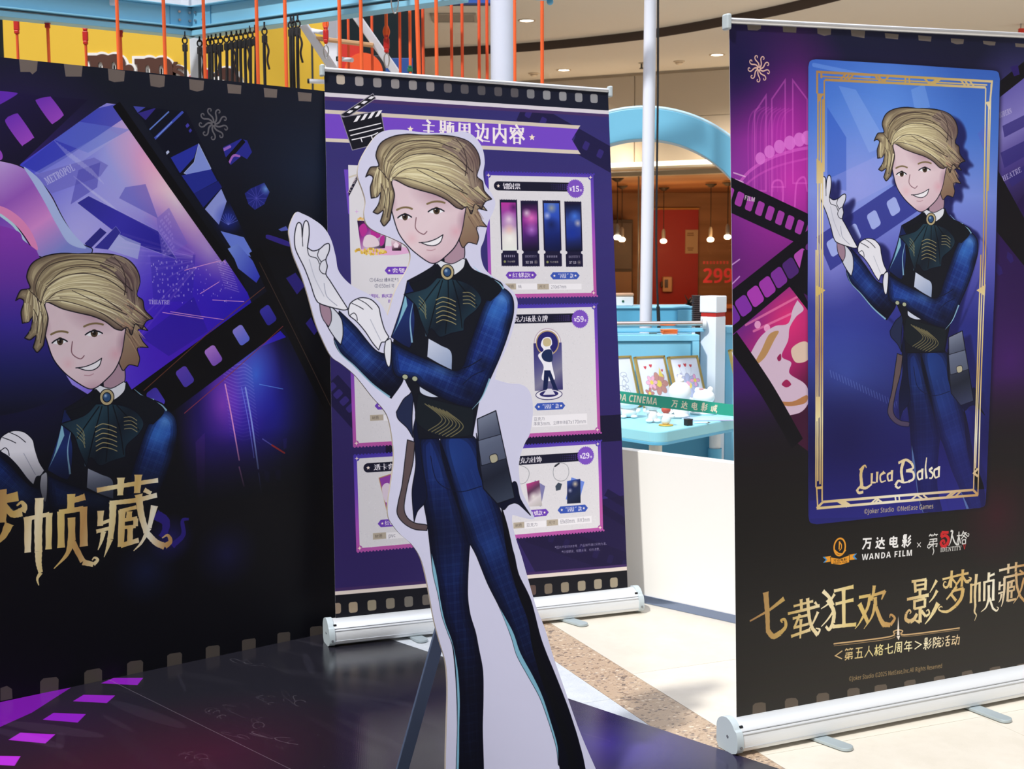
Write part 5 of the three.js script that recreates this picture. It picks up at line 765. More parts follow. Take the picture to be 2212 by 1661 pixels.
// middle banner: the goods on offer
const midTex = boardTex(-30, 1260, 2070, (c) => {
  const H = 2070;
  c.fillStyle = lin(c, [0, 0], [0, H], '#2e2b66', '#35306f', '#2c2662', '#2a1f55', '#2c2058'); c.fillRect(-40, -10, 1300, 2100);
  for (let i = 0; i < 16; i++) for (let j = 0; j < 24; j++) if ((i + j) % 2) { c.fillStyle = 'rgba(80,60,140,.10)'; c.save(); c.translate(i * 80, j * 90); c.beginPath(); c.moveTo(0, -90); c.lineTo(80, 0); c.lineTo(0, 90); c.lineTo(-80, 0); c.fill(); c.restore(); }
  // ghost film strips
  for (const [a, b] of [[[797.7,122.1], [1222.7,330.6]], [[779.9,1766.9], [1222.6,1951.1]], [[-1.4,1161], [159.7,1348.5]], [[1100,1668.1], [1228.5,1748.7]]]) film(c, a, b, 96, 7, 24, 34, '#33286e', 'rgba(24,20,54,.75)');
  poly(c, '211.1,1340.1 1194.7,1330.8 1191.6,1437.2 207.8,1439.3', 'rgba(22,20,44,.9)'); poly(c, '1100,1668.1 1204.8,1657.6 1202.8,1949.3 805.6,1942.9 717.8,1779.3', 'rgba(28,22,56,.75)');
  // black film bands top and bottom
  poly(c, '-5.1,-7.1 1231.2,43.5 1229.1,115.2 -8.4,89.8', '#161a2b'); poly(c, '-8.4,88.7 1229.1,113.9 1228.6,129.5 -8.9,104.1', '#d5cfd6'); poly(c, '-8.9,104.1 1228.6,129.5 1228.3,140.1 -9.4,118.4', '#463063');
  const hp = [82.7,40.1, 153.1,42.7, 222.3,44.7, 291.7,46.3, 360.6,48.4, 429.6,50.1, 499.3,52.3, 567.1,54.1, 635.7,56, 704.3,57.2, 772.2,59.1, 839.6,60.5, 907.5,62.6, 976.2,64.6, 1044.8,66.1, 1111.3,67.7];
  const tone = ['#b7aa9c', '#9a9494', '#8b8687', '#8b8687', '#8b8687', '#857f80', '#5f5a5d', '#565256', '#514e52', '#524e52', '#565256', '#77777a', '#8d8d90', '#8d8d90', '#8d8d90', '#8f8f92'];
  for (let i = 0; i < 16; i++) { rrect(c, hp[2 * i] - 16, hp[2 * i + 1] - 18, 32, 36, 9); c.fillStyle = tone[i]; c.fill(); }
  poly(c, '-22.6,1946.5 1222.2,1963 1218,2106.1 -26.1,2047.4', '#15151c'); poly(c, '-22.2,1932.9 1222.7,1947.5 1222.2,1964.2 -22.7,1948.2', '#dccfc6'); poly(c, '-21.8,1922 1222.9,1939.2 1222.6,1948.7 -22.2,1934', '#3f2a5c');
  const lp = [0.6,1998.1, 64.1,2000.1, 136.2,1999.6, 208,1999.6, 280,2000, 350.9,1999.7, 785,2004.8, 855,2005.7, 926.3,2006.6, 999,2007.6, 1070.5,2007.3, 1141.4,2008];
  for (let i = 0; i < 12; i++) { rrect(c, lp[2 * i] - 17, lp[2 * i + 1] - 20, 34, 40, 9); c.fillStyle = ['#8f7d6b', '#9b8a74', '#8d836f', '#7c7466', '#6f6a62', '#665f58', '#5d4a44', '#6f6356', '#8a7e6c', '#958a76', '#988d7a', '#9b8f7a'][i]; c.fill(); }
  for (let i = 1; i < 5; i++) { rrect(c, lp[10] + i * 79 - 17, lp[11] - 20, 34, 40, 9); c.fillStyle = '#6a6158'; c.fill(); }
  // heading ribbon
  poly(c, '-10.5,151.5 1048.9,176.7 1010,232.6 1046.8,290.1 -14.5,268.5', '#7247c0'); poly(c, '-10.5,151.5 1048.9,176.7 1038.3,190.5 -11,166.3', '#cfc3b4'); poly(c, '-14.1,256.5 1035.8,274.4 1046.8,290.1 -14.6,269.6', '#d3c7b8');
  line(c, '主题周边内容', [386,249.2], [806.5,258], 71, '#efe6e6', { style: 'song', wt: 0.135, gap: 0.2 });
  star(c, 345.4,214.1, 13, '#f3e3cf'); star(c, 840.3,229.7, 14, '#f3e0c6');
  // clapperboard
  poly(c, '76.5,171.1 204.1,86.6 214.4,103.6 102.8,178.2', '#14141f', '#8f8a96', 3); for (let i = 0; i < 4; i++) { c.save(); const [x0, y0] = [100.2,170.3], [x1, y1] = [128,152]; c.translate((x1 - x0) * i, (y1 - y0) * i); poly(c, '100.5,161.1 113.8,151.4 128,152 113.4,162.9', '#e9e6ea'); c.restore(); }
  poly(c, '79.3,175 88.1,177.6 232.1,148.1 246.9,247.5 197.7,278 118.3,298.6', '#14141f', '#8f8a96', 3); for (let i = 0; i < 4; i++) { c.save(); const [x0, y0] = [125.4,194.7], [x1, y1] = [153,187.4]; c.translate((x1 - x0) * i, (y1 - y0) * i); poly(c, '125.3,195.9 141.6,171.1 156,168.3 139.7,191.9', '#e9e6ea'); c.restore(); }
  for (const s of ['108.9,227.5 230.5,195.7', '114.2,244.6 234.8,211.9', '118.4,260.6 192.9,242.2 217.3,231', '151.9,252.7 156.3,266.4', '192.9,242.2 196.1,254.8']) curve(c, s, '#e9e6ea', 4);
  // cards
  const pink = (x, y, w, h) => lin(c, [x, y], [x + w * 0.2, y + h], '#4334a0', '#6a45b4', '#a34fb8', '#b4559f');
  function card(a, b, inset = 13) {                                     // a upper left, b lower right
    const x = a[0], y = a[1], w = b[0] - a[0], h = b[1] - a[1];
    c.fillStyle = pink(x, y, w, h); c.fillRect(x, y, w, h);
    for (let i = 0; i < w / 13; i++) for (const [yy, col] of [[y, '#4334a0'], [y + h, '#ad529f']]) { c.beginPath(); c.arc(x + 6.5 + i * 13, yy, 4, 0, 7); c.fillStyle = col; c.fill(); }
    c.beginPath(); const r = 12, X = x + inset, Y = y + inset, W = w - 2 * inset, Hh = h - 2 * inset;
    rrect(c, X, Y, W, Hh, r); c.fillStyle = '#d9d6da'; c.fill();
    for (let i = 0; i < 900; i++) { c.fillStyle = rnd() < 0.5 ? 'rgba(190,188,196,.35)' : 'rgba(236,234,238,.35)'; c.fillRect(X + rnd() * W, Y + rnd() * Hh, 3, 3); }
    for (const [px, py] of [[X, Y], [X + W, Y], [X, Y + Hh], [X + W, Y + Hh]]) { c.beginPath(); c.arc(px, py, 10, 0, 7); c.fillStyle = py === Y ? '#4638a4' : '#a8529f'; c.fill(); star(c, px, py, 9, '#f0d9cf', 4, 0.32); }
  }
  const xl = [83.4,1278.9][0], xr = [640.7,361.5][0], XR = [1099.9,620.7][0];
  const y1 = [1095.8,367.9][1], y2 = [1101.8,853][1], y3 = [1100.9,883.4][1], y4 = [1111.2,1400.5][1], y5 = [1110.3,1431.6][1], y6 = [1121,1793.8][1];
  card([xr, y1], [XR, y2]); card([xr, y3], [XR, y4]); card([xr, y5], [XR, y6]); card([xl, y3], [xr - 30, y4]); card([xl, y5], [xr - 30, y6]);
  // upper left sheet
  poly(c, '83.8,370.7 168.7,368.9 161.4,585.1 94.3,533.5', '#6a45b8'); poly(c, '100.4,353.7 395.5,360.3 377.7,905 95.2,899.8', '#d8d5da'); poly(c, '84.9,1115.3 229.5,1110.2 228,1155 83.8,1149.6', 'rgba(0,0,0,0)');
  poly(c, '101.2,396.2 133.6,386.3 133.4,391.9 101,402.9', '#c9bfae'); poly(c, '98.6,451.9 139.5,380.6 138.9,399.2 98.7,471.2', '#16162a'); line(c, 'TY V  IDEN', [102.1,460], [137.1,394.1], 9, '#c9b8bb', { font: 'serif' });
  star(c, 127,525.8, 9, '#d3a6d8', 4, 0.25);
  c.beginPath(); c.ellipse(...[235.9,671.1], 104, 17, 0, 0, 7); c.fillStyle = '#dba9ce'; c.fill();
  poly(c, '127.8,559.2 247.3,562.2 230.4,661.7 138.7,665.4', lin(c, [131.5,562.9], [228.5,659.8], '#241335', '#8a2a86', '#c8b4cc', '#1c1428')); for (const s of ['134.5,585.3 154.2,570.2 164.9,596.3 144.9,618.7', '180.4,592.5 207.7,584.9 214.3,618.6 183.3,622.4', '214.2,622.3 230,614.8 227.4,644.8 213.2,652.3']) blob(c, s, '#b02f8e'); blob(c, '152.5,622.5 172.1,611.2 198.7,622.3 207.4,652.3 151.3,656', '#dccad3');
  for (let i = 0; i < 46; i++) { const a = rnd() * 6.28, q = Math.sqrt(rnd()); const [x, y] = [171.9,674.7]; blob(c, `${x + 62 * q * Math.cos(a)},${y + 11 * q * Math.sin(a) - 3} ${x + 62 * q * Math.cos(a) + 5},${y + 11 * q * Math.sin(a) - 6} ${x + 62 * q * Math.cos(a) + 8},${y + 11 * q * Math.sin(a) + 2} ${x + 62 * q * Math.cos(a) + 2},${y + 11 * q * Math.sin(a) + 4}`, ['#d8b24c', '#e8cf74', '#c2973a'][i % 3]); }
  for (let i = 0; i < 9; i++) { const [x, y] = [133.6,554.7]; c.beginPath(); c.arc(x + i * 7, y - (i % 2) * 4, 5, 0, 7); c.fillStyle = i % 2 ? '#d8a85c' : '#e2bf7a'; c.fill(); }
  poly(c, '255,622.2 297.7,633.4 293.7,671.1 258.5,671.1', lin(c, [256.7,629.7], [267.1,671.1], '#d9cdd2', '#caa0b4', '#2a1826')); poly(c, '263.9,648.5 274.1,637.2 285.4,648.5 281.2,659.8 267.5,659.8', '#ecd9e2');
  const pill = (p, q, h, col, txt) => { const x = p[0], y = p[1], w = q[0] - p[0]; c.beginPath(); c.moveTo(x, y); c.lineTo(x + 12, y - h / 2); c.lineTo(x + w - 12, y - h / 2); c.lineTo(x + w, y); c.lineTo(x + w - 12, y + h / 2); c.lineTo(x + 12, y + h / 2); c.closePath(); c.fillStyle = col; c.fill(); star(c, x + 18, y, 6, '#f3e6da'); star(c, x + w - 18, y, 6, '#f3e6da'); if (txt) line(c, txt, [x + 28, y + h * 0.32], [x + w - 28, y + h * 0.32], h * 0.64, '#efe8ee', { style: 'song', wt: 0.105 }); };
  { const p = [227,745.5], q = [314.8,747.1]; pill(p, [p[0] + 160, p[1]], 28, '#6a3fb4', '套餐规格'); }
  line(c, '①64oz 爆米花*1'.replace('①', ''), [184.7,787.1], [280.8,788], 14.5, '#5d5d74', { wt: 0.095, weight: '' }); line(c, '650ml 可', [204.1,809.8], [262.5,810.4], 14.5, '#5d5d74', { wt: 0.095, weight: '' });
  for (const [x, y, n] of [[174.9,780.2, '1'], [193.5,802.9, '2']]) { c.strokeStyle = '#5d5d74'; c.lineWidth = 1.2; c.beginPath(); c.arc(x, y, 6.5, 0, 7); c.stroke(); line(c, n, [x - 2.4, y + 3.6], [x + 2.4, y + 3.6], 7.5, '#5d5d74', { weight: '' }); }
  line(c, '动期间，购买第', [156.5,846.6], [255.4,847.3], 13.5, '#7a55b0', { style: 'song', wt: 0.11 }); line(c, '更', [235.6,866.6], [246.5,866.8], 13, '#7a55b0', { style: 'song', wt: 0.11 });
  // card heading bars and price seals
  const bar = (a, b, txt, t0, t1, h = 35) => { const y = a[1] + h / 2; rrect(c, a[0], a[1], b[0] - a[0], h, h / 2); c.fillStyle = '#17172c'; c.fill(); star(c, a[0] + 18, y, 8, '#efe0d6'); for (let i = 0; i < 9; i++) for (let j = 0; j < 3; j++) { c.beginPath(); c.arc(b[0] - 105 + i * 8, a[1] + 9.5 + j * 8, 1 + i * 0.2, 0, 7); c.fillStyle = 'rgba(90,62,150,.8)'; c.fill(); } line(c, txt, [t0, y + 11.5], [t1, y + 11.5], 23, '#ece7ee', { style: 'song', wt: 0.105, gap: 0.02 }); };
  const seal = (p, txt) => { const [x, y] = p; c.beginPath(); for (let i = 0; i < 56; i++) { const a = i / 56 * 6.283, r = i % 2 ? 34 : 38; c.lineTo(x + r * Math.cos(a), y + r * Math.sin(a)); } c.closePath(); c.fillStyle = '#7a50bc'; c.fill(); line(c, '¥', [x - 26, y + 9], [x - 15, y + 9], 14, '#efe9f4', { font: 'serif' }); line(c, txt, [x - 15, y + 12], [x + 16, y + 12], 24, '#f4eff6', { font: 'serif' }); c.fillStyle = '#d9cfe6'; c.fillRect(x + 19, y + 3, 9, 2.4); c.fillRect(x + 19, y + 7, 9, 2.2); c.fillRect(x + 22.5, y + 1, 1.8, 11); };
  bar([675.2,403.6], [1021.6,409.1], '镭射票', [713.1,433.5][0], [785.7,432.3][0]); seal([1019.9,426.5], '15');
  bar([xr + 32, [788.5,920.3][1]], [1017.5,928.9], '亚克力场景立牌', [719.3,944.1][0], [885.3,950.1][0]); seal([1024.1,942.9], '59');
  bar([xr + 32, [882.6,1473.9][1]], [1028.5,1475.3], '亚克力挂饰', [728.6,1492.6][0], [841.9,1494.7][0]); seal([1032.5,1488.4], '29');
  bar([120.9,1464.5], [486,1466.8], '透卡套', [160.6,1491.7][0], [240.3,1492.2][0]);
  // four tickets with plain abstract prints
  const tick = (a, b, f) => { const x = a[0], y = a[1], w = b[0] - a[0], h = b[1] - a[1]; c.fillStyle = '#1b1836'; c.fillRect(x, y, w, h); for (let i = 0; i < w / 7; i++) for (const yy of [y, y + h]) { c.beginPath(); c.arc(x + 3.5 + i * 7, yy, 2.3, 0, 7); c.fillStyle = '#d9d6da'; c.fill(); } c.save(); c.beginPath(); c.rect(x + 5, y + 12, w - 10, h * 0.72); c.clip(); f(x + 5, y + 12, w - 10, h * 0.72); c.restore(); for (const xx of [x, x + w]) { c.beginPath(); c.arc(xx, y + h * 0.78, 7, 0, 7); c.fillStyle = '#d9d6da'; c.fill(); } return [x, y, w, h]; };
  const soft = (cols) => (x, y, w, h) => { c.fillStyle = lin(c, [x, y], [x + w * 0.3, y + h], ...cols[0]); c.fillRect(x, y, w, h); cols.slice(1).forEach(([fx, fy, r, rgb, a], i) => glow(c, x + w * fx, y + h * fy, r, rgb, a)); };
  const T1 = tick([697.4,472.5], [769.1,732], soft([['#b5359a', '#8a4aa0', '#cdbfc6', '#dfe3dc'], [0.5, 0.35, 37, '235,215,225', 0.9], [0.5, 0.75, 56, '240,240,232', 0.95], [0.85, 0.1, 25, '70,30,90', 0.9], [0.5, 0.56, 25, '250,190,160', 0.5]]));
  const T2 = tick([784.4,475.6], [857.7,734.1], soft([['#1a1230', '#8c2f8e', '#4c2370', '#151028'], [0.6, 0.3, 37, '225,120,190', 0.9], [0.3, 0.2, 21, '230,215,225', 0.8], [0.6, 0.55, 31, '190,130,215', 0.8]]));
  const T3 = tick([877.1,473.3], [952.7,734.6], soft([['#3c62c8', '#2c4ab0', '#16246a', '#101640'], [0.5, 0.1, 25, '190,180,130', 0.7], [0.45, 0.45, 37, '20,30,80', 0.9], [0.2, 0.26, 19, '200,205,235', 0.8]]));
  const T4 = tick([970.4,476.4], [1043.7,736.7], soft([['#12142e', '#2b479c', '#22348a', '#10122a'], [0.6, 0.25, 29, '70,120,220', 0.9], [0.8, 0.4, 19, '215,200,190', 0.8], [0.4, 0.6, 37, '24,50,150', 0.9]]));
  for (const [t, s1, s2] of [[T2, 'IDENTITY V', '32 18'], [T4, 'IDENTITY V', '37 13']]) { line(c, s1, [t[0] + 12, t[1] + t[3] * 0.86], [t[0] + t[2] - 12, t[1] + t[3] * 0.86], 9, '#8d86a0', { font: 'serif' }); line(c, s2, [t[0] + 14, t[1] + t[3] * 0.95], [t[0] + t[2] * 0.6, t[1] + t[3] * 0.95], 11, '#c9c2cc', { font: 'serif' }); emblem(c, t[0] + t[2] * 0.78, t[1] + t[3] * 0.93, 8, '#a79d92'); }
  for (const t of [T1, T3]) { c.fillStyle = '#8d86a0'; for (let i = 0; i < 6; i++) c.fillRect(t[0] + 12 + i * 8, t[1] + t[3] * 0.83, 4, 9); line(c, '万达电影', [t[0] + 24, t[1] + t[3] * 0.945], [t[0] + t[2] - 14, t[1] + t[3] * 0.945], 8, '#b9b2a2'); c.beginPath(); c.arc(t[0] + 14, t[1] + t[3] * 0.93, 5, 0, 7); c.fillStyle = '#8a8f5a'; c.fill(); }
  pill([713.2,767], [844.2,768.1], 28, '#6a3fb0', '红蝶款'); pill([901.1,770.6], [1028.1,771.7], 28, '#3a55ae', '“囚徒”款');
  const field = (a, b, txt, dark) => { c.fillStyle = dark ? '#b3a796' : '#e9e6ea'; c.fillRect(a[0], a[1], b[0] - a[0], b[1] - a[1]); const h = (b[1] - a[1]) * 0.58; if (txt) line(c, txt, [a[0] + 8, b[1] - (b[1] - a[1]) * 0.22], [Math.min(b[0] - 5, a[0] + 8 + [...txt].length * h * (GL[txt[0]] ? 1.05 : 0.62)), b[1] - (b[1] - a[1]) * 0.22], h, dark ? '#6b6258' : '#8a8894', { wt: 0.085, weight: '' }); };
  field([711,799.2], [755,822.1], '材质', 1); field([756.3,799.7], [843.6,823.2], '纸'); field([845.4,802.2], [893.8,823.8], '尺寸', 1); field([895.5,802.7], [1035.2,825.5], '210x67mm');
  // a keepsake stand with a plain figure shape
  { const [x, y] = [881.6,1034.4], r = [937.8,1035.9][0] - x; c.beginPath(); c.arc(x, y, r, 0, 7); c.fillStyle = '#e6e2e8'; c.fill(); c.strokeStyle = '#b9a8b4'; c.lineWidth = 4; c.stroke(); const [bx, by] = [821.7,1221.2], [ex] = [941.8,1226]; c.fillStyle = lin(c, [bx, y], [ex, by], '#2b2768', '#4c4a84', '#7d7a94', '#2f2b66'); c.fillRect(bx, y, ex - bx, by - y); c.beginPath(); c.arc(x, y, r * 0.84, 0, 7); c.fillStyle = '#27246a'; c.fill(); c.strokeStyle = '#b49a72'; c.lineWidth = 5; c.setLineDash([4, 2.5]); c.stroke(); c.setLineDash([]);
    blob(c, '852.8,1041.6 865,1015.5 893.7,1013.6 901.5,1037.6 892.4,1053.2 903.3,1074.7 896.5,1106.2 903.9,1148.7 905.8,1180.6 854.3,1178.7 861.6,1126.2 840.1,1083.3 863.6,1062.9', '#e9e7ee'); blob(c, '864.8,1020.8 882.2,1014.9 896.2,1024.3 893.9,1042.7 875.4,1048.5 863.1,1039.2', '#c4b48a'); blob(c, '869.3,1063.1 897.8,1063.9 899.4,1106.3 868,1105.3 854.4,1083.7', '#1b2a52'); poly(c, '864.6,1142 889.6,1142.9 921.7,1225.2 905.8,1230.3 882.6,1165.8 874.6,1223.3 855.8,1225.4', '#15204a');
    c.beginPath(); c.ellipse(...[881.7,1238], 56, 20, 0, 0, 7); c.fillStyle = '#e2dfe6'; c.fill(); c.strokeStyle = '#2e2a5c'; c.lineWidth = 3; c.stroke(); c.beginPath(); c.ellipse(...[881.8,1235.1], 40, 13, 0, 0, 7); c.fillStyle = '#2a2662'; c.fill(); poly(c, '874.9,1214.6 893.7,1215.4 908.6,1239.1 855.4,1238.7', '#d8d5e0'); }
  pill([818.5,1284.4], [950,1288.5], 28, '#3a55ae', '“囚徒”款');
  field([806.2,1319.6], [1043.3,1344.8], '亚克力'); field([805.6,1338.5], [1042.7,1363.5], '厚度3mm，立牌本体87x170mm');
  field([152.3,1284.9], [203.7,1306.6], '材质', 1); field([204.9,1287.4], [269.3,1308.7], ''); pill([171.5,1251.7], [[171.5,1251.7][0] + 108, [171.5,1251.7][1]], 28, '#6a3fb0', '红蝶款'); pill([168.6,1694.9], [[168.6,1694.9][0] + 110, [168.6,1694.9][1]], 28, '#6a3fb0', '红蝶款');
  field([148.7,1729.2], [199.6,1753.2], '材质', 1); field([200.9,1731.2], [277.6,1756.2], 'pvc');
  poly(c, '179.4,1523.2 239.8,1507.7 259.4,1609 206.5,1649.6', '#8a3fa0', '#b48a52', 3); blob(c, '189.5,1559.8 215.7,1545 231.1,1595.9 201.9,1616', '#d8c8d8');
  // key rings with plain cards
  for (const s of ['889.9,1542.9 900.1,1517.3 925.5,1511.3 950.5,1523.3 957.2,1552.9 942.5,1578.2 917.1,1582.4 895.4,1569.4', '738.4,1513.3 763,1514.8 784.2,1530.5 786.5,1553.7 770.3,1578.6 742.6,1576.8']) { trace(c, s); c.strokeStyle = '#8d9096'; c.lineWidth = 2.2; c.stroke(); } curve(c, '898.7,1523.1 915.4,1513', '#23232c', 6);
  poly(c, '968.1,1571.1 1023.7,1592.3 996.9,1672.6 940.1,1656.9', '#6a86d8'); poly(c, '948.6,1584.5 1006.1,1579.4 1004.5,1676.1 945.9,1674.8', lin(c, [948.7,1581.5], [1003.3,1673], '#3b59b4', '#1a2350', '#232c48', '#131a30')); glow(c, 983.2,1598.4, 16, '225,205,170', 0.9); glow(c, 960.2,1623.2, 12, '220,220,235', 0.7); poly(c, '897.6,1601.5 910.6,1587.8 926.2,1594.7 919.1,1617.5 900.1,1620.3', '#3c4656');
  poly(c, '810.8,1572.6 853.7,1598.6 832.5,1678.3 783.3,1657.4', '#7c7aa8'); poly(c, '774.4,1584.6 829.4,1573.8 838.8,1675.8 782.8,1674.7', lin(c, [779.5,1582.1], [832.6,1672.5], '#c03a86', '#5a3a56', '#d5ccd0', '#b8b2b0')); glow(c, 802.6,1635.6, 20, '235,230,225', 0.8);
  { const q = [866.2,1702.8]; pill([q[0] - 108, q[1]], q, 28, '#6a3fb0', '红蝶款'); } pill([904.1,1698], [1035.7,1704.7], 28, '#3a55ae', '“囚徒”款');
  field([714.9,1733], [760.4,1756.1], '材质', 1); field([761.7,1734.3], [853.7,1760], '亚克力'); field([855.8,1733.4], [904.2,1756.9], '尺寸', 1); field([905.6,1731.3], [1050.8,1758.8], '69x80mm，厚度3mm');
  line(c, '*图片内容仅供参考，产品细节请以实物为准。', [886.8,1851.1], [1120.5,1853], 11.5, '#8d86a4', { wt: 0.09 }); line(c, '*珍惜粮食，按需点餐，切勿浪费。', [915.8,1871.1], [1090.7,1873], 11.5, '#8d86a4', { wt: 0.09 });
  line(c, 'FILM', [745.4,1921.2], [751.9,1912], 10, '#b9b0c8', { font: 'serif' });
});

// right banner
const rightTex = boardTex(-60, 1330, 2045, (c) => {
  c.fillStyle = '#161417'; c.fillRect(-100, -10, 1500, 2100);
  c.fillStyle = lin(c, [0, 0], [0, 1300], '#151a33', '#1d1440', '#2a1250', '#1a1030', '#17141a'); c.fillRect(-100, -10, 1500, 1320);
  glow(c, 135.1,352.8, 400, '150,34,156', 1, 0.75); glow(c, 169.7,475.4, 340, '206,52,178', 1, 0.8); glow(c, -13.7,453, 260, '150,60,170', 0.7); glow(c, -3,153.5, 210, '22,20,66', 0.95); glow(c, 23.3,824.2, 360, '150,40,150', 0.8); glow(c, 14.1,1023.3, 300, '60,22,110', 0.8); glow(c, 1040.3,1015.9, 380, '70,26,110', 0.8); glow(c, 1049.9,1316.3, 260, '60,20,60', 0.6); glow(c, 1044.6,226.1, 220, '110,100,200', 0.7);
  c.fillStyle = lin(c, [0, [-1.6,1067.1][1]], [0, [0.8,1408.4][1]], 'rgba(20,17,22,0)', 'rgba(22,18,24,.9)', 'rgba(24,22,22,1)'); c.fillRect(-100, [-1.6,1067.1][1], 1500, 1400);
  c.fillStyle = lin(c, [0, [2.8,1410][1]], [0, 2050], 'rgba(28,26,25,0)', '#262422', '#302d29'); c.fillRect(-100, [2.8,1410][1], 1500, 1400); glow(c, 998.3,1511.4, 180, '80,16,40', 0.45);
  // lamp lit arcade lines of the theatre picture
  for (const s of ['51.2,504.6 49.4,287.2 88,237.8 90.4,503.9', '110.1,492.8 107.7,247.5 153.3,192 156.5,491.9', '183.1,480.5 179.8,190.6 230.7,241.6 233.7,479.5']) { polyPath(c, s); c.strokeStyle = 'rgba(240,120,220,.35)'; c.lineWidth = 5; c.stroke(); }
  for (let i = 0; i < 9; i++) { c.save(); c.translate(i * 14, 0); curve(c, '31.7,505 30.2,314.4 68.7,270.5', 'rgba(225,90,205,.22)', 4); c.restore(); }
  curve(c, '-19.8,505.9 31.3,451.8 102.7,412.7 182.1,388.8 235.8,379', 'rgba(230,110,215,.55)', 9); curve(c, '-13.3,516.4 50.9,467.3 129.3,433.3 236.2,408.8', 'rgba(225,95,205,.4)', 6); for (const [x, y, r] of [[70,413.6, 17], [101.2,394, 18], [135.4,378.5, 19], [171.1,366.6, 20], [204.5,356.8, 20], [232.1,350.4, 20]]) { c.beginPath(); c.arc(x, y, r, 0, 7); c.fillStyle = 'rgba(222,120,216,.85)'; c.fill(); }
  for (const s of ['110.6,546.5 113.3,482 146.4,481.3 147.2,556.8', '190.6,545.4 196.6,480.2 223.3,463.4 234,501.2']) curve(c, s, 'rgba(235,110,215,.5)', 6); for (const s of ['-20.1,455.8 18.5,465.4', '-13.6,474.1 12.2,481.5', '-19.9,495.4 44.7,502.1', '-32.6,506.2 -0.6,497.6']) curve(c, s, 'rgba(250,225,245,.6)', 4);
  // film strips behind the card
  film(c, [-51.7,509.2], [259.4,623.9], 92, 9, 24, 40, (i) => '#a03aa4', '#0f0c1a'); line(c, 'FILM', [15.7,529.7], [51.5,535.6], 13, '#c9b8c8');
  film(c, [-45.2,866.8], [278.8,657], 118, 8, 44, 54, (i) => ['#6a2a9a', '#7f2fa4', '#a63ab0', '#9a36a8', '#7a2f98', '#4a2470', '#b04ab0', '#6a2a80'][i % 8], '#0e0b17');
  poly(c, '223.1,670.5 245.4,670.5 247.1,805.7 180,773.3 207.2,733.2', '#0e0b17'); poly(c, '168.8,759.7 196.3,746.6 241.7,823.7 242.3,869', '#0e0b17');
  c.save(); polyPath(c, '-23.8,909.1 174.5,775.4 242,846.3 247.3,1257.8 201.9,1227.3'); c.clip(); c.fillStyle = lin(c, [-2.8,889.8], [217.5,1122.9], '#6a2280', '#b02a78', '#a32062', '#3c1230'); c.fillRect(-100, 500, 700, 1100); glow(c, 170.1,871.8, 130, '226,50,120', 0.9);
  for (const s of ['23.7,881.7 202.5,805', '50.6,900.1 214,841.2']) curve(c, s, 'rgba(240,140,180,.6)', 7); for (const [x, y] of [[63.9,881.8], [96.5,892.4], [126.5,902.1]]) { c.beginPath(); c.arc(x, y, 11, 0, 7); c.fillStyle = 'rgba(240,180,215,.8)'; c.fill(); }
  blob(c, '29.8,979.4* 72.3,918.5 120.9,888.6 170.2,880.8 186.3,840.7 202.6,814* 225.2,841.5 197.6,863.4 175.9,894.5 170.7,930.3 149.2,974.7 182.5,994 177.3,1025.5 227.8,1054.9 245,1078.5 245.5,1115.2 217.7,1141.2 162.1,1149.6* 145.2,1119.2 101,1089.8 73.3,1034.7 67.6,994.2 51.5,1002.5', '#cfb6cc'); blob(c, '78.1,954.3 104.8,910.5 137.4,902.4 121.3,928.9 89.1,977.1 51.4,998', '#b58a5c'); blob(c, '134,1105 189.4,1107.8 239.5,1092 234.2,1114.6 172.8,1120.6', '#b0784e'); blob(c, '132.7,978.6 144.7,967.8 147.1,983.6 138.3,988.7', '#8e1f52'); blob(c, '150,1056 166.4,1043.1 183.2,1057.5 166.7,1065.8', '#9a2256'); blob(c, '182.1,957.8 215.2,936.2 243.2,941.6 243.8,987.1 199.2,994.6', '#d9bfae'); c.restore();
  curve(c, '-26.4,915.6 95.3,1067.1 207.6,1232.2', '#0d0b14', 48, 'butt');
  curve(c, '-35.6,718.3 1.2,696.6', 'rgba(230,190,240,.7)', 4); curve(c, '-32.6,772.9 1.5,744.8', 'rgba(230,190,240,.7)', 4);
  // right margin pictures
  poly(c, '963.8,194.8 1137.3,85.8 1149.2,424.2 1030.8,545.8 971,428.6', lin(c, [963.8,194.8], [1110.1,484.9], '#6a62b4', '#8a82cc', '#4a3c8a', '#2a1c50')); for (const s of ['982.6,287.4 1142.1,221.7 1143.3,257.3 991.6,322.2', '977.1,369.7 1104.5,318.2 1122.2,359.2 994.5,416.2', '1003.3,439.6 1147.5,376.4 1148.5,406.2 1028.5,474.6']) poly(c, s, 'rgba(48,40,120,.75)'); line(c, 'MODERN', [964.4,265.9], [1021.2,245.9], 17, '#b6b0dc', { font: 'serif' }); line(c, 'THEATRE', [980,463.7], [1067.4,426.2], 17, '#a59cd0', { font: 'serif' });
  poly(c, '962.6,154.2 1135.7,38.7 1137.5,91.7 968,200.4', '#0d0b16'); poly(c, '962.7,417.1 1157.6,665 1161.8,786.5 960.5,605.8', '#0d0b16'); for (const s of ['971.4,709.8 991.5,724.5 998.7,744.1 982.5,751.3 965.6,734.1', '1016.3,675.7 1036.4,685.6 1043.7,705.2 1030.7,712.5 1013.6,695.3', '1008.7,105.1 1040.4,97.4 1049.4,126.1 1025.6,133.3']) poly(c, s, '#2b1c66');
  // the card
  const cardS = '260,127.4* 580,122.9* 937.5,120* 958.7,124.4 966.9,143.7* 966.3,757.4* 948.2,1457.2* 943,1477.6 921.7,1483.2* 590.6,1477.8* 281.5,1477* 257.7,1469.3 250.7,1449.3* 238.8,777.3* 234.1,149.8* 240.4,133.8';
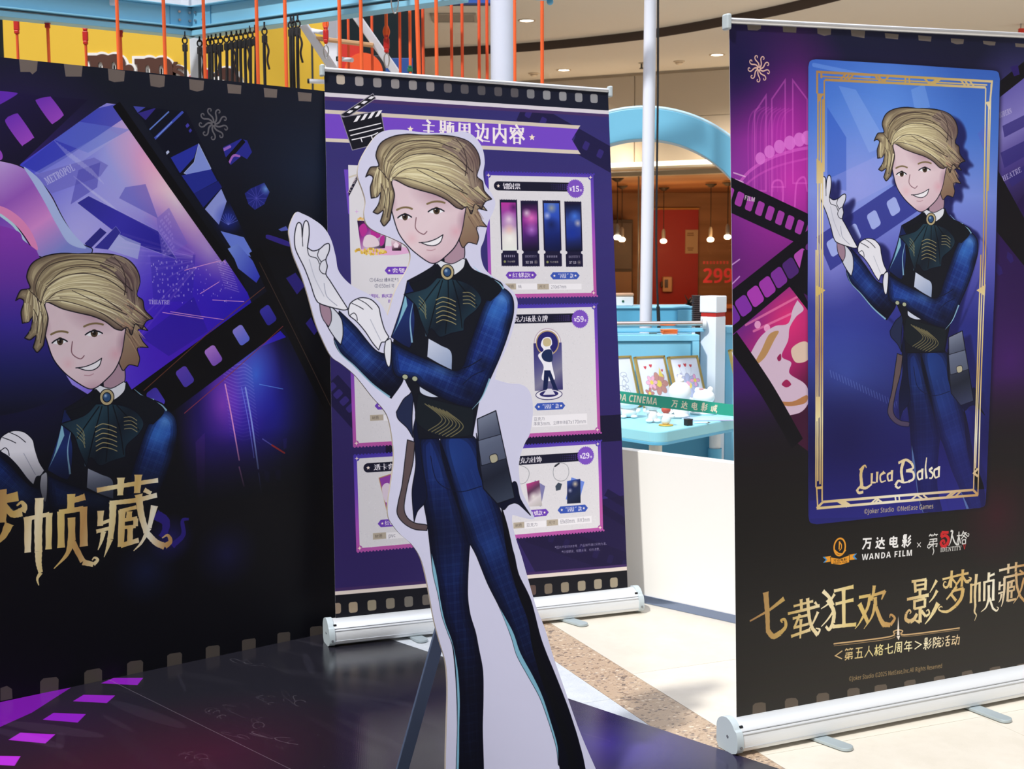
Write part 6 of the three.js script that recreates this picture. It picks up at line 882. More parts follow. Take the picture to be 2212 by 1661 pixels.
  c.save(); trace(c, cardS); c.shadowColor = 'rgba(10,6,26,.9)'; c.shadowBlur = 16; c.shadowOffsetX = 5; c.fillStyle = '#3a4aa8'; c.fill(); c.restore();
  c.save(); trace(c, cardS); c.clip();
  c.fillStyle = lin(c, [0, [579.7,110.7][1]], [0, [609.1,1489.5][1]], '#3a66c4', '#4a7ad8', '#7a90e2', '#5a5cb8', '#262a7c', '#15154e', '#181858', '#282a84'); c.fillRect(0, 0, 1300, 2000);
  glow(c, 527.6,271.9, 300, '110,160,240', 0.6); glow(c, 424.1,469.9, 260, '150,160,235', 0.7); glow(c, 324.6,697.7, 150, '150,155,230', 0.7); glow(c, 387.4,1038.7, 240, '90,120,230', 0.7, 1.6, 0.3); glow(c, 814.1,1080.6, 200, '46,80,190', 0.6); glow(c, 390.8,1248.6, 330, '14,12,52', 0.8);
  poly(c, '302.4,259.8 372.8,344.3 375.3,498.6 305.7,488.9', 'rgba(40,80,190,.5)'); poly(c, '342.7,198.1 405.5,205.8 529.4,361.1 458.1,385.7', 'rgba(170,200,250,.25)'); poly(c, '613.3,195.2 664.5,175.7 688.4,242.3 629.4,256.2', 'rgba(150,190,250,.3)'); poly(c, '305.3,467 515.4,383.9 575.1,461 306.9,576.8', 'rgba(170,170,240,.3)');
  film(c, [294.6,681.7], [664.2,481.8], 110, 5, 40, 50, 'rgba(170,185,245,.9)', 'rgba(46,52,140,.85)'); poly(c, '881,314.6 926.9,277.9 929,347.8 905.8,360.2', 'rgba(90,110,210,.6)');
  for (let i = 0; i < 26; i++) { c.save(); c.translate(i * 11, i * 4.6); curve(c, '323.7,1022.2 329.8,1043.2', 'rgba(150,175,245,.25)', 3); c.restore(); }
  curve(c, '253.1,143.7 454.1,164.8', 'rgba(150,190,255,.3)', 12); 
  // gold frame
  const gl = gold(c, ...[260.1,164.8], ...[914.8,1456.5]);
  const G2 = (s, w = 5) => { for (const q of s.split('|')) { const p = pts(q); c.strokeStyle = gl; c.lineWidth = w; c.lineCap = 'butt'; c.lineJoin = 'miter'; c.beginPath(); p.forEach(([x, y], i) => (i ? c.lineTo(x, y) : c.moveTo(x, y))); c.stroke(); } };
  const frameLines = () => {
  G2('266.3,223.7 265.5,162.8 935,153.9 928.9,213.9 | 280.7,179.8 280.5,166.3 | 293,183.4 909.7,173.2', 7); G2('277.2,174.6 915.7,165.4', 4);
  G2('291,184.6 293.3,445.4 | 269.1,228.9 274,687.2 | 278,228.5 282.9,681.7 | 286.3,238.9 291.2,687.2', 5); G2('909.7,174.3 915.3,688.7 | 931.3,161.6 929.2,488.3 | 923.6,220 924.8,688.7', 5);
  G2('267.8,670.5 277.1,1366.5 | 274.5,670.5 283.7,1348.4 | 283.5,670.5 291.9,1358.4 | 291.4,670.5 300.6,1410.4 | 280,1371.4 284.8,1430.1 | 925.1,685.3 916.1,1158.9 914.4,1441.5 | 915.4,685.3 902.2,1356 | 905.7,685.3 895.7,1425.1', 5);
  G2('280.8,1429.7 585.4,1435 915.7,1441.6 | 303.5,1412.5 585,1417.2 895.6,1423.6 | 277.1,1368.8 300,1369.2 | 280.8,1429.7 303.5,1412.5 | 895.7,1425.1 915.7,1441.6 | 912,1356.7 896.1,1370.4 912.7,1381.6', 8);
  G2('358.5,1415.2 393.8,1434.7 | 367.2,1415 402.6,1434 | 378.9,1415 411.4,1433.8 | 482.6,1434.1 506.3,1418.9 530.7,1434.3 | 497.6,1433.9 512.4,1423.2 | 578.9,1419.1 582.3,1434.8 | 594.2,1419.4 596.4,1435 | 640.7,1435.8 665.2,1421.3 690.4,1437 | 690.1,1423.3 709.2,1437.1 | 778.8,1440.3 810.3,1423.2 | 791.6,1440.4 823.2,1424.2 | 817.2,1440.5 842.5,1424.8', 6);
  G2('349.4,180.4 369.9,161.3 | 363.2,180.7 383.8,162.1 | 377.1,180 397.8,161.4 | 475.3,160.9 497.1,179 | 486,159.7 507.8,178.4 529,159.6 | 590.6,158.4 591,176.8 | 605.2,157.6 607.1,176.5 | 664.1,158.9 686.8,175.7 716.3,157.1 | 698,175.1 727.6,157.7 | 807.1,155.6 826.8,172.9 | 822.4,154.8 842.2,173.2 | 841.7,154.9 861.5,172.8', 6);
  poly(c, '269.1,772.1 303.2,787.5 269.6,806.1', gl); poly(c, '927.8,777.5 890.8,795.5 925.6,813.9', gl); poly(c, '266.3,223.7 291.5,222.4 266.7,253.4', gl); poly(c, '931.3,213.8 909.4,217.8 930.6,242.9', gl); poly(c, '271.8,1098.1 289.4,1099 290.2,1154.3 272.9,1176.4', gl); poly(c, '266.1,407.9 289.6,423.6 290.4,478.3 267.1,478.7', gl);
  };
  frameLines();
  // the figure with its soft offset shadow
  { const a = [[80.3,354.4], [-24.3,219.9], [-24.3,219.9]], b = [[700.2,577.5], [582,443.9], [582,443.9]]; c.save(); c.shadowColor = 'rgba(24,26,84,.9)'; c.shadowOffsetX = 34; c.shadowOffsetY = 14; c.shadowBlur = 6; placedFigure(c, a, b); c.restore(); c.save(); placedFigure(c, a, b); c.restore(); }
  c.save(); polyPath(c, '300.4,989.2 895.6,1010.7 892.9,1419.9 306.3,1408.5'); c.clip(); c.fillStyle = lin(c, [0, [388.2,1085.1][1]], [0, [392.7,1366.2][1]], 'rgba(30,26,110,0)', 'rgba(28,26,104,.4)', 'rgba(30,28,112,.6)'); c.fillRect(0, [388.2,1085.1][1], 1300, 900); c.restore(); c.save(); polyPath(c, '254.8,1404.2 953.4,1424.6 955.9,1510.1 255.5,1457.8'); c.clip(); c.fillStyle = 'rgba(40,38,130,.55)'; c.fillRect(0, 0, 1300, 2100); c.restore(); frameLines();
  // gold name in pointed lettering
  brush(c, '10>12 453.7,1316.4 445.2,1337.1 448.8,1375.3 | 9>4 429.6,1390.3 440,1379.3 454.8,1376.7 | 8>9 429.5,1385.6 437.3,1395.7 455.1,1394.7 | 12>6 440,1376.9 463.8,1383.6 487.5,1373.5 | 6>4 439.1,1327.2 459.6,1314.5 465.7,1322 | 9>7 486.9,1340.2 486.2,1371 | 7>4 486.2,1368.7 502.4,1369.9 | 9>7 507.7,1337 506.6,1370.2 | 9>4 534.9,1341.3 520,1349.8 523.4,1369.1 541.4,1367.2 | 7>3 528.8,1338.5 539.8,1345.1 | 9>7 565.1,1336.4 564.5,1369.9 | 8>5 564,1343.5 548.3,1349.5 552.4,1368 565.6,1365.2', gl);
  brush(c, '12>10 610.3,1310.8 601.7,1339 608.6,1378.1 | 10>4 578.2,1385.4 590.2,1371.9 611.7,1378.3 639.4,1375.6 | 8>5 578.2,1385.4 590.6,1393.5 599.7,1389.4 | 8>9 589,1316.5 619.4,1309 641.2,1320.2 | 9>7 641.2,1320.2 647.7,1335.2 620.2,1342.8 | 9>8 620.2,1342.8 648.1,1349.7 650.3,1369.2 630.1,1377.3 | 9>7 685.1,1340.3 684.6,1374.2 | 8>5 684,1346 666.7,1352.5 671.5,1373.2 685.8,1370.4 | 4>9 701.2,1307.4 697.6,1341.2 702.7,1373.2 | 8>5 725.8,1340.8 713.4,1347.2 727.5,1360.4 723.4,1372.3 712.7,1372.5 | 9>7 752.1,1337.8 751.7,1372 | 8>5 751,1344.1 733.5,1349.6 737.9,1372.4 752.9,1369.6', gl);
  line(c, '©Joker Studio  ©NetEase Games', [458.6,1462.1], [731.4,1468.6], 15, '#c9b98a', { weight: '' });
  c.restore();
  emblem(c, 63.3,165.3, [101.7,163.1][0] - [63.3,165.3][0], lin(c, [28.9,135.9], [94.1,195.2], '#d9b2a0', '#f0d2bc', '#b99a90', '#8f8080'));
  // partners' line
  { const [x, y] = [368.4,1554.2]; const or = '#e59a30'; c.strokeStyle = or; c.lineWidth = 5.5; c.beginPath(); c.ellipse(x, y, 21, 26, 0, 0, 7); c.stroke(); brush(c, '5>4 367.5,1536.9 366,1561.3 | 4>3 365.7,1538.2 374.3,1547.4 373.9,1559.7 367.3,1564.9 | 6>3 349.7,1563.1 365,1573.5 380.2,1575.1 392.3,1565.4', or); poly(c, '304.9,1578.2 336.1,1578 336.3,1595.1 306.3,1596 317,1588.2', or); poly(c, '401.7,1581.2 434.2,1580.5 425.1,1588.5 435.7,1598.5 403.2,1598.1', or); poly(c, '333.7,1581.1 368.9,1589.7 405.4,1582.5 405.7,1604.8 371.6,1609.6 336.4,1602.5', or, '#1b1917', 1.5); poly(c, '304.9,1578.2 313.2,1578.1 321.8,1588.7 313.5,1595.7 306.3,1596 317,1588.2', '#3d8bd0'); poly(c, '427.4,1580.8 434.2,1580.5 425.1,1588.5 435.7,1598.5 428.9,1598.8 417.7,1588.7', '#3d8bd0'); line(c, '万达电影', [344.8,1598], [395.8,1598.3], 8, '#3c2a12', { wt: 0.12 }); line(c, 'WANDA FILM', [343.7,1603.8], [397.2,1604.4], 4.5, '#3c2a12'); }
  line(c, '万达电影', [451.9,1572.4], [644.4,1581.4], 39, '#ecebea', { wt: 0.15, gap: 0.32 }); line(c, 'WANDA FILM', [452.4,1603.2], [645,1608.8], 19, '#ecebea', { gap: 0.4 });
  curve(c, '668.7,1570.6 683.9,1585.3', '#e2e0de', 2.5, 'butt'); curve(c, '683.6,1571 669,1585.4', '#e2e0de', 2.5, 'butt');
  line(c, '第', [712.8,1593.3], [754.8,1593.3], 46, '#d3d3d0', { wt: 0.09 }); brush(c, '4>3 733.4,1593.7 736.8,1603.9 732.3,1615.8 | 4>2 719.2,1593.5 711.2,1589 715.7,1579.6 722.1,1584', '#d3d3d0'); brush(c, '9>8 767.2,1547.6 795.9,1550.3 | 10>9 768.8,1548.3 765.9,1562.3 | 9>12 765.3,1562.7 783.4,1559 796.5,1572.7 789,1590.5 | 13>4 789,1590.5 773.1,1592.7 764.8,1579.5 775.8,1573.1 780.7,1581 774.4,1581.7', '#c0262b');
  brush(c, '7>6 803.8,1546.1 811.9,1548.1 809.1,1561.5 | 6>2 809.1,1561.5 804.7,1580.9 797.1,1593.8 | 6>4 810.7,1561.6 822.5,1585.1 832.4,1593.5 837.2,1589', '#d3d3d0'); line(c, '格', [829.2,1596.5], [872.3,1596.6], 46, '#d3d3d0', { wt: 0.09 }); brush(c, '4>2 862.2,1559 877.2,1570.4 880.3,1563.2 873.7,1561.3', '#d3d3d0');
  line(c, 'IDENTITY', [763.1,1609.5], [849.7,1611], 14, '#c9c8c4', { font: 'serif' }); line(c, 'V', [856.5,1610.6], [868.6,1610.8], 16, '#c0262b', { font: 'serif' });
  // gold title
  const g = gold(c, ...[38.9,1740.6], ...[1121.4,1760.8]);
  brush(c, '5>8 44.6,1740.3 112.9,1716 | 8>14 112.9,1716 165.8,1687.5 | 19>14 99.7,1660.6 106.1,1724.8 108.9,1780.6 | 16>17 107.7,1775.6 128.1,1796.1 154.1,1788.8 | 14>4 152.9,1789.6 172.5,1771.7 168.2,1750.8 154.9,1751 160.8,1759.5', g);
  brush(c, '7>8 200,1714.8 272,1707.6 | 11>10 227.4,1696.6 229.6,1734.9 | 8>10 179.7,1734.7 235.5,1730.7 296.1,1724.2 | 12>11 251.1,1695.9 259.6,1763 271.9,1794 | 11>13 268.9,1788.7 290.2,1813.5 | 9>4 288.9,1811.9 297.7,1797.2 282.7,1791.4 | 9>6 278,1711.3 288.9,1724.8 | 10>3 290.4,1742.2 271.7,1774.3 248.2,1800.8 | 8>8 197.5,1751.4 262.4,1746.7 | 10>8 223.8,1741.5 203.7,1779.5 | 8>8 200.7,1780.1 256.8,1774.4 | 11>6 227.6,1756.6 225.9,1815.1 | 9>10 192.2,1804.4 263,1792.8', g);
  brush(c, '13>9 307.5,1681.3 330.7,1702.7 348,1729.4 | 10>3 351.7,1695.2 327.9,1722.1 301.1,1734.6 | 13>14 324.7,1709.4 349.5,1749.3 347,1783.7 | 13>8 347,1783.7 332.1,1801.6 319.9,1790.2 | 9>3 346.5,1749 325.6,1771.1 303,1789 | 9>12 348.6,1686 422.9,1681 | 9>11 355.2,1726.3 423.6,1721.4 | 11>12 345.3,1794.4 434.8,1798.6 | 14>13 385,1683.2 388,1796.2', g);
  brush(c, '10>10 443.9,1716.8 489.2,1715 | 13>9 487.4,1714.8 478.6,1749.8 459.3,1780.1 | 9>2 459.3,1780.1 445.3,1798.4 430.1,1812.5 | 16>12 446.1,1736 466.6,1773.5 480.8,1800.3 | 13>9 502.5,1686.4 499.7,1707.2 492.1,1732.4 | 9>11 499.9,1716.2 545.7,1709.9 | 11>5 545.6,1707.4 537.7,1721.6 531.6,1733.5 | 14>13 506.3,1723 508.6,1748.4 | 14>2 507.3,1745.7 494.8,1781.9 464.3,1816.8 | 12>17 510,1753.6 529.7,1796.3 542.7,1814.1 | 18>14 539.5,1811.6 568.1,1817.3 | 12>3 568.1,1817.3 584.3,1797.9 567.5,1784.7 564.5,1794.5', g);
  brush(c, '11>10 661.8,1689.5 665.8,1726.9 | 8>9 649.4,1690.6 708.9,1690.3 | 11>10 706.4,1690.7 704.9,1723.9 | 7>7 665.3,1705.2 704.5,1704.1 | 8>7 664.1,1720 704.8,1718.5 | 12>11 683.5,1721.5 683.9,1740 | 9>12 631.9,1744.6 675.5,1742.8 719.5,1740.9 | 11>10 662.5,1749.9 662.3,1779.4 | 8>8 660.1,1754.5 705.6,1750.7 | 11>10 704.6,1749.8 704,1778.2 | 8>8 662.2,1778.2 704.6,1775.8 | 13>13 685.7,1778.5 685.8,1824.3 | 12>4 685.8,1823.1 664.6,1814.3 | 12>15 673.6,1794.4 661.4,1810.2 645.9,1816.9 | 14>10 645.9,1816.9 628.6,1806.1 629.8,1789.1 | 9>3 629.8,1789.1 642,1779.5 648.4,1786.4 642.9,1791.9 | 11>9 690.7,1787.8 708.5,1807.3 | 9>3 708.5,1807.3 722.5,1800.3 718.1,1787.4 709.7,1791.3 | 12>3 750.8,1697.4 737.9,1715.3 723.2,1733.9 | 12>3 753.5,1729.9 738.8,1750.1 721.4,1764.9 | 18>14 758.4,1771 739.9,1797.4 | 14>3 739.9,1797.4 724.5,1815.4 705.9,1831.8', g);
  brush(c, '7>7 774.1,1697.4 835,1691.6 | 10>10 812,1673.1 808.5,1728.2 | 9>8 807.2,1700.6 795.6,1723 784.4,1725 | 7>3 784.4,1725 778.7,1714.9 783.9,1705.5 790.4,1708.7 | 8>6 812.6,1698.7 831.5,1717 | 8>8 834.1,1691.5 882.1,1688.7 | 11>10 857.9,1674.3 853.9,1729.5 | 9>7 851.5,1700.4 829.4,1723.5 | 7>13 857.8,1696.1 873,1715.3 884.5,1715.3 | 11>3 884.5,1715.3 892.4,1707.4 882.4,1701.8 | 11>6 833.7,1725.5 812.2,1746.1 791.8,1763.7 | 8>9 813.7,1740 862.2,1735.4 | 15>12 860.5,1735.3 853.2,1765.8 831.1,1788.4 | 12>7 831.1,1788.4 797.6,1802.4 771.8,1799.3 | 6>3 771.8,1799.3 760.4,1789.9 769.8,1783.1 776.3,1786.9 | 9>10 809,1747 832.3,1772.2', g);
  brush(c, '10>10 893.9,1723.9 894,1787 | 6>6 891.4,1730.4 930.7,1725.5 | 10>9 929,1722.7 930.2,1786.2 | 12>9 915,1695.2 910.3,1759.8 913,1798.1 | 9>2 913,1798.1 910.3,1818 918.2,1829.1 911.1,1846 | 11>10 968,1695.9 966.2,1725.6 | 7>8 970,1708.2 992.2,1703 | 10>10 949.5,1723.2 950.1,1787.2 | 7>7 945.6,1725.8 990.4,1722.7 | 10>12 988,1720.4 988.1,1790.4 | 11>10 968.2,1737.2 969.6,1784.4 | 11>2 969.5,1781.9 958,1808.5 936.8,1821.2 | 9>8 972.1,1779.6 988.2,1815.9 | 8>6 988.2,1815.9 1004.6,1826.3 | 6>2 1004.6,1826.3 1011.8,1817.4 1004.2,1811.9 | 8>8 1011.4,1694.4 1065.2,1690.4 1140.2,1686.7 | 11>9 1051.2,1676.2 1050.5,1708 | 11>9 1084.4,1674 1082.7,1705.6 | 7>6 1099.6,1703 1117.1,1713.4 | 8>8 1031.6,1720 1083,1716.7 1137.7,1714.8 | 11>9 1035,1720.4 1035.3,1761.3 1032.5,1781.5 | 9>2 1032.5,1781.5 1028.8,1801.5 1023.4,1814.2 | 9>9 1015.2,1731 1014,1758.9 | 6>6 1012.9,1744.8 1034.7,1742.9 | 6>6 1009.6,1769.1 1036.5,1766.1 | 9>2 1023.8,1771.5 1019.3,1790.2 1011.9,1799 | 11>10 1052,1735.1 1050.3,1799.4 | 7>7 1049.8,1737.9 1079.5,1733.5 | 10>10 1066.7,1736.7 1065.5,1754.5 | 6>6 1052,1755.5 1081.5,1753.7 | 8>8 1078.1,1754.6 1077.9,1767.4 | 6>6 1052.4,1766.3 1077.8,1766.1 | 9>9 1067.6,1765 1067,1790.6 | 8>8 1050.3,1798.4 1087.3,1796 | 11>9 1084.4,1707.3 1091.2,1757.4 1105.9,1790 | 9>11 1105.9,1790 1134.2,1813.9 1155.2,1822.9 | 10>3 1155.2,1822.9 1170.5,1815.6 1161.4,1802.8 1149.5,1806.6 | 11>8 1121.1,1729.8 1108.6,1767.1 | 8>2 1108.6,1767.1 1092.3,1793.5 1075.8,1809.6', g);
  curve(c, '349.8,1847.5 562.5,1853.6 581.3,1839.2 599.1,1836.4', '#c9a778', 4.5, 'butt'); curve(c, '599.1,1836.4 616.6,1841.7 629.8,1855.6 849.7,1861.9', '#c9a778', 4.5, 'butt'); curve(c, '351.1,1854.1 565.8,1860.6 584.6,1845.8 613.5,1848.4 633.1,1861.2 848.5,1867.5', '#b59366', 1.6, 'butt'); poly(c, '598.2,1792.5 604.6,1853.9 594.4,1853.1', '#ecdfcf'); poly(c, '591.8,1854.8 607.3,1855.8 601.1,1869.3', '#ecdfcf');
  line(c, '<第五人格七周年>影院活动', [351.8,1903.5], [849.9,1917.4], 37, lin(c, [0, 0], [700, 0], '#c9a978', '#e2d492', '#f3e9c6', '#d9b98a', '#c9a668'), { wt: 0.105, gap: 0.1 });
  line(c, '©Joker Studio ©2025 NetEase,Inc.All Rights Reserved', [409.3,1970.6], [779,1981.1], 14, '#a58a60', { weight: '' });
  // sprocket tabs
  for (const s of ['20.4,32.3 70.5,32.8 69.4,54.8 57.2,60.9 25.1,62.1', '142.3,33.9 192.6,34.5 190.3,58 145.2,59', '263.8,34.8 314.1,35.5 313.1,54.9 289.2,59.8 265.4,55', '384.5,35.9 437.7,36 435.2,56.4 413.5,55.1 387.6,53.1', '510.1,36.5 562.6,36.8 560.7,51.8 513.2,51.2', '636.9,34.5 689.4,34.3 686.8,49.6 639.5,49.4', '764.4,34.3 817.6,34.1 814.9,47.9 789.1,51.3 766.2,46.6', '893.2,33.1 946.3,33 943.5,44.2 920,45.7 896.5,42.6', '1026.3,31.8 1086.6,31.3 1083.7,42.1 1029.1,43.3']) poly(c, s, '#6a615b');
  for (const s of ['56.1,2027.8 57.2,1992.8 65.4,1987 87.7,1987.5 103,1992.7 105.3,2031.9', '173.2,2029.5 172,1998.4 177.6,1991 194.7,1990.4 211.8,1993.7 220.5,2003.4 220.9,2032.1', '288.7,2030.5 288.3,1999.2 295.5,1992.3 324.7,1993.8 335.1,2000.1 336.5,2034.2', '405.2,2033.7 404,1999.4 412,1993.8 442,1995.8 451.1,2001.5 453.2,2036.1', '509,2034.3 509.6,2001.4 520.9,1998.9 552.7,2001 557.9,2008.4 558.5,2036.6', '627.9,2039.2 625.9,2005.5 636.2,2001.8 668.7,2002.9 672.1,2009.6 671.5,2040.5', '745.3,2043.6 746.4,2007.2 757.6,2005.2 787.6,2006.3 791.8,2013.7 791.2,2043.5', '862.8,2045 861.8,2007.9 875.3,2005.6 902.6,2005.7 908.3,2014.5 907.8,2045.7', '981.1,2047.2 980,2011.3 992.5,2008.8 1024,2009.4 1027.8,2018 1027.3,2047.4', '1096.7,2049.2 1097,2016.9 1109.1,2014.2 1155.7,2015.8 1157,2052.3']) poly(c, s, '#5f5449');
});
// ---------- the stands ----------
const printEdge = M(0xcfcfd2, 0.6), printBack = M(0xc9cacc, 0.7);
const printMat = (map, roughness = 0.5) => new THREE.MeshPhysicalMaterial({ map, roughness, specularIntensity: 0.35 });
// sheet of thickness t over a quadrilateral (metres on the board: upper left, upper right, lower right, lower left); uv follow the board
function sheetGeo(q, U0, T, W, H, t, wave = 0, nx = 24, ny = 32) {
  const P = [], uv = [], id = [], at = (f, g) => { const a = [q[0][0] + (q[1][0] - q[0][0]) * f, q[0][1] + (q[1][1] - q[0][1]) * f], b = [q[3][0] + (q[2][0] - q[3][0]) * f, q[3][1] + (q[2][1] - q[3][1]) * f]; return [a[0] + (b[0] - a[0]) * g, a[1] + (b[1] - a[1]) * g]; };
  const groups = [];
  const grid = (z, flip) => { const o = P.length / 3, s = id.length; for (let j = 0; j <= ny; j++) for (let i = 0; i <= nx; i++) { const [x, y] = at(i / nx, j / ny); P.push(x, y, z + wave * Math.sin(i / nx * 5.2 + j / ny * 2.1) * Math.sin(j / ny * 3.14)); uv.push((x * 1000 - U0) / W, 1 - (T - y * 1000) / H); } for (let j = 0; j < ny; j++) for (let i = 0; i < nx; i++) { const a = o + j * (nx + 1) + i, b = a + 1, c = a + nx + 1, d = c + 1; flip ? id.push(a, b, c, b, d, c) : id.push(a, c, b, b, c, d); } groups.push([s, id.length - s]); };
  grid(0, false); grid(-t, true);
  const s = id.length, N = (nx + 1) * (ny + 1), o = P.length / 3, ring = [];
  for (let i = 0; i <= nx; i++) ring.push(i); for (let j = 1; j <= ny; j++) ring.push(j * (nx + 1) + nx); for (let i = nx - 1; i >= 0; i--) ring.push(ny * (nx + 1) + i); for (let j = ny - 1; j >= 0; j--) ring.push(j * (nx + 1));
  for (const k of ring) for (const m of [0, N]) { P.push(P[(k + m) * 3], P[(k + m) * 3 + 1], P[(k + m) * 3 + 2]); uv.push(0, 0); }
  for (let i = 0; i < ring.length - 1; i++) { const a = o + i * 2, b = a + 1, c = a + 2, d = a + 3; id.push(a, c, b, b, c, d); }
  groups.push([s, id.length - s]);
  const g = new THREE.BufferGeometry(); g.setAttribute('position', new THREE.Float32BufferAttribute(P, 3)); g.setAttribute('uv', new THREE.Float32BufferAttribute(uv, 2)); g.setIndex(id);
  groups.forEach(([a, n], i) => g.addGroup(a, n, i)); g.computeVertexNormals(); return g;
}
const toLocal = (t, p) => { t.updateMatrixWorld(true); return t.worldToLocal(V(...p)).toArray(); };
// roll-up stand: cassette on two swing-out feet, pole, top rail and the print
function rollUp(name, label, pos, turn, lean, quad, tex, dims, feet, L0, L1) {
  const t = thing(name, label, 'banner stand', pos, turn);
  const [U0, T, W, H] = dims, a = Math.atan(lean);
  const pr = part('print', sheetGeo(quad, U0, T, W, H, 0.0012, 0.0016), null, t); pr.material = [printMat(tex, 0.46), printBack, printEdge]; pr.rotation.x = a;
  const up = (p, z = 0) => [p[0], p[1] * Math.cos(a) - z * Math.sin(a), p[1] * Math.sin(a) + z * Math.cos(a)];
  const tl = up(quad[0]), tr = up(quad[1]);
  part('top_rail', rod(tl, tr, 0.0088, 28), M(0xd8dade, 0.25, 0.7), t);
  for (const [p, s] of [[tl, -1], [tr, 1]]) part('rail_cap', rbox(0.016, 0.044, 0.03, 0.006, p[0] + s * 0.008, p[1] - 0.004, p[2]), capGrey, t);
  // cassette profile, z forward, y up, extruded along the width
  const s = new THREE.Shape(); s.moveTo(-0.042, 0.012); s.lineTo(0.048, 0.012); s.quadraticCurveTo(0.056, 0.014, 0.056, 0.024); s.quadraticCurveTo(0.06, 0.05, 0.05, 0.068); s.lineTo(0.046, 0.069); s.lineTo(0.046, 0.0715); s.quadraticCurveTo(0.034, 0.09, 0.006, 0.096); s.lineTo(-0.006, 0.096); s.quadraticCurveTo(-0.05, 0.092, -0.052, 0.06); s.closePath();
  const prof = (sh, len, x) => new THREE.ExtrudeGeometry(sh, { depth: len, bevelEnabled: false, curveSegments: 8 }).rotateY(Math.PI / 2).scale(1, 1, -1).translate(x, 0, 0);
  const fix = (g) => { const p = g.index; const gg = g.index ? g.toNonIndexed() : g, q = gg.attributes.position.array; for (let i = 0; i < q.length; i += 9) for (let k = 0; k < 3; k++) { const v = q[i + 3 + k]; q[i + 3 + k] = q[i + 6 + k]; q[i + 6 + k] = v; } gg.deleteAttribute('normal'); gg.computeVertexNormals(); return gg; };
  part('cassette', fix(prof(s, L1 - L0, L0)), alumLight, t);
  part('cassette_ridge', [rbox(L1 - L0, 0.002, 0.002, 0.0008, (L0 + L1) / 2, 0.026, 0.0572), rbox(L1 - L0, 0.002, 0.002, 0.0008, (L0 + L1) / 2, 0.064, 0.0545), rbox(L1 - L0, 0.0016, 0.006, 0.0006, (L0 + L1) / 2, 0.0712, 0.0468)], alum, t);
  const cap = new THREE.Shape(); cap.moveTo(-0.034, 0.003); cap.lineTo(0.03, 0.003); cap.lineTo(0.05, 0.01); cap.quadraticCurveTo(0.06, 0.014, 0.06, 0.03); cap.quadraticCurveTo(0.062, 0.056, 0.052, 0.073); cap.lineTo(0.043, 0.077); cap.quadraticCurveTo(0.03, 0.1, 0.002, 0.103); cap.quadraticCurveTo(-0.04, 0.1, -0.046, 0.07); cap.lineTo(-0.046, 0.02); cap.closePath();
  for (const [x, e] of [[L0 - 0.022, -1], [L1, 1]]) {
    const c = part('end_cap', fix(prof(cap, 0.022, x)), capGrey, t);
    part('screw', new THREE.CylinderGeometry(0.004, 0.004, 0.003, 12).rotateZ(Math.PI / 2).translate(e < 0 ? x - 0.001 : x + 0.023, 0.05, 0.012), steelDull, c);
    part('side_screw', new THREE.CylinderGeometry(0.0045, 0.0045, 0.003, 12).rotateX(Math.PI / 2).translate(x + 0.011, 0.03, 0.0635), steelDull, c);
    part('slot', rbox(0.012, 0.007, 0.006, 0.001, e < 0 ? x + 0.026 : x - 0.004, 0.082, 0.0385), darkHole, c);
  }
  for (const [f0, f1] of feet) {
    const p = toLocal(t, f0), q = toLocal(t, f1), dx = q[0] - p[0], dz = q[2] - p[2], l = Math.hypot(dx, dz) + 0.03, g = new THREE.Shape(), w = 0.021;
    g.moveTo(-w, 0); g.lineTo(w, 0); g.lineTo(w, l - w); g.absarc(0, l - w, w, 0, Math.PI); g.lineTo(-w, 0);
    const geo = new THREE.ExtrudeGeometry(g, { depth: 0.006, bevelEnabled: true, bevelThickness: 0.002, bevelSize: 0.002, bevelSegments: 2, curveSegments: 14 }).rotateX(-Math.PI / 2).rotateY(Math.atan2(-dx, -dz)).translate(p[0] - dx * 0.1, 0.004, p[2] - dz * 0.1);
    part('foot', geo, footGrey, t);
  }
  const mx = (L0 + L1) / 2, top = [mx, (tl[1] + tr[1]) / 2 - 0.01, (tl[2] + tr[2]) / 2 - 0.012];
  part('support_pole', rod([mx, 0.09, -0.03], top, 0.008, 12), alum, t);
  return t;
}
rollUp('roll_up_banner', 'purple roll-up banner with a film-strip border and price cards, behind the cut-out figure', [-0.6532, 0, -4.71], 0.369, -0.07, [[0.022, 2.124], [1.173, 2.096], [1.202, 0.088], [-0.004, 0.088]], midTex, [-30, 2130, 1260, 2070],
  [[[-0.417, 0, -4.853], [-0.339, 0, -4.725]], [[0.18, 0, -5.038], [0.272, 0, -4.932]]], -0.022, 1.222);
rollUp('roll_up_banner', 'dark roll-up banner with a gold-framed card and gold lettering, at the right', [0.6476, 0, -3.65], 0.438, -0.012, [[-0.037, 2.074], [1.17, 2.112], [1.205, 0.086], [0.001, 0.086]], rightTex, [-60, 2115, 1330, 2045],
  [[[0.879, 0, -3.753], [0.966, 0, -3.642]], [[1.446, 0, -3.987], [1.512, 0, -3.867]]], -0.016, 1.225);
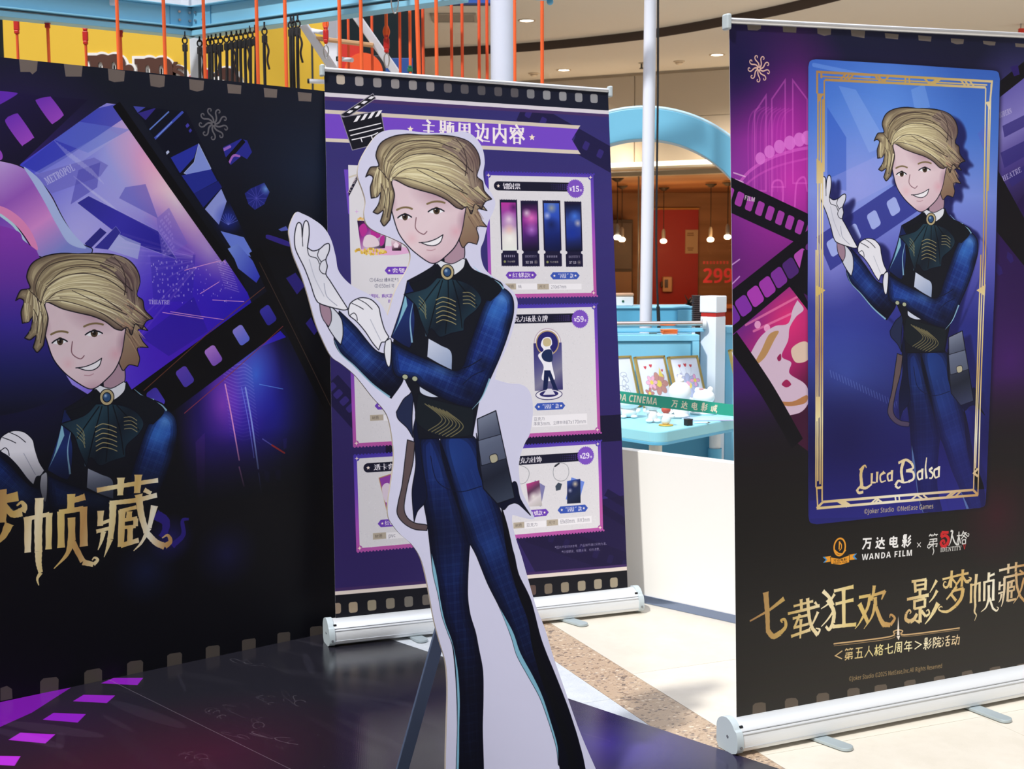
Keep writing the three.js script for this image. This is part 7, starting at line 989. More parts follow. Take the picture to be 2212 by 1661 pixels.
{ // left backdrop panel
  const t = thing('backdrop_panel', 'dark printed backdrop with a big gold title, filling the left side', 'backdrop', [-0.703, 0, -4.85], 0.682);
  const p = part('print', sheetGeo([[-1.75, 2.062], [0.045, 2.041], [0.03, 0.002], [-1.75, 0.002]], -1760, 2065, 1790, 2070, 0.004, 0.001), null, t); p.material = [printMat(leftTex, 0.42), printBack, M(0x14141a, 0.6)]; p.position.z = 0.004;
  part('back_board', rbox(1.77, 2.03, 0.025, 0.003, -0.86, 1.016, -0.014), M(0x2a2a30, 0.7), t);
  for (const x of [-1.5, -0.25]) { part('rear_strut', rod([x, 1.3, -0.03], [x, 0.01, -0.42], 0.014, 10), M(0x5b6068, 0.5, 0.4), t); part('strut_foot', rbox(0.06, 0.01, 0.08, 0.002, x, 0.005, -0.42), M(0x5b6068, 0.5, 0.4), t); }
}
{ // the cut-out figure on its board
  const t = thing('standee', 'life-size cardboard cut-out of a blond man in a navy check suit, on the dark mat', 'standee', [-0.22, 0, -3.12], 0.33);
  const outline = '-63.5,14.7 -24.7,12.5 13.1,16.4 52.4,17.6 92.1,16 123.9,12.3 147.5,18.3 167.4,36.9 177.7,59.1 180.9,86.1 176.9,112.2 181.2,139.2 197.7,161.6 206.9,184.2 200.6,207 188.2,231 181.8,253.7 175.4,277.6 167.4,296.9 168.7,323.1 176.8,345.9 194.5,363.1 222.1,379.4 249.8,402.7 260.1,423.5 261.5,439.7 256.1,469.7 244.5,509.9 226.3,552.9 208,588.6 198.7,620.7* 231.3,631.1 266,635.8 285.6,647.7 296.4,671.9 298.4,709.4 289.8,760.6 275.7,785.8 261.6,822.6 259.2,859.4 266,904.5 285.3,946.4 300.7,977.7* 284.8,978.3 239.9,964.6* 239.6,984.6 248.9,1026.6 263.6,1072.7 282.6,1142 301.7,1208.1 323.7,1264.1 346.7,1341.8 382.5,1446.6 413.6,1536.1 439.8,1600.8 460.5,1649.2 480.9,1700.3 488.5,1738.6* 54.5,1736.7* 54.6,1595 58.8,1492.5 63,1395 59.4,1326.4 44.8,1271 31.5,1215.9 22.5,1162.4 13.4,1108.6 0.2,1057.8 -21.5,1021.1 -50.6,993 -68.2,970 -79.4,947.5 -79.1,912.2 -69.9,858.2 -62.6,805.2 -66.1,750.6 -74.4,707.3 -88.1,681.9 -113.4,652.8 -141,616 -159.7,594.2 -186.6,571.1 -211.4,551.6 -233.1,506.9 -247.2,469.2 -264.3,402.2 -277.5,358.4 -295.2,311.6 -302.6,273.7 -304.3,255.3 -298.7,233.7 -285.8,211.4 -270.7,215.1 -249,225.8 -223.1,245.2 -205.4,273.6 -194.8,314.1 -187.8,350.3 -159.5,382.5 -117.7,405.1 -88.6,427.7 -71.1,457.4* -65.5,441.4 -55.1,409.2 -41.3,380.3 -21.1,348.1 -11.8,322.4 -13.2,302.9 -26.1,286.7 -58.9,270.7 -98,254.6 -117.4,238.9 -123.4,213.5 -119.5,184.8 -125.3,159.1 -136.1,128 -135.6,105.6 -127,80.9 -106,47.1 -86.4,24.7';
  const s = new THREE.Shape(), p = pts(outline).map(([x, y, k]) => [x / 1000, 1.745 - y / 1000, k]), n = p.length;
  for (const q of p) q[1] = Math.max(q[1], 0.002);
  s.moveTo(p[0][0], p[0][1]);
  for (let i = 0; i < n; i++) {
    const a = p[(i + n - 1) % n], b = p[i], d = p[(i + 1) % n], e = p[(i + 2) % n];
    const c1 = b[2] ? [b[0] + (d[0] - b[0]) / 3, b[1] + (d[1] - b[1]) / 3] : [b[0] + (d[0] - a[0]) / 6, b[1] + (d[1] - a[1]) / 6], c2 = d[2] ? [d[0] - (d[0] - b[0]) / 3, d[1] - (d[1] - b[1]) / 3] : [d[0] - (e[0] - b[0]) / 6, d[1] - (e[1] - b[1]) / 6];
    s.bezierCurveTo(c1[0], c1[1], c2[0], c2[1], d[0], d[1]);
  }
  const uvs = (g) => { const q = g.attributes.position, uv = g.attributes.uv; for (let i = 0; i < q.count; i++) uv.setXY(i, (q.getX(i) * 1000 + 330) / 900, 1 - (1745 - q.getY(i) * 1000) / 1800); return g; };
  const a = Math.atan(-0.03);
  part('printed_front', uvs(new THREE.ShapeGeometry(s, 6)), printMat(standeeTex, 0.6), t, [0, 0, 0.0003], [a, 0, 0]);
  part('foam_board', new THREE.ExtrudeGeometry(s, { depth: 0.013, bevelEnabled: false, curveSegments: 6 }).translate(0, 0, -0.013), [M(0xd6d4dc, 0.7), M(0xb9aea2, 0.75)], t, [0, 0, 0], [a, 0, 0]);
  const foot = toLocal(t, [-0.315, 0, -3.389]), top = [0.09, 0.62, -0.034];
  part('rear_strut', (() => { const d = V(...top).sub(V(...foot)); return aim(rbox(0.034, d.length(), 0.01, 0.002, 0, d.length() / 2, 0), foot, top); })(), M(0x6f7f9e, 0.45, 0.4), t);
  part('strut_hinge', rbox(0.06, 0.04, 0.012, 0.003, top[0], top[1], top[2]), M(0x6f7f9e, 0.45, 0.4), t);
}
// ---------- the printed mat on the floor ----------
{
  const t = thing('floor_mat', 'glossy dark printed floor mat with violet film holes, under the figure', 'floor mat', [0, 0, 0]);
  const A = [-0.486, 0, -4.781], B = [0.605, 0, -3.639], dir = [(B[0] - A[0]), (B[2] - A[2])], L = Math.hypot(...dir), ex = [dir[0] / L, dir[1] / L], ey = [-ex[1], ex[0]];   // ey points towards the camera and left
  const side = ey[1] > 0 ? 1 : -1, n = [ey[0] * side, ey[1] * side], MW = 4.4, MH = 3.4, U = -1.6;
  const world = (u, v) => [A[0] + ex[0] * u + n[0] * v, A[2] + ex[1] * u + n[1] * v], back = (x, z) => { const dx = x - A[0], dz = z - A[2]; return [dx * ex[0] + dz * ex[1], dx * n[0] + dz * n[1]]; };
  const K = 2048 / MW, G2 = (x, y, z) => { const [u, v] = back(x, z); return [u - U, v]; };
  const mark = (list) => list.map((p) => G2(...p));
  const matTex = canvasTex(2048, Math.round(MH * K), (c) => {
    c.setTransform(K, 0, 0, K, 0, 0); c.fillStyle = '#1d1c23'; c.fillRect(0, 0, MW, MH);
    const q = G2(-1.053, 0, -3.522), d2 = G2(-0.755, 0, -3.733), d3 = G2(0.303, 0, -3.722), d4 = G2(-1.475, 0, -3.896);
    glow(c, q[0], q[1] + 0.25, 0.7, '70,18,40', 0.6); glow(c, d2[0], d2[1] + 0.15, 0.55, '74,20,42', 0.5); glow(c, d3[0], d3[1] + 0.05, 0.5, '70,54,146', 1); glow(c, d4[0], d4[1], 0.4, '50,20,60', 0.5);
    const P = (list, col) => { c.beginPath(); mark(list).forEach(([x, y], i) => (i ? c.lineTo(x, y) : c.moveTo(x, y))); c.closePath(); c.fillStyle = col; c.fill(); };
    P([[-1.662, 0, -4.079], [-1.476, 0, -4.212], [-1.518, 0, -3.972], [-1.57, 0, -3.845], [-1.684, 0, -3.553], [-1.851, 0, -3.918]], '#6a1590');
    const H = [[[-1.391, 0, -4.253], [-1.365, 0, -4.31], [-1.263, 0, -4.309], [-1.261, 0, -4.234]], [[-1.425, 0, -4.076], [-1.411, 0, -4.139], [-1.304, 0, -4.13], [-1.309, 0, -4.057]], [[-1.462, 0, -3.907], [-1.45, 0, -3.969], [-1.343, 0, -3.956], [-1.344, 0, -3.881]], [[-1.503, 0, -3.737], [-1.49, 0, -3.797], [-1.378, 0, -3.782], [-1.382, 0, -3.708]], [[-1.509, 0, -3.551], [-1.507, 0, -3.614], [-1.418, 0, -3.61], [-1.408, 0, -3.539]]];
    H.forEach((h, i) => P(h, ['#7a1ba0', '#7f1ea6', '#7d1ca8', '#9a24b8', '#a62cc0'][i]));
    { const a = G2(-1.496, 0, -4.395), b = G2(-0.61, 0, -3.517); c.strokeStyle = 'rgba(150,142,150,.55)'; c.lineWidth = 0.003; c.beginPath(); c.moveTo(a[0] - 1, (a[1] + b[1]) / 2); c.lineTo(b[0] + 3, (a[1] + b[1]) / 2); c.stroke(); }
    // scuffs and dried spills left by shoes
    for (let i = 0; i < 130; i++) { const x = rr(0.4, 3.4), y = rr(0.02, 1.7), a = rr(-0.5, 0.5), l = rr(0.03, 0.22); c.save(); c.translate(x, y); c.rotate(a); c.fillStyle = `rgba(170,165,175,${rr(0.015, 0.06)})`; c.beginPath(); c.ellipse(0, 0, l, l * rr(0.04, 0.2), 0, 0, 7); c.fill(); c.restore(); }
    for (let i = 0; i < 500; i++) { c.fillStyle = `rgba(190,190,200,${rr(0.05, 0.3)})`; c.beginPath(); c.arc(rr(0.2, 4.2), rr(0, 2.4), rr(0.0006, 0.0022), 0, 7); c.fill(); }
    for (const [p, l] of [[G2(-0.913, 0, -4.457), 0.08], [G2(-0.859, 0, -3.95), 0.11], [G2(-0.743, 0, -4.068), 0.09], [G2(-0.734, 0, -3.742), 0.12], [G2(-0.911, 0, -3.581), 0.07]]) for (let k = 0; k < 12; k++) { c.strokeStyle = `rgba(185,180,180,${rr(0.08, 0.3)})`; c.lineWidth = rr(0.001, 0.003); c.beginPath(); c.ellipse(p[0] + rr(-l, l), p[1] + rr(-l, l) * 0.5, rr(0.008, l * 0.6), rr(0.004, 0.02), rr(-0.5, 0.5), rr(0, 3), rr(3, 6)); c.stroke(); }
  });
  const rough = noiseTex(256, (u, v) => { const k = 0.5 * n8(u, v) + 0.3 * n32(u, v) + 0.2 * n64(u, v), g = 70 + 80 * k; return [g, g, g]; }, false);
  rough.repeat.set(2, 2);
  const weave = noiseTex(128, (u, v, x, y) => { const g = 120 + 60 * Math.sin(x * 0.785) * Math.sin(y * 0.785) + 30 * rnd(); return [g, g, g]; }, false, 60);
  const mat = new THREE.MeshPhysicalMaterial({ map: matTex, roughness: 0.34, roughnessMap: rough, bumpMap: weave, bumpScale: 0.00012, specularIntensity: 1 });
  // strips of the mat meet along fine seams
  const strip = (u0, u1, v0, v1) => { const g = rbox(u1 - u0 - 0.0012, 0.004, v1 - v0 - 0.0012, 0.0008, 0, 0.002, 0, 1), p = g.attributes.position, uv = g.attributes.uv; for (let i = 0; i < p.count; i++) uv.setXY(i, ((u0 + u1) / 2 + p.getX(i) - U) / MW, 1 - ((v0 + v1) / 2 + p.getZ(i)) / MH); return g; };
  const turn = Math.atan2(-ex[1], ex[0]);
  const [c0, c1] = [back(...[[-1.3, 0, -4.198]].map((p) => [p[0], p[2]])[0]), back(...[[-0.61, 0, -3.517]].map((p) => [p[0], p[2]])[0])];
  const v1 = (c0[1] + c1[1]) / 2;
  for (const [a, b] of [[-1.6, 2.8]]) for (const [v0, w] of [[0, v1], [v1, 2 * v1], [2 * v1, 3.4]]) { const o = world((a + b) / 2, (v0 + w) / 2); const m = part('mat_sheet', strip(a, b, v0, w), mat, t, [o[0], 0, o[1]]); m.rotation.y = turn; }
}
// ---------- the play stall behind the low wall ----------
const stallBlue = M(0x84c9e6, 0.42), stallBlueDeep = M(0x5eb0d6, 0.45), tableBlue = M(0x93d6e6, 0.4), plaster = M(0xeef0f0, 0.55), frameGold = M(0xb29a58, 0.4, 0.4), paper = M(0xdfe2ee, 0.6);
{ // low white wall with its metal skirting
  const a = [0.542, 0, -5.27], b = [0.862, 0, -4.968], yaw = Math.atan2(-(b[2] - a[2]), b[0] - a[0]);
  const t = thing('low_wall', 'low white partition wall between the two roll-up banners', 'partition', a, yaw);
  part('panel', rbox(1.9, 0.632, 0.05, 0.004, 0.62, 0.316, -0.027), M(0xe9e7e2, 0.5), t);
  part('skirting', rbox(1.9, 0.032, 0.006, 0.001, 0.62, 0.017, 0.002), M(0x8796b4, 0.16, 0.85), t);
}
{ // round-cornered blue table
  const c = [0.699, 0.6, -6.104], r = [1.12, 0.6, -6.609], l = [0.538, 0.6, -6.306];
  const t = thing('craft_table', 'light blue round-cornered table holding white plaster figures', 'table', [c[0], 0, c[2]]);
  const far = 7.22 + c[2], kr = far / (-(r[2] - c[2])), kl = far / (-(l[2] - c[2]));
  const R = [(r[0] - c[0]) * kr, far], Lf = [(l[0] - c[0]) * kl, far], s = new THREE.Shape();
  const un = (v, d) => { const q = Math.hypot(...v); return [v[0] / q * d, v[1] / q * d]; }, r1 = un(R, 0.07), l1 = un(Lf, 0.07);
  s.moveTo(l1[0], l1[1]); s.quadraticCurveTo(0, 0.012, r1[0], r1[1]); s.lineTo(R[0], R[1]); s.lineTo(Lf[0], Lf[1]); s.closePath();
  part('table_top', ext(s, 0.043, 0.006).rotateX(-Math.PI / 2).translate(0, 0.551, 0), tableBlue, t);
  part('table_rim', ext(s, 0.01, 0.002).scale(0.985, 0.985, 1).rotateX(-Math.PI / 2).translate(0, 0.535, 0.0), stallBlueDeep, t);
  for (const [x, z] of [[0.0, -0.16], [0.66, -0.98], [-0.6, -0.98]]) part('leg', [cyl(0.032, 0.54, x, 0.27, z, 20), cyl(0.04, 0.02, x, 0.01, z, 20)], M(0xe9e4d8, 0.5), t);
}
{ // under and behind the table
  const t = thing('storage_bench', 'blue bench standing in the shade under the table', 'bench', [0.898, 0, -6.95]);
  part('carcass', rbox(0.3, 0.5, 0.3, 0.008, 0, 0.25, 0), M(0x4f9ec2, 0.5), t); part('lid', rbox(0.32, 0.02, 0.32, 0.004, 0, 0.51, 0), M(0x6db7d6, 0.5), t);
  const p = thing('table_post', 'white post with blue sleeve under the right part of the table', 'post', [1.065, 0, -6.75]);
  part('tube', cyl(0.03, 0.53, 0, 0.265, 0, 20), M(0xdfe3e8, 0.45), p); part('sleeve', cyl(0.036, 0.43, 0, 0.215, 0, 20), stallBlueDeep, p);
  const b = thing('toy_box', 'small dark box of toys under the left side of the table', 'box', [0.623, 0, -6.8]);
  part('tray', rbox(0.22, 0.3, 0.2, 0.01, 0, 0.15, 0), M(0x39424e, 0.6), b); part('toy', new THREE.SphereGeometry(0.05, 16, 12).translate(0.02, 0.33, 0.02), M(0xb9433c, 0.5), b); part('toy', rbox(0.07, 0.07, 0.07, 0.01, -0.06, 0.33, 0.01), M(0xd8d5cf, 0.5), b);
}
{ // blue panel with rail
  const x0 = 0.509, x1 = 1.06, y = 0.994;
  const t = thing('play_counter', 'light blue stall panel with recessed front behind the framed pictures', 'counter', [x0, 0, -7.32]);
  const w = x1 - x0;
  part('carcass', rbox(w, y, 0.2, 0.006, w / 2, y / 2, -0.1), stallBlue, t);
  part('frame_rail', [rbox(w, 0.035, 0.012, 0.003, w / 2, y - 0.018, 0.006), rbox(0.04, y - 0.037, 0.012, 0.003, w - 0.02, (y - 0.037) / 2, 0.006)], stallBlue, t);
  part('shadow_line', [rbox(w - 0.05, 0.006, 0.006, 0.001, w / 2 - 0.02, y - 0.04, 0.003), rbox(0.006, y - 0.046, 0.006, 0.001, w - 0.045, (y - 0.046) / 2, 0.003)], M(0x3b86a8, 0.6), t);
  const q = thing('play_counter', 'strip of light blue stall panel right of the white post', 'counter', [1.239, 0, -7.5]);
  part('carcass', rbox(0.9, 1.028, 0.2, 0.006, 0.45, 1.028 / 2, -0.1), stallBlue, q); part('frame_rail', rbox(0.9, 0.035, 0.012, 0.003, 0.45, 1.028 - 0.018, 0.006), stallBlue, q);
}
{
  const z = -7.38, y = 1.052, xa = 0.46, xb = 1.095;
  const t = thing('handrail', 'polished steel handrail running into the white post', 'handrail', [xa, 0, z]);
  part('rail', rod([0, y, 0], [xb - xa, y + 0.003, 0], 0.0145, 24), M(0xc9b9b0, 0.16, 0.95), t);
  part('flange', new THREE.CylinderGeometry(0.03, 0.03, 0.02, 28).rotateZ(Math.PI / 2).translate(xb - xa, y, 0), M(0xd9dde0, 0.4), t);
  part('lower_bar', rbox(xb - xa, 0.022, 0.03, 0.004, (xb - xa) / 2, y - 0.034, -0.01), stallBlue, t);
  for (const x of [0.04, xb - xa - 0.06]) part('bracket', rbox(0.02, 0.05, 0.02, 0.003, x, y - 0.04, -0.01), whitePaint, t);
}
{ // white post with the red band
  const t = thing('stall_post', 'square white post with a red band and cap', 'post', [1.152, 0, -7.42], Math.PI / 4 + 0.06);
  const yt = 1.21, yb = 1.104;
  part('shaft', rbox(0.104, yb - 0.012, 0.104, 0.004, 0, (yb - 0.012) / 2, 0), M(0xe6eaf2, 0.4), t);
  part('red_band', rbox(0.1, 0.024, 0.1, 0.002, 0, yb, 0), M(0xb5231f, 0.45), t);
  part('post_cap', rbox(0.112, yt - yb - 0.012, 0.112, 0.006, 0, (yt + yb + 0.012) / 2, 0), M(0xe6eaf2, 0.4), t);
  part('base_plate', rbox(0.16, 0.012, 0.16, 0.002, 0, 0.006, 0), M(0xd6dae2, 0.4), t);
}
{
  const lo = [0.822, 1.052, -7.95], hi = [0.839, 3.019, -7.95], k = lo[1] / (hi[1] - lo[1]), foot = [lo[0] - (hi[0] - lo[0]) * k, 0, lo[2]], end = [hi[0] + (hi[0] - lo[0]) * 0.35, hi[1] + (hi[1] - lo[1]) * 0.35, hi[2]];
  const t = thing('pole', 'slim white pole rising from behind the stall panel past the arch', 'pole', [foot[0], 0, foot[2]]);
  part('tube', rod([0, 0, 0], [end[0] - foot[0], end[1], 0], 0.0375, 28), M(0xdfe3ef, 0.35), t);
  part('foot_plate', cyl(0.07, 0.014, 0, 0.007, 0, 28), M(0xd4d8e2, 0.4), t);
  const c = thing('hanging_cable', 'thin black cable hanging just right of the slim white pole', 'cable', [0.849, 0, -7.9]);
  const b = [0.899, 0.963, -7.9], m = [0.879, 1.419, -7.9], u = [0.881, 2.413, -7.9], v = [0.878, 3.036, -7.9], w = (p) => [p[0] - 0.849, p[1], p[2] + 7.9];
  part('cable', tube([w(v), w(u), w(m), w(b)], 0.0065, 40, 8), M(0x131418, 0.6), c);
  part('plug_sleeve', rod(w([0.891, 1.133, -7.9]), w([0.899, 0.958, -7.9]), 0.011, 12), M(0x131418, 0.6), c);
}
{ // blue arch
  const d = 8.7, cx = 0.863, cy = 1.481, R = 300 * d / 2800, r = 249 * d / 2800, ci = 1.438;
  const t = thing('arch', 'large light blue round arch framing the shop behind the stall', 'arch', [cx, 0, -d], -0.16);
  const s = new THREE.Shape(); s.moveTo(-R, 0); s.lineTo(-R, cy); s.absarc(0, cy, R, Math.PI, 0, true); s.lineTo(R, 0); s.lineTo(r, 0); s.lineTo(r, ci); s.absarc(0, ci, r, 0, Math.PI, false); s.lineTo(-r, 0); s.closePath();
  part('arch_frame', ext(s, 0.2, 0.006, 64).translate(0, 0, -0.2), M(0x72b9d8, 0.4), t);
  part('edge_trim', new THREE.TorusGeometry(R + 0.006, 0.011, 8, 80, Math.PI).translate(0, cy, -0.004), M(0xbfe3f2, 0.35), t);
}
{ // blue counter behind the pole, with a white box
  const t = thing('service_counter', 'light blue service counter behind the handrail under the shop window', 'counter', [0.577, 0, -8.3]);
  const y = 1.107, w = 1.161 - 0.577;
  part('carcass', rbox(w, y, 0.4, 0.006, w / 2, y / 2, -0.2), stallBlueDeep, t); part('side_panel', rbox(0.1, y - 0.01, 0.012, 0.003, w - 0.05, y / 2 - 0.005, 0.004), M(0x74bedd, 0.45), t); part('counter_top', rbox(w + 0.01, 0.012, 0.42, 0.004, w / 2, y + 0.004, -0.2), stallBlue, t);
  const b = thing('keepsake_box', 'white box with tan wooden lid on the end of the service counter', 'box', [0.718, y + 0.011, -8.42]);
  part('body', rbox(0.145, 0.064, 0.1, 0.008, -0.005, 0.032, 0), M(0xe9e6e4, 0.5), b); part('lid', rbox(0.15, 0.02, 0.106, 0.007, -0.005, 0.074, 0), M(0xc89d7e, 0.6), b); part('badge', new THREE.CylinderGeometry(0.008, 0.008, 0.004, 16).rotateX(Math.PI / 2).translate(0.0, 0.032, 0.051), M(0x1f5c44, 0.5), b);
  // flyers on the panel top
  const yp = 0.994, f = thing('flyer_stack', 'small stack of orange flyers on the stall panel top', 'flyers', [0.89, yp, -7.343]);
  for (let i = 0; i < 5; i++) part('flyer', rbox(0.085, 0.005, 0.06, 0.001, 0.003 * (i % 2), 0.003 + i * 0.006, 0), M([0xe9e3dc, 0xe9682c, 0xf0803c, 0xe9682c, 0xf0803c][i], 0.6), f, null, [0, 0.06 * i, 0]);
  const g = thing('paper_pad', 'lime green pad beside the orange flyers on the panel top', 'pad', [0.808, yp, -7.42]);
  part('sheets', rbox(0.04, 0.014, 0.05, 0.002, 0, 0.007, 0), M(0xe6e6d2, 0.6), g); part('cover', rbox(0.042, 0.004, 0.052, 0.001, 0, 0.016, 0), M(0x9bc043, 0.5), g);
}
{ // dark ribbed stack beside the post and the plant in the shop foreground
  const t = thing('stacked_crates', 'dark brown ribbed stack of crates behind the left side of the white post', 'crates', [1.142, 0, -8.0]);
  const yt = 1.199;
  part('core', rbox(0.042, yt - 0.01, 0.1, 0.004, 0, yt / 2, 0), M(0x2a1f1f, 0.7), t);
  for (let i = 0; i < 13; i++) part('rib', rbox(0.052, 0.008, 0.11, 0.002, 0, yt - 0.006 - i * 0.0125, 0), M(0x3a2b2a, 0.6), t);
  const p = thing('potted_plant', 'dark leafy plant in black-and-white patterned pot before the red panel', 'plant', [1.635, 0, -12.0]);
  const yp = 0.957, h = 0.15;
  part('stand', rbox(0.34, yp - h, 0.3, 0.01, 0, (yp - h) / 2, 0), M(0x5a2d22, 0.6), p);
  const potTex = canvasTex(256, 128, (c) => { c.fillStyle = '#1b1816'; c.fillRect(0, 0, 256, 128); c.fillStyle = '#d9d4cc'; for (let i = 0; i < 16; i++) { c.save(); c.translate(i * 16 + 4, 0); c.rotate(0.2 * Math.sin(i * 3)); c.fillRect(0, 20 * (i % 3), 6, 128); if (i % 2) c.fillRect(0, 50, 14, 12); c.restore(); } });
  part('pot', lathe([[0, yp - h], [0.12, yp - h], [0.17, yp - h * 0.3], [0.18, yp], [0.16, yp], [0, yp - 0.03]], 28), M(0xffffff, 0.5, 0, { map: potTex }), p);
  for (let i = 0; i < 34; i++) { const a = rnd() * 6.28, l = rr(0.1, 0.22), up = rr(0.1, 0.9), sh = new THREE.Shape(); sh.moveTo(0, 0); sh.quadraticCurveTo(0.035, l * 0.4, 0, l); sh.quadraticCurveTo(-0.035, l * 0.4, 0, 0); const g = new THREE.ExtrudeGeometry(sh, { depth: 0.003, bevelEnabled: false, curveSegments: 5 }).rotateX(-(1.4 - up)).rotateY(a); part('leaf', g, [M(0x241a14, 0.6), M(0x33241a, 0.6), M(0x3c2c18, 0.6)][i % 3], p, [0.06 * Math.sin(a), yp - 0.03, 0.06 * Math.cos(a)]); }
}
// framed pictures leaning on the panel (plain decorative prints)
function picture(x, label, art, z = -7.12, yaw = 0.47, w = 0.2, h = 0.3) {
  const t = thing('framed_picture', label, 'picture', [x, 0.6, z], yaw), rot = [-0.38, 0, 0], k = 0.011;
  part('mount', box(w - k, h - k, 0.008, 0, h / 2, 0), paper, t, null, rot);
  part('print', new THREE.PlaneGeometry(w - 2 * k, h - 2 * k).translate(0, h / 2, 0.0045), M(0xffffff, 0.6, 0, { map: canvasTex(228, 315, art) }), t, null, rot);
  for (const b of [box(k, h, 0.018, -w / 2 + k / 2, h / 2, 0.002), box(k, h, 0.018, w / 2 - k / 2, h / 2, 0.002), box(w, k, 0.018, 0, h - k / 2, 0.002), box(w, k, 0.018, 0, k / 2, 0.002)]) part('frame_bar', b, frameGold, t, null, rot);
  return t;
}
const heart = (c, x, y, s, col = '#c8404a') => { c.fillStyle = col; c.beginPath(); c.moveTo(x, y + s); c.bezierCurveTo(x - 1.6 * s, y - 0.3 * s, x - 0.7 * s, y - 1.3 * s, x, y - 0.4 * s); c.bezierCurveTo(x + 0.7 * s, y - 1.3 * s, x + 1.6 * s, y - 0.3 * s, x, y + s); c.fill(); };
const petal = (c, x, y, r, col, n = 6) => { for (let i = 0; i < n; i++) { c.fillStyle = col; c.strokeStyle = 'rgba(110,90,110,.6)'; c.lineWidth = 2; c.beginPath(); c.ellipse(x + r * Math.cos(i / n * 6.283), y + r * Math.sin(i / n * 6.283), r * 0.75, r * 0.5, i / n * 6.283, 0, 7); c.fill(); c.stroke(); } c.fillStyle = '#e8d060'; c.beginPath(); c.arc(x, y, r * 0.5, 0, 7); c.fill(); };
const sheetBg = (c) => { c.fillStyle = '#dfe2ee'; c.fillRect(0, 0, 228, 315); };
picture(0.627, 'gold-framed pale line drawing, partly behind the edge of the middle banner', (c) => { sheetBg(c); c.strokeStyle = '#8f93a2'; c.lineWidth = 3; for (let i = 0; i < 5; i++) { c.beginPath(); c.ellipse(150 + 12 * Math.sin(i * 2), 110 + i * 28, 26, 16, i, 0, 7); c.stroke(); } c.beginPath(); c.arc(110, 230, 50, 0, 7); c.stroke(); });
picture(0.815, 'gold-framed picture with red hearts and a brown and pink motif, middle of three', (c) => { sheetBg(c); heart(c, 60, 60, 13); heart(c, 108, 50, 14); heart(c, 196, 84, 10); petal(c, 150, 170, 44, '#c28a82', 7); petal(c, 90, 160, 28, '#ecb0c6', 6); petal(c, 56, 230, 22, '#c28078', 5); c.fillStyle = '#e5cf62'; c.beginPath(); c.moveTo(160, 120); c.lineTo(176, 62); c.lineTo(200, 130); c.fill(); c.fillStyle = '#f0c2d2'; c.fillRect(80, 250, 60, 50); });
picture(1.001, 'gold-framed picture with three hearts and a grey-blue and pink motif, beside the white post', (c) => { sheetBg(c); heart(c, 70, 50, 13); heart(c, 118, 46, 14); heart(c, 164, 52, 12); c.strokeStyle = '#a8a8b8'; c.lineWidth = 2; for (const x of [70, 118, 164]) { c.beginPath(); c.moveTo(x, 64); c.quadraticCurveTo(x, 100, 118, 150); c.stroke(); } petal(c, 118, 180, 46, '#a9b0cf', 8); petal(c, 176, 150, 24, '#e7a2c8', 4); petal(c, 60, 130, 20, '#b3b8d6', 5); c.fillStyle = '#e3a8c4'; c.beginPath(); c.arc(112, 170, 18, 0, 7); c.fill(); });
picture(1.349, 'gold-framed picture almost hidden behind the edge of the right banner', (c) => { sheetBg(c); heart(c, 110, 60, 14); petal(c, 118, 180, 46, '#c9a9c0', 6); }, -7.12, 0.47, 0.2, 0.34);
// white plaster figures to be painted
const ball = (r, x, y, z, sx = 1, sy = 1, sz = 1) => new THREE.SphereGeometry(r, 28, 20).scale(sx, sy, sz).translate(x, y, z);
function figure(name, label, pos, size, parts) { const t = thing(name, label, 'figurine', pos); t.scale.set(size[0], size[1], size[0]); for (const [n, g, m] of parts) part(n, g, m ?? plaster, t); return t; }
const yT = 0.6;
figure('plaster_figure', 'large round white plaster figure at the left end of the table, below the green tape', [0.604, yT, -6.7], [0.78, 0.62], [['head', ball(0.078, 0.0, 0.135, 0, 1.05, 0.92, 0.95)], ['body', ball(0.055, 0, 0.05, 0, 1.15, 0.9, 1)], ['arm', [ball(0.018, -0.062, 0.06, 0.03, 1, 1.4, 1), ball(0.018, 0.062, 0.06, 0.03, 1, 1.4, 1)]], ['foot', [ball(0.024, -0.035, 0.014, 0.03, 1, 0.6, 1.4), ball(0.024, 0.035, 0.014, 0.03, 1, 0.6, 1.4)]]]);
figure('plaster_figure', 'white plaster figure with raised paw between the round one and the snowman shape', [0.709, yT, -6.5], [0.72, 0.66], [['head', ball(0.054, 0, 0.14, 0, 1.1, 0.95, 1)], ['body', ball(0.04, 0, 0.055, 0, 1, 1.25, 1)], ['arm', [tube([[-0.03, 0.08, 0.02], [-0.055, 0.085, 0.03], [-0.06, 0.11, 0.03]], 0.013, 12, 10), tube([[0.03, 0.07, 0.02], [0.055, 0.05, 0.03]], 0.013, 12, 10)]], ['foot', [ball(0.026, -0.025, 0.016, 0.03, 1, 0.6, 1.3), ball(0.026, 0.03, 0.016, 0.03, 1, 0.6, 1.3)]]]);
figure('plaster_figure', 'tall white snowman-shaped plaster figure with a knob on top', [0.872, yT, -6.7], [0.75, 0.8], [['body', lathe([[0, 0], [0.06, 0.002], [0.066, 0.03], [0.058, 0.07], [0.05, 0.1], [0.068, 0.125], [0.079, 0.16], [0.07, 0.2], [0.045, 0.224], [0.024, 0.232], [0.03, 0.238], [0.027, 0.25], [0.012, 0.256], [0.018, 0.266], [0.012, 0.276], [0, 0.278]], 32)], ['arm', [tube([[-0.05, 0.09, 0.02], [-0.08, 0.06, 0.05], [-0.06, 0.03, 0.07]], 0.016, 12, 10)]], ['skirt', lathe([[0, 0], [0.085, 0], [0.07, 0.02], [0.05, 0.05], [0, 0.06]], 24).translate(-0.01, 0, 0.01)]]);
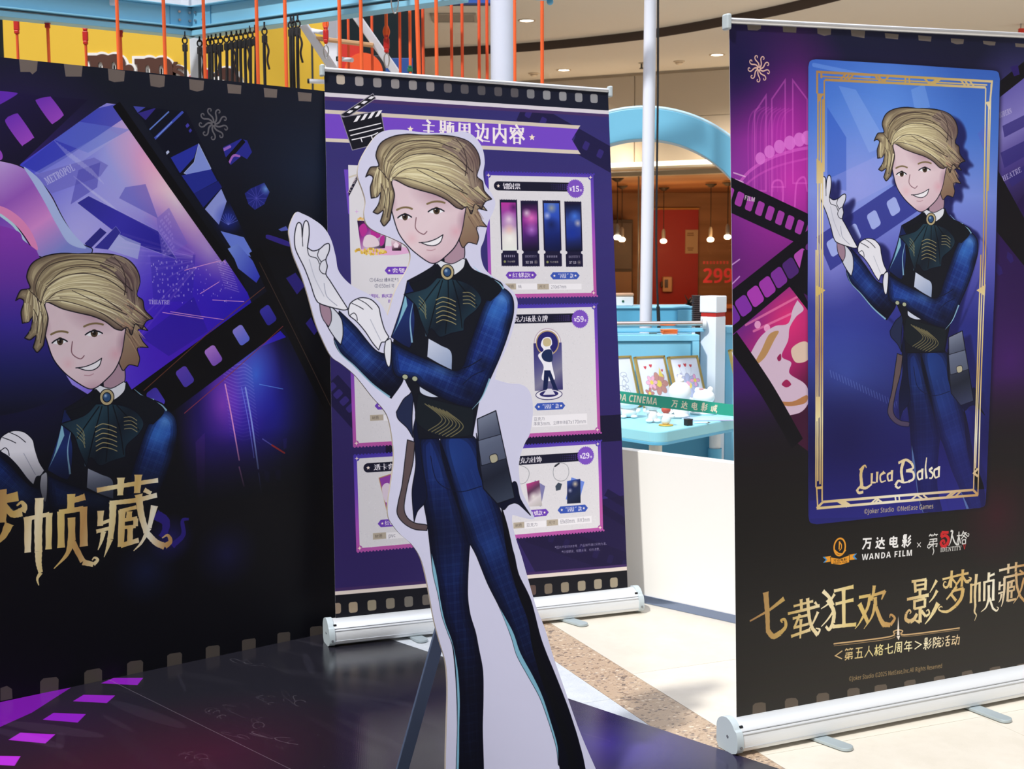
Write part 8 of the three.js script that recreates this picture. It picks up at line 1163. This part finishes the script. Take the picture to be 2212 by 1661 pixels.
figure('plaster_figure', 'low white plaster figure with scalloped base, right of the snowman shape', [1.019, yT, -6.85], [0.85, 0.78], [['head', ball(0.062, 0.0, 0.115, 0, 1.1, 0.9, 1)], ['ear', [ball(0.018, -0.04, 0.16, 0, 1, 1.2, 0.7), ball(0.018, 0.04, 0.165, 0, 1, 1.2, 0.7)]], ['body', ball(0.05, 0, 0.05, 0, 1.2, 0.9, 1)], ['bow', rbox(0.03, 0.008, 0.01, 0.003, -0.02, 0.172, 0.02), M(0xc98a94, 0.5)], ['base', [lathe([[0, 0], [0.085, 0], [0.09, 0.012], [0.08, 0.024], [0, 0.026]], 32), ...[-2, -1, 0, 1, 2].map((i) => ball(0.02, i * 0.03, 0.03, 0.06 - Math.abs(i) * 0.012))]]]);
figure('plaster_figure', 'small plaster figure partly painted red between two white ones', [0.76, yT, -6.36], [0.9, 0.8], [['body', ball(0.03, 0, 0.045, 0, 1, 1.3, 0.9)], ['painted_head', ball(0.026, 0, 0.1, 0, 1, 0.95, 0.9), M(0xc8584a, 0.5)], ['arm', [ball(0.012, -0.032, 0.065, 0.012, 1.4, 1, 1), ball(0.012, 0.032, 0.06, 0.012, 1.4, 1, 1)]], ['base', lathe([[0, 0], [0.04, 0], [0.04, 0.008], [0, 0.01]], 24), M(0xd9b34c, 0.4, 0.3)]]);
{
  const b = thing('paint_block', 'small black block on the table front below the snowman shape', 'block', [0.871, 0.6, -6.363], 0.5);
  part('block', rbox(0.034, 0.03, 0.034, 0.004, 0, 0.015, 0), M(0x15191c, 0.6), b); part('lid', rbox(0.035, 0.006, 0.035, 0.002, 0, 0.031, 0), M(0x20262a, 0.5), b);
  const r = thing('tray', 'pale lilac painting tray lying on the blue table', 'tray', [1.003, yT, -6.6], 0);
  const trayM = M(0xb9c2ea, 0.35);
  const br = thing('paint_brush', 'thin white paint brush lying beside the black block', 'brush', [0.909, 0.6, -6.425], 0.2);
  part('handle', rod([0, 0.005, 0], [0.07, 0.005, 0.0], 0.004, 10), M(0xd9eaf0, 0.4), br); part('tip', rod([0.07, 0.005, 0], [0.086, 0.005, 0], 0.0045, 10, 0.001), M(0x6d6a66, 0.7), br);
  part('rim', [rbox(0.26, 0.006, 0.01, 0.002, 0, 0.003, 0.055), rbox(0.26, 0.006, 0.01, 0.002, 0, 0.003, -0.055)], trayM, r); part('tray_floor', rbox(0.26, 0.003, 0.11, 0.001, 0, 0.0015, 0), M(0xa9cdec, 0.35), r);
}
{ // green barrier tape with its lettering
  const a = [0.402, 0.804, -5.9], b = [1.132, 0.714, -5.9], dx = b[0] - a[0], dy = b[1] - a[1], L = Math.hypot(dx, dy), hgt = 25.5 * 5.9 / 2800;
  const W = 1400, Hh = Math.round(W * hgt / L), f = (px) => (px - 1296) / 344 * W;
  const tex = canvasTex(W, Hh, (c) => {
    c.fillStyle = '#2aa891'; c.fillRect(0, 0, W, Hh); for (let i = 0; i < Hh; i += 2) { c.fillStyle = 'rgba(255,255,255,.03)'; c.fillRect(0, i, W, 1); }
    const y = Hh * 0.8, h = Hh * 0.62;
    line(c, 'WANDA CINEMA', [f(1297), y], [f(1421), y], h * 0.98, '#e9e6cf', { gap: 0.06 });
    line(c, '万达电影城', [f(1452), y + h * 0.1], [f(1551), y + h * 0.1], h * 1.12, '#e9e6cf', { wt: 0.16, gap: 0.5 });
  });
  const t = thing('barrier_tape', 'green barrier tape with cream lettering stretched before the craft table', 'tape', a, 0);
  const g = box(L, hgt, 0.0016, L / 2, -hgt / 2 + 0.0, 0);
  part('tape', g, [M(0x2aa891, 0.5), M(0x2aa891, 0.5), M(0x2aa891, 0.5), M(0x2aa891, 0.5), M(0xffffff, 0.45, 0, { map: tex }), M(0x2aa891, 0.5)], t, [0, hgt / 2, 0], [0, 0, Math.atan2(dy, dx)]);
  for (const [x, y] of [[0, 0], [dx, dy]]) { part('tape_post', cyl(0.012, a[1] + y + 0.06, x, -(a[1]) + (a[1] + y + 0.06) / 2, -0.014, 16), alum, t); part('post_foot', cyl(0.09, 0.012, x, -a[1] + 0.006, -0.014, 28), M(0x55595f, 0.5), t); }
}
scene.traverse((o) => { if (o.isMesh) { o.castShadow = true; o.receiveShadow = true; } });
renderer.render(scene, camera);
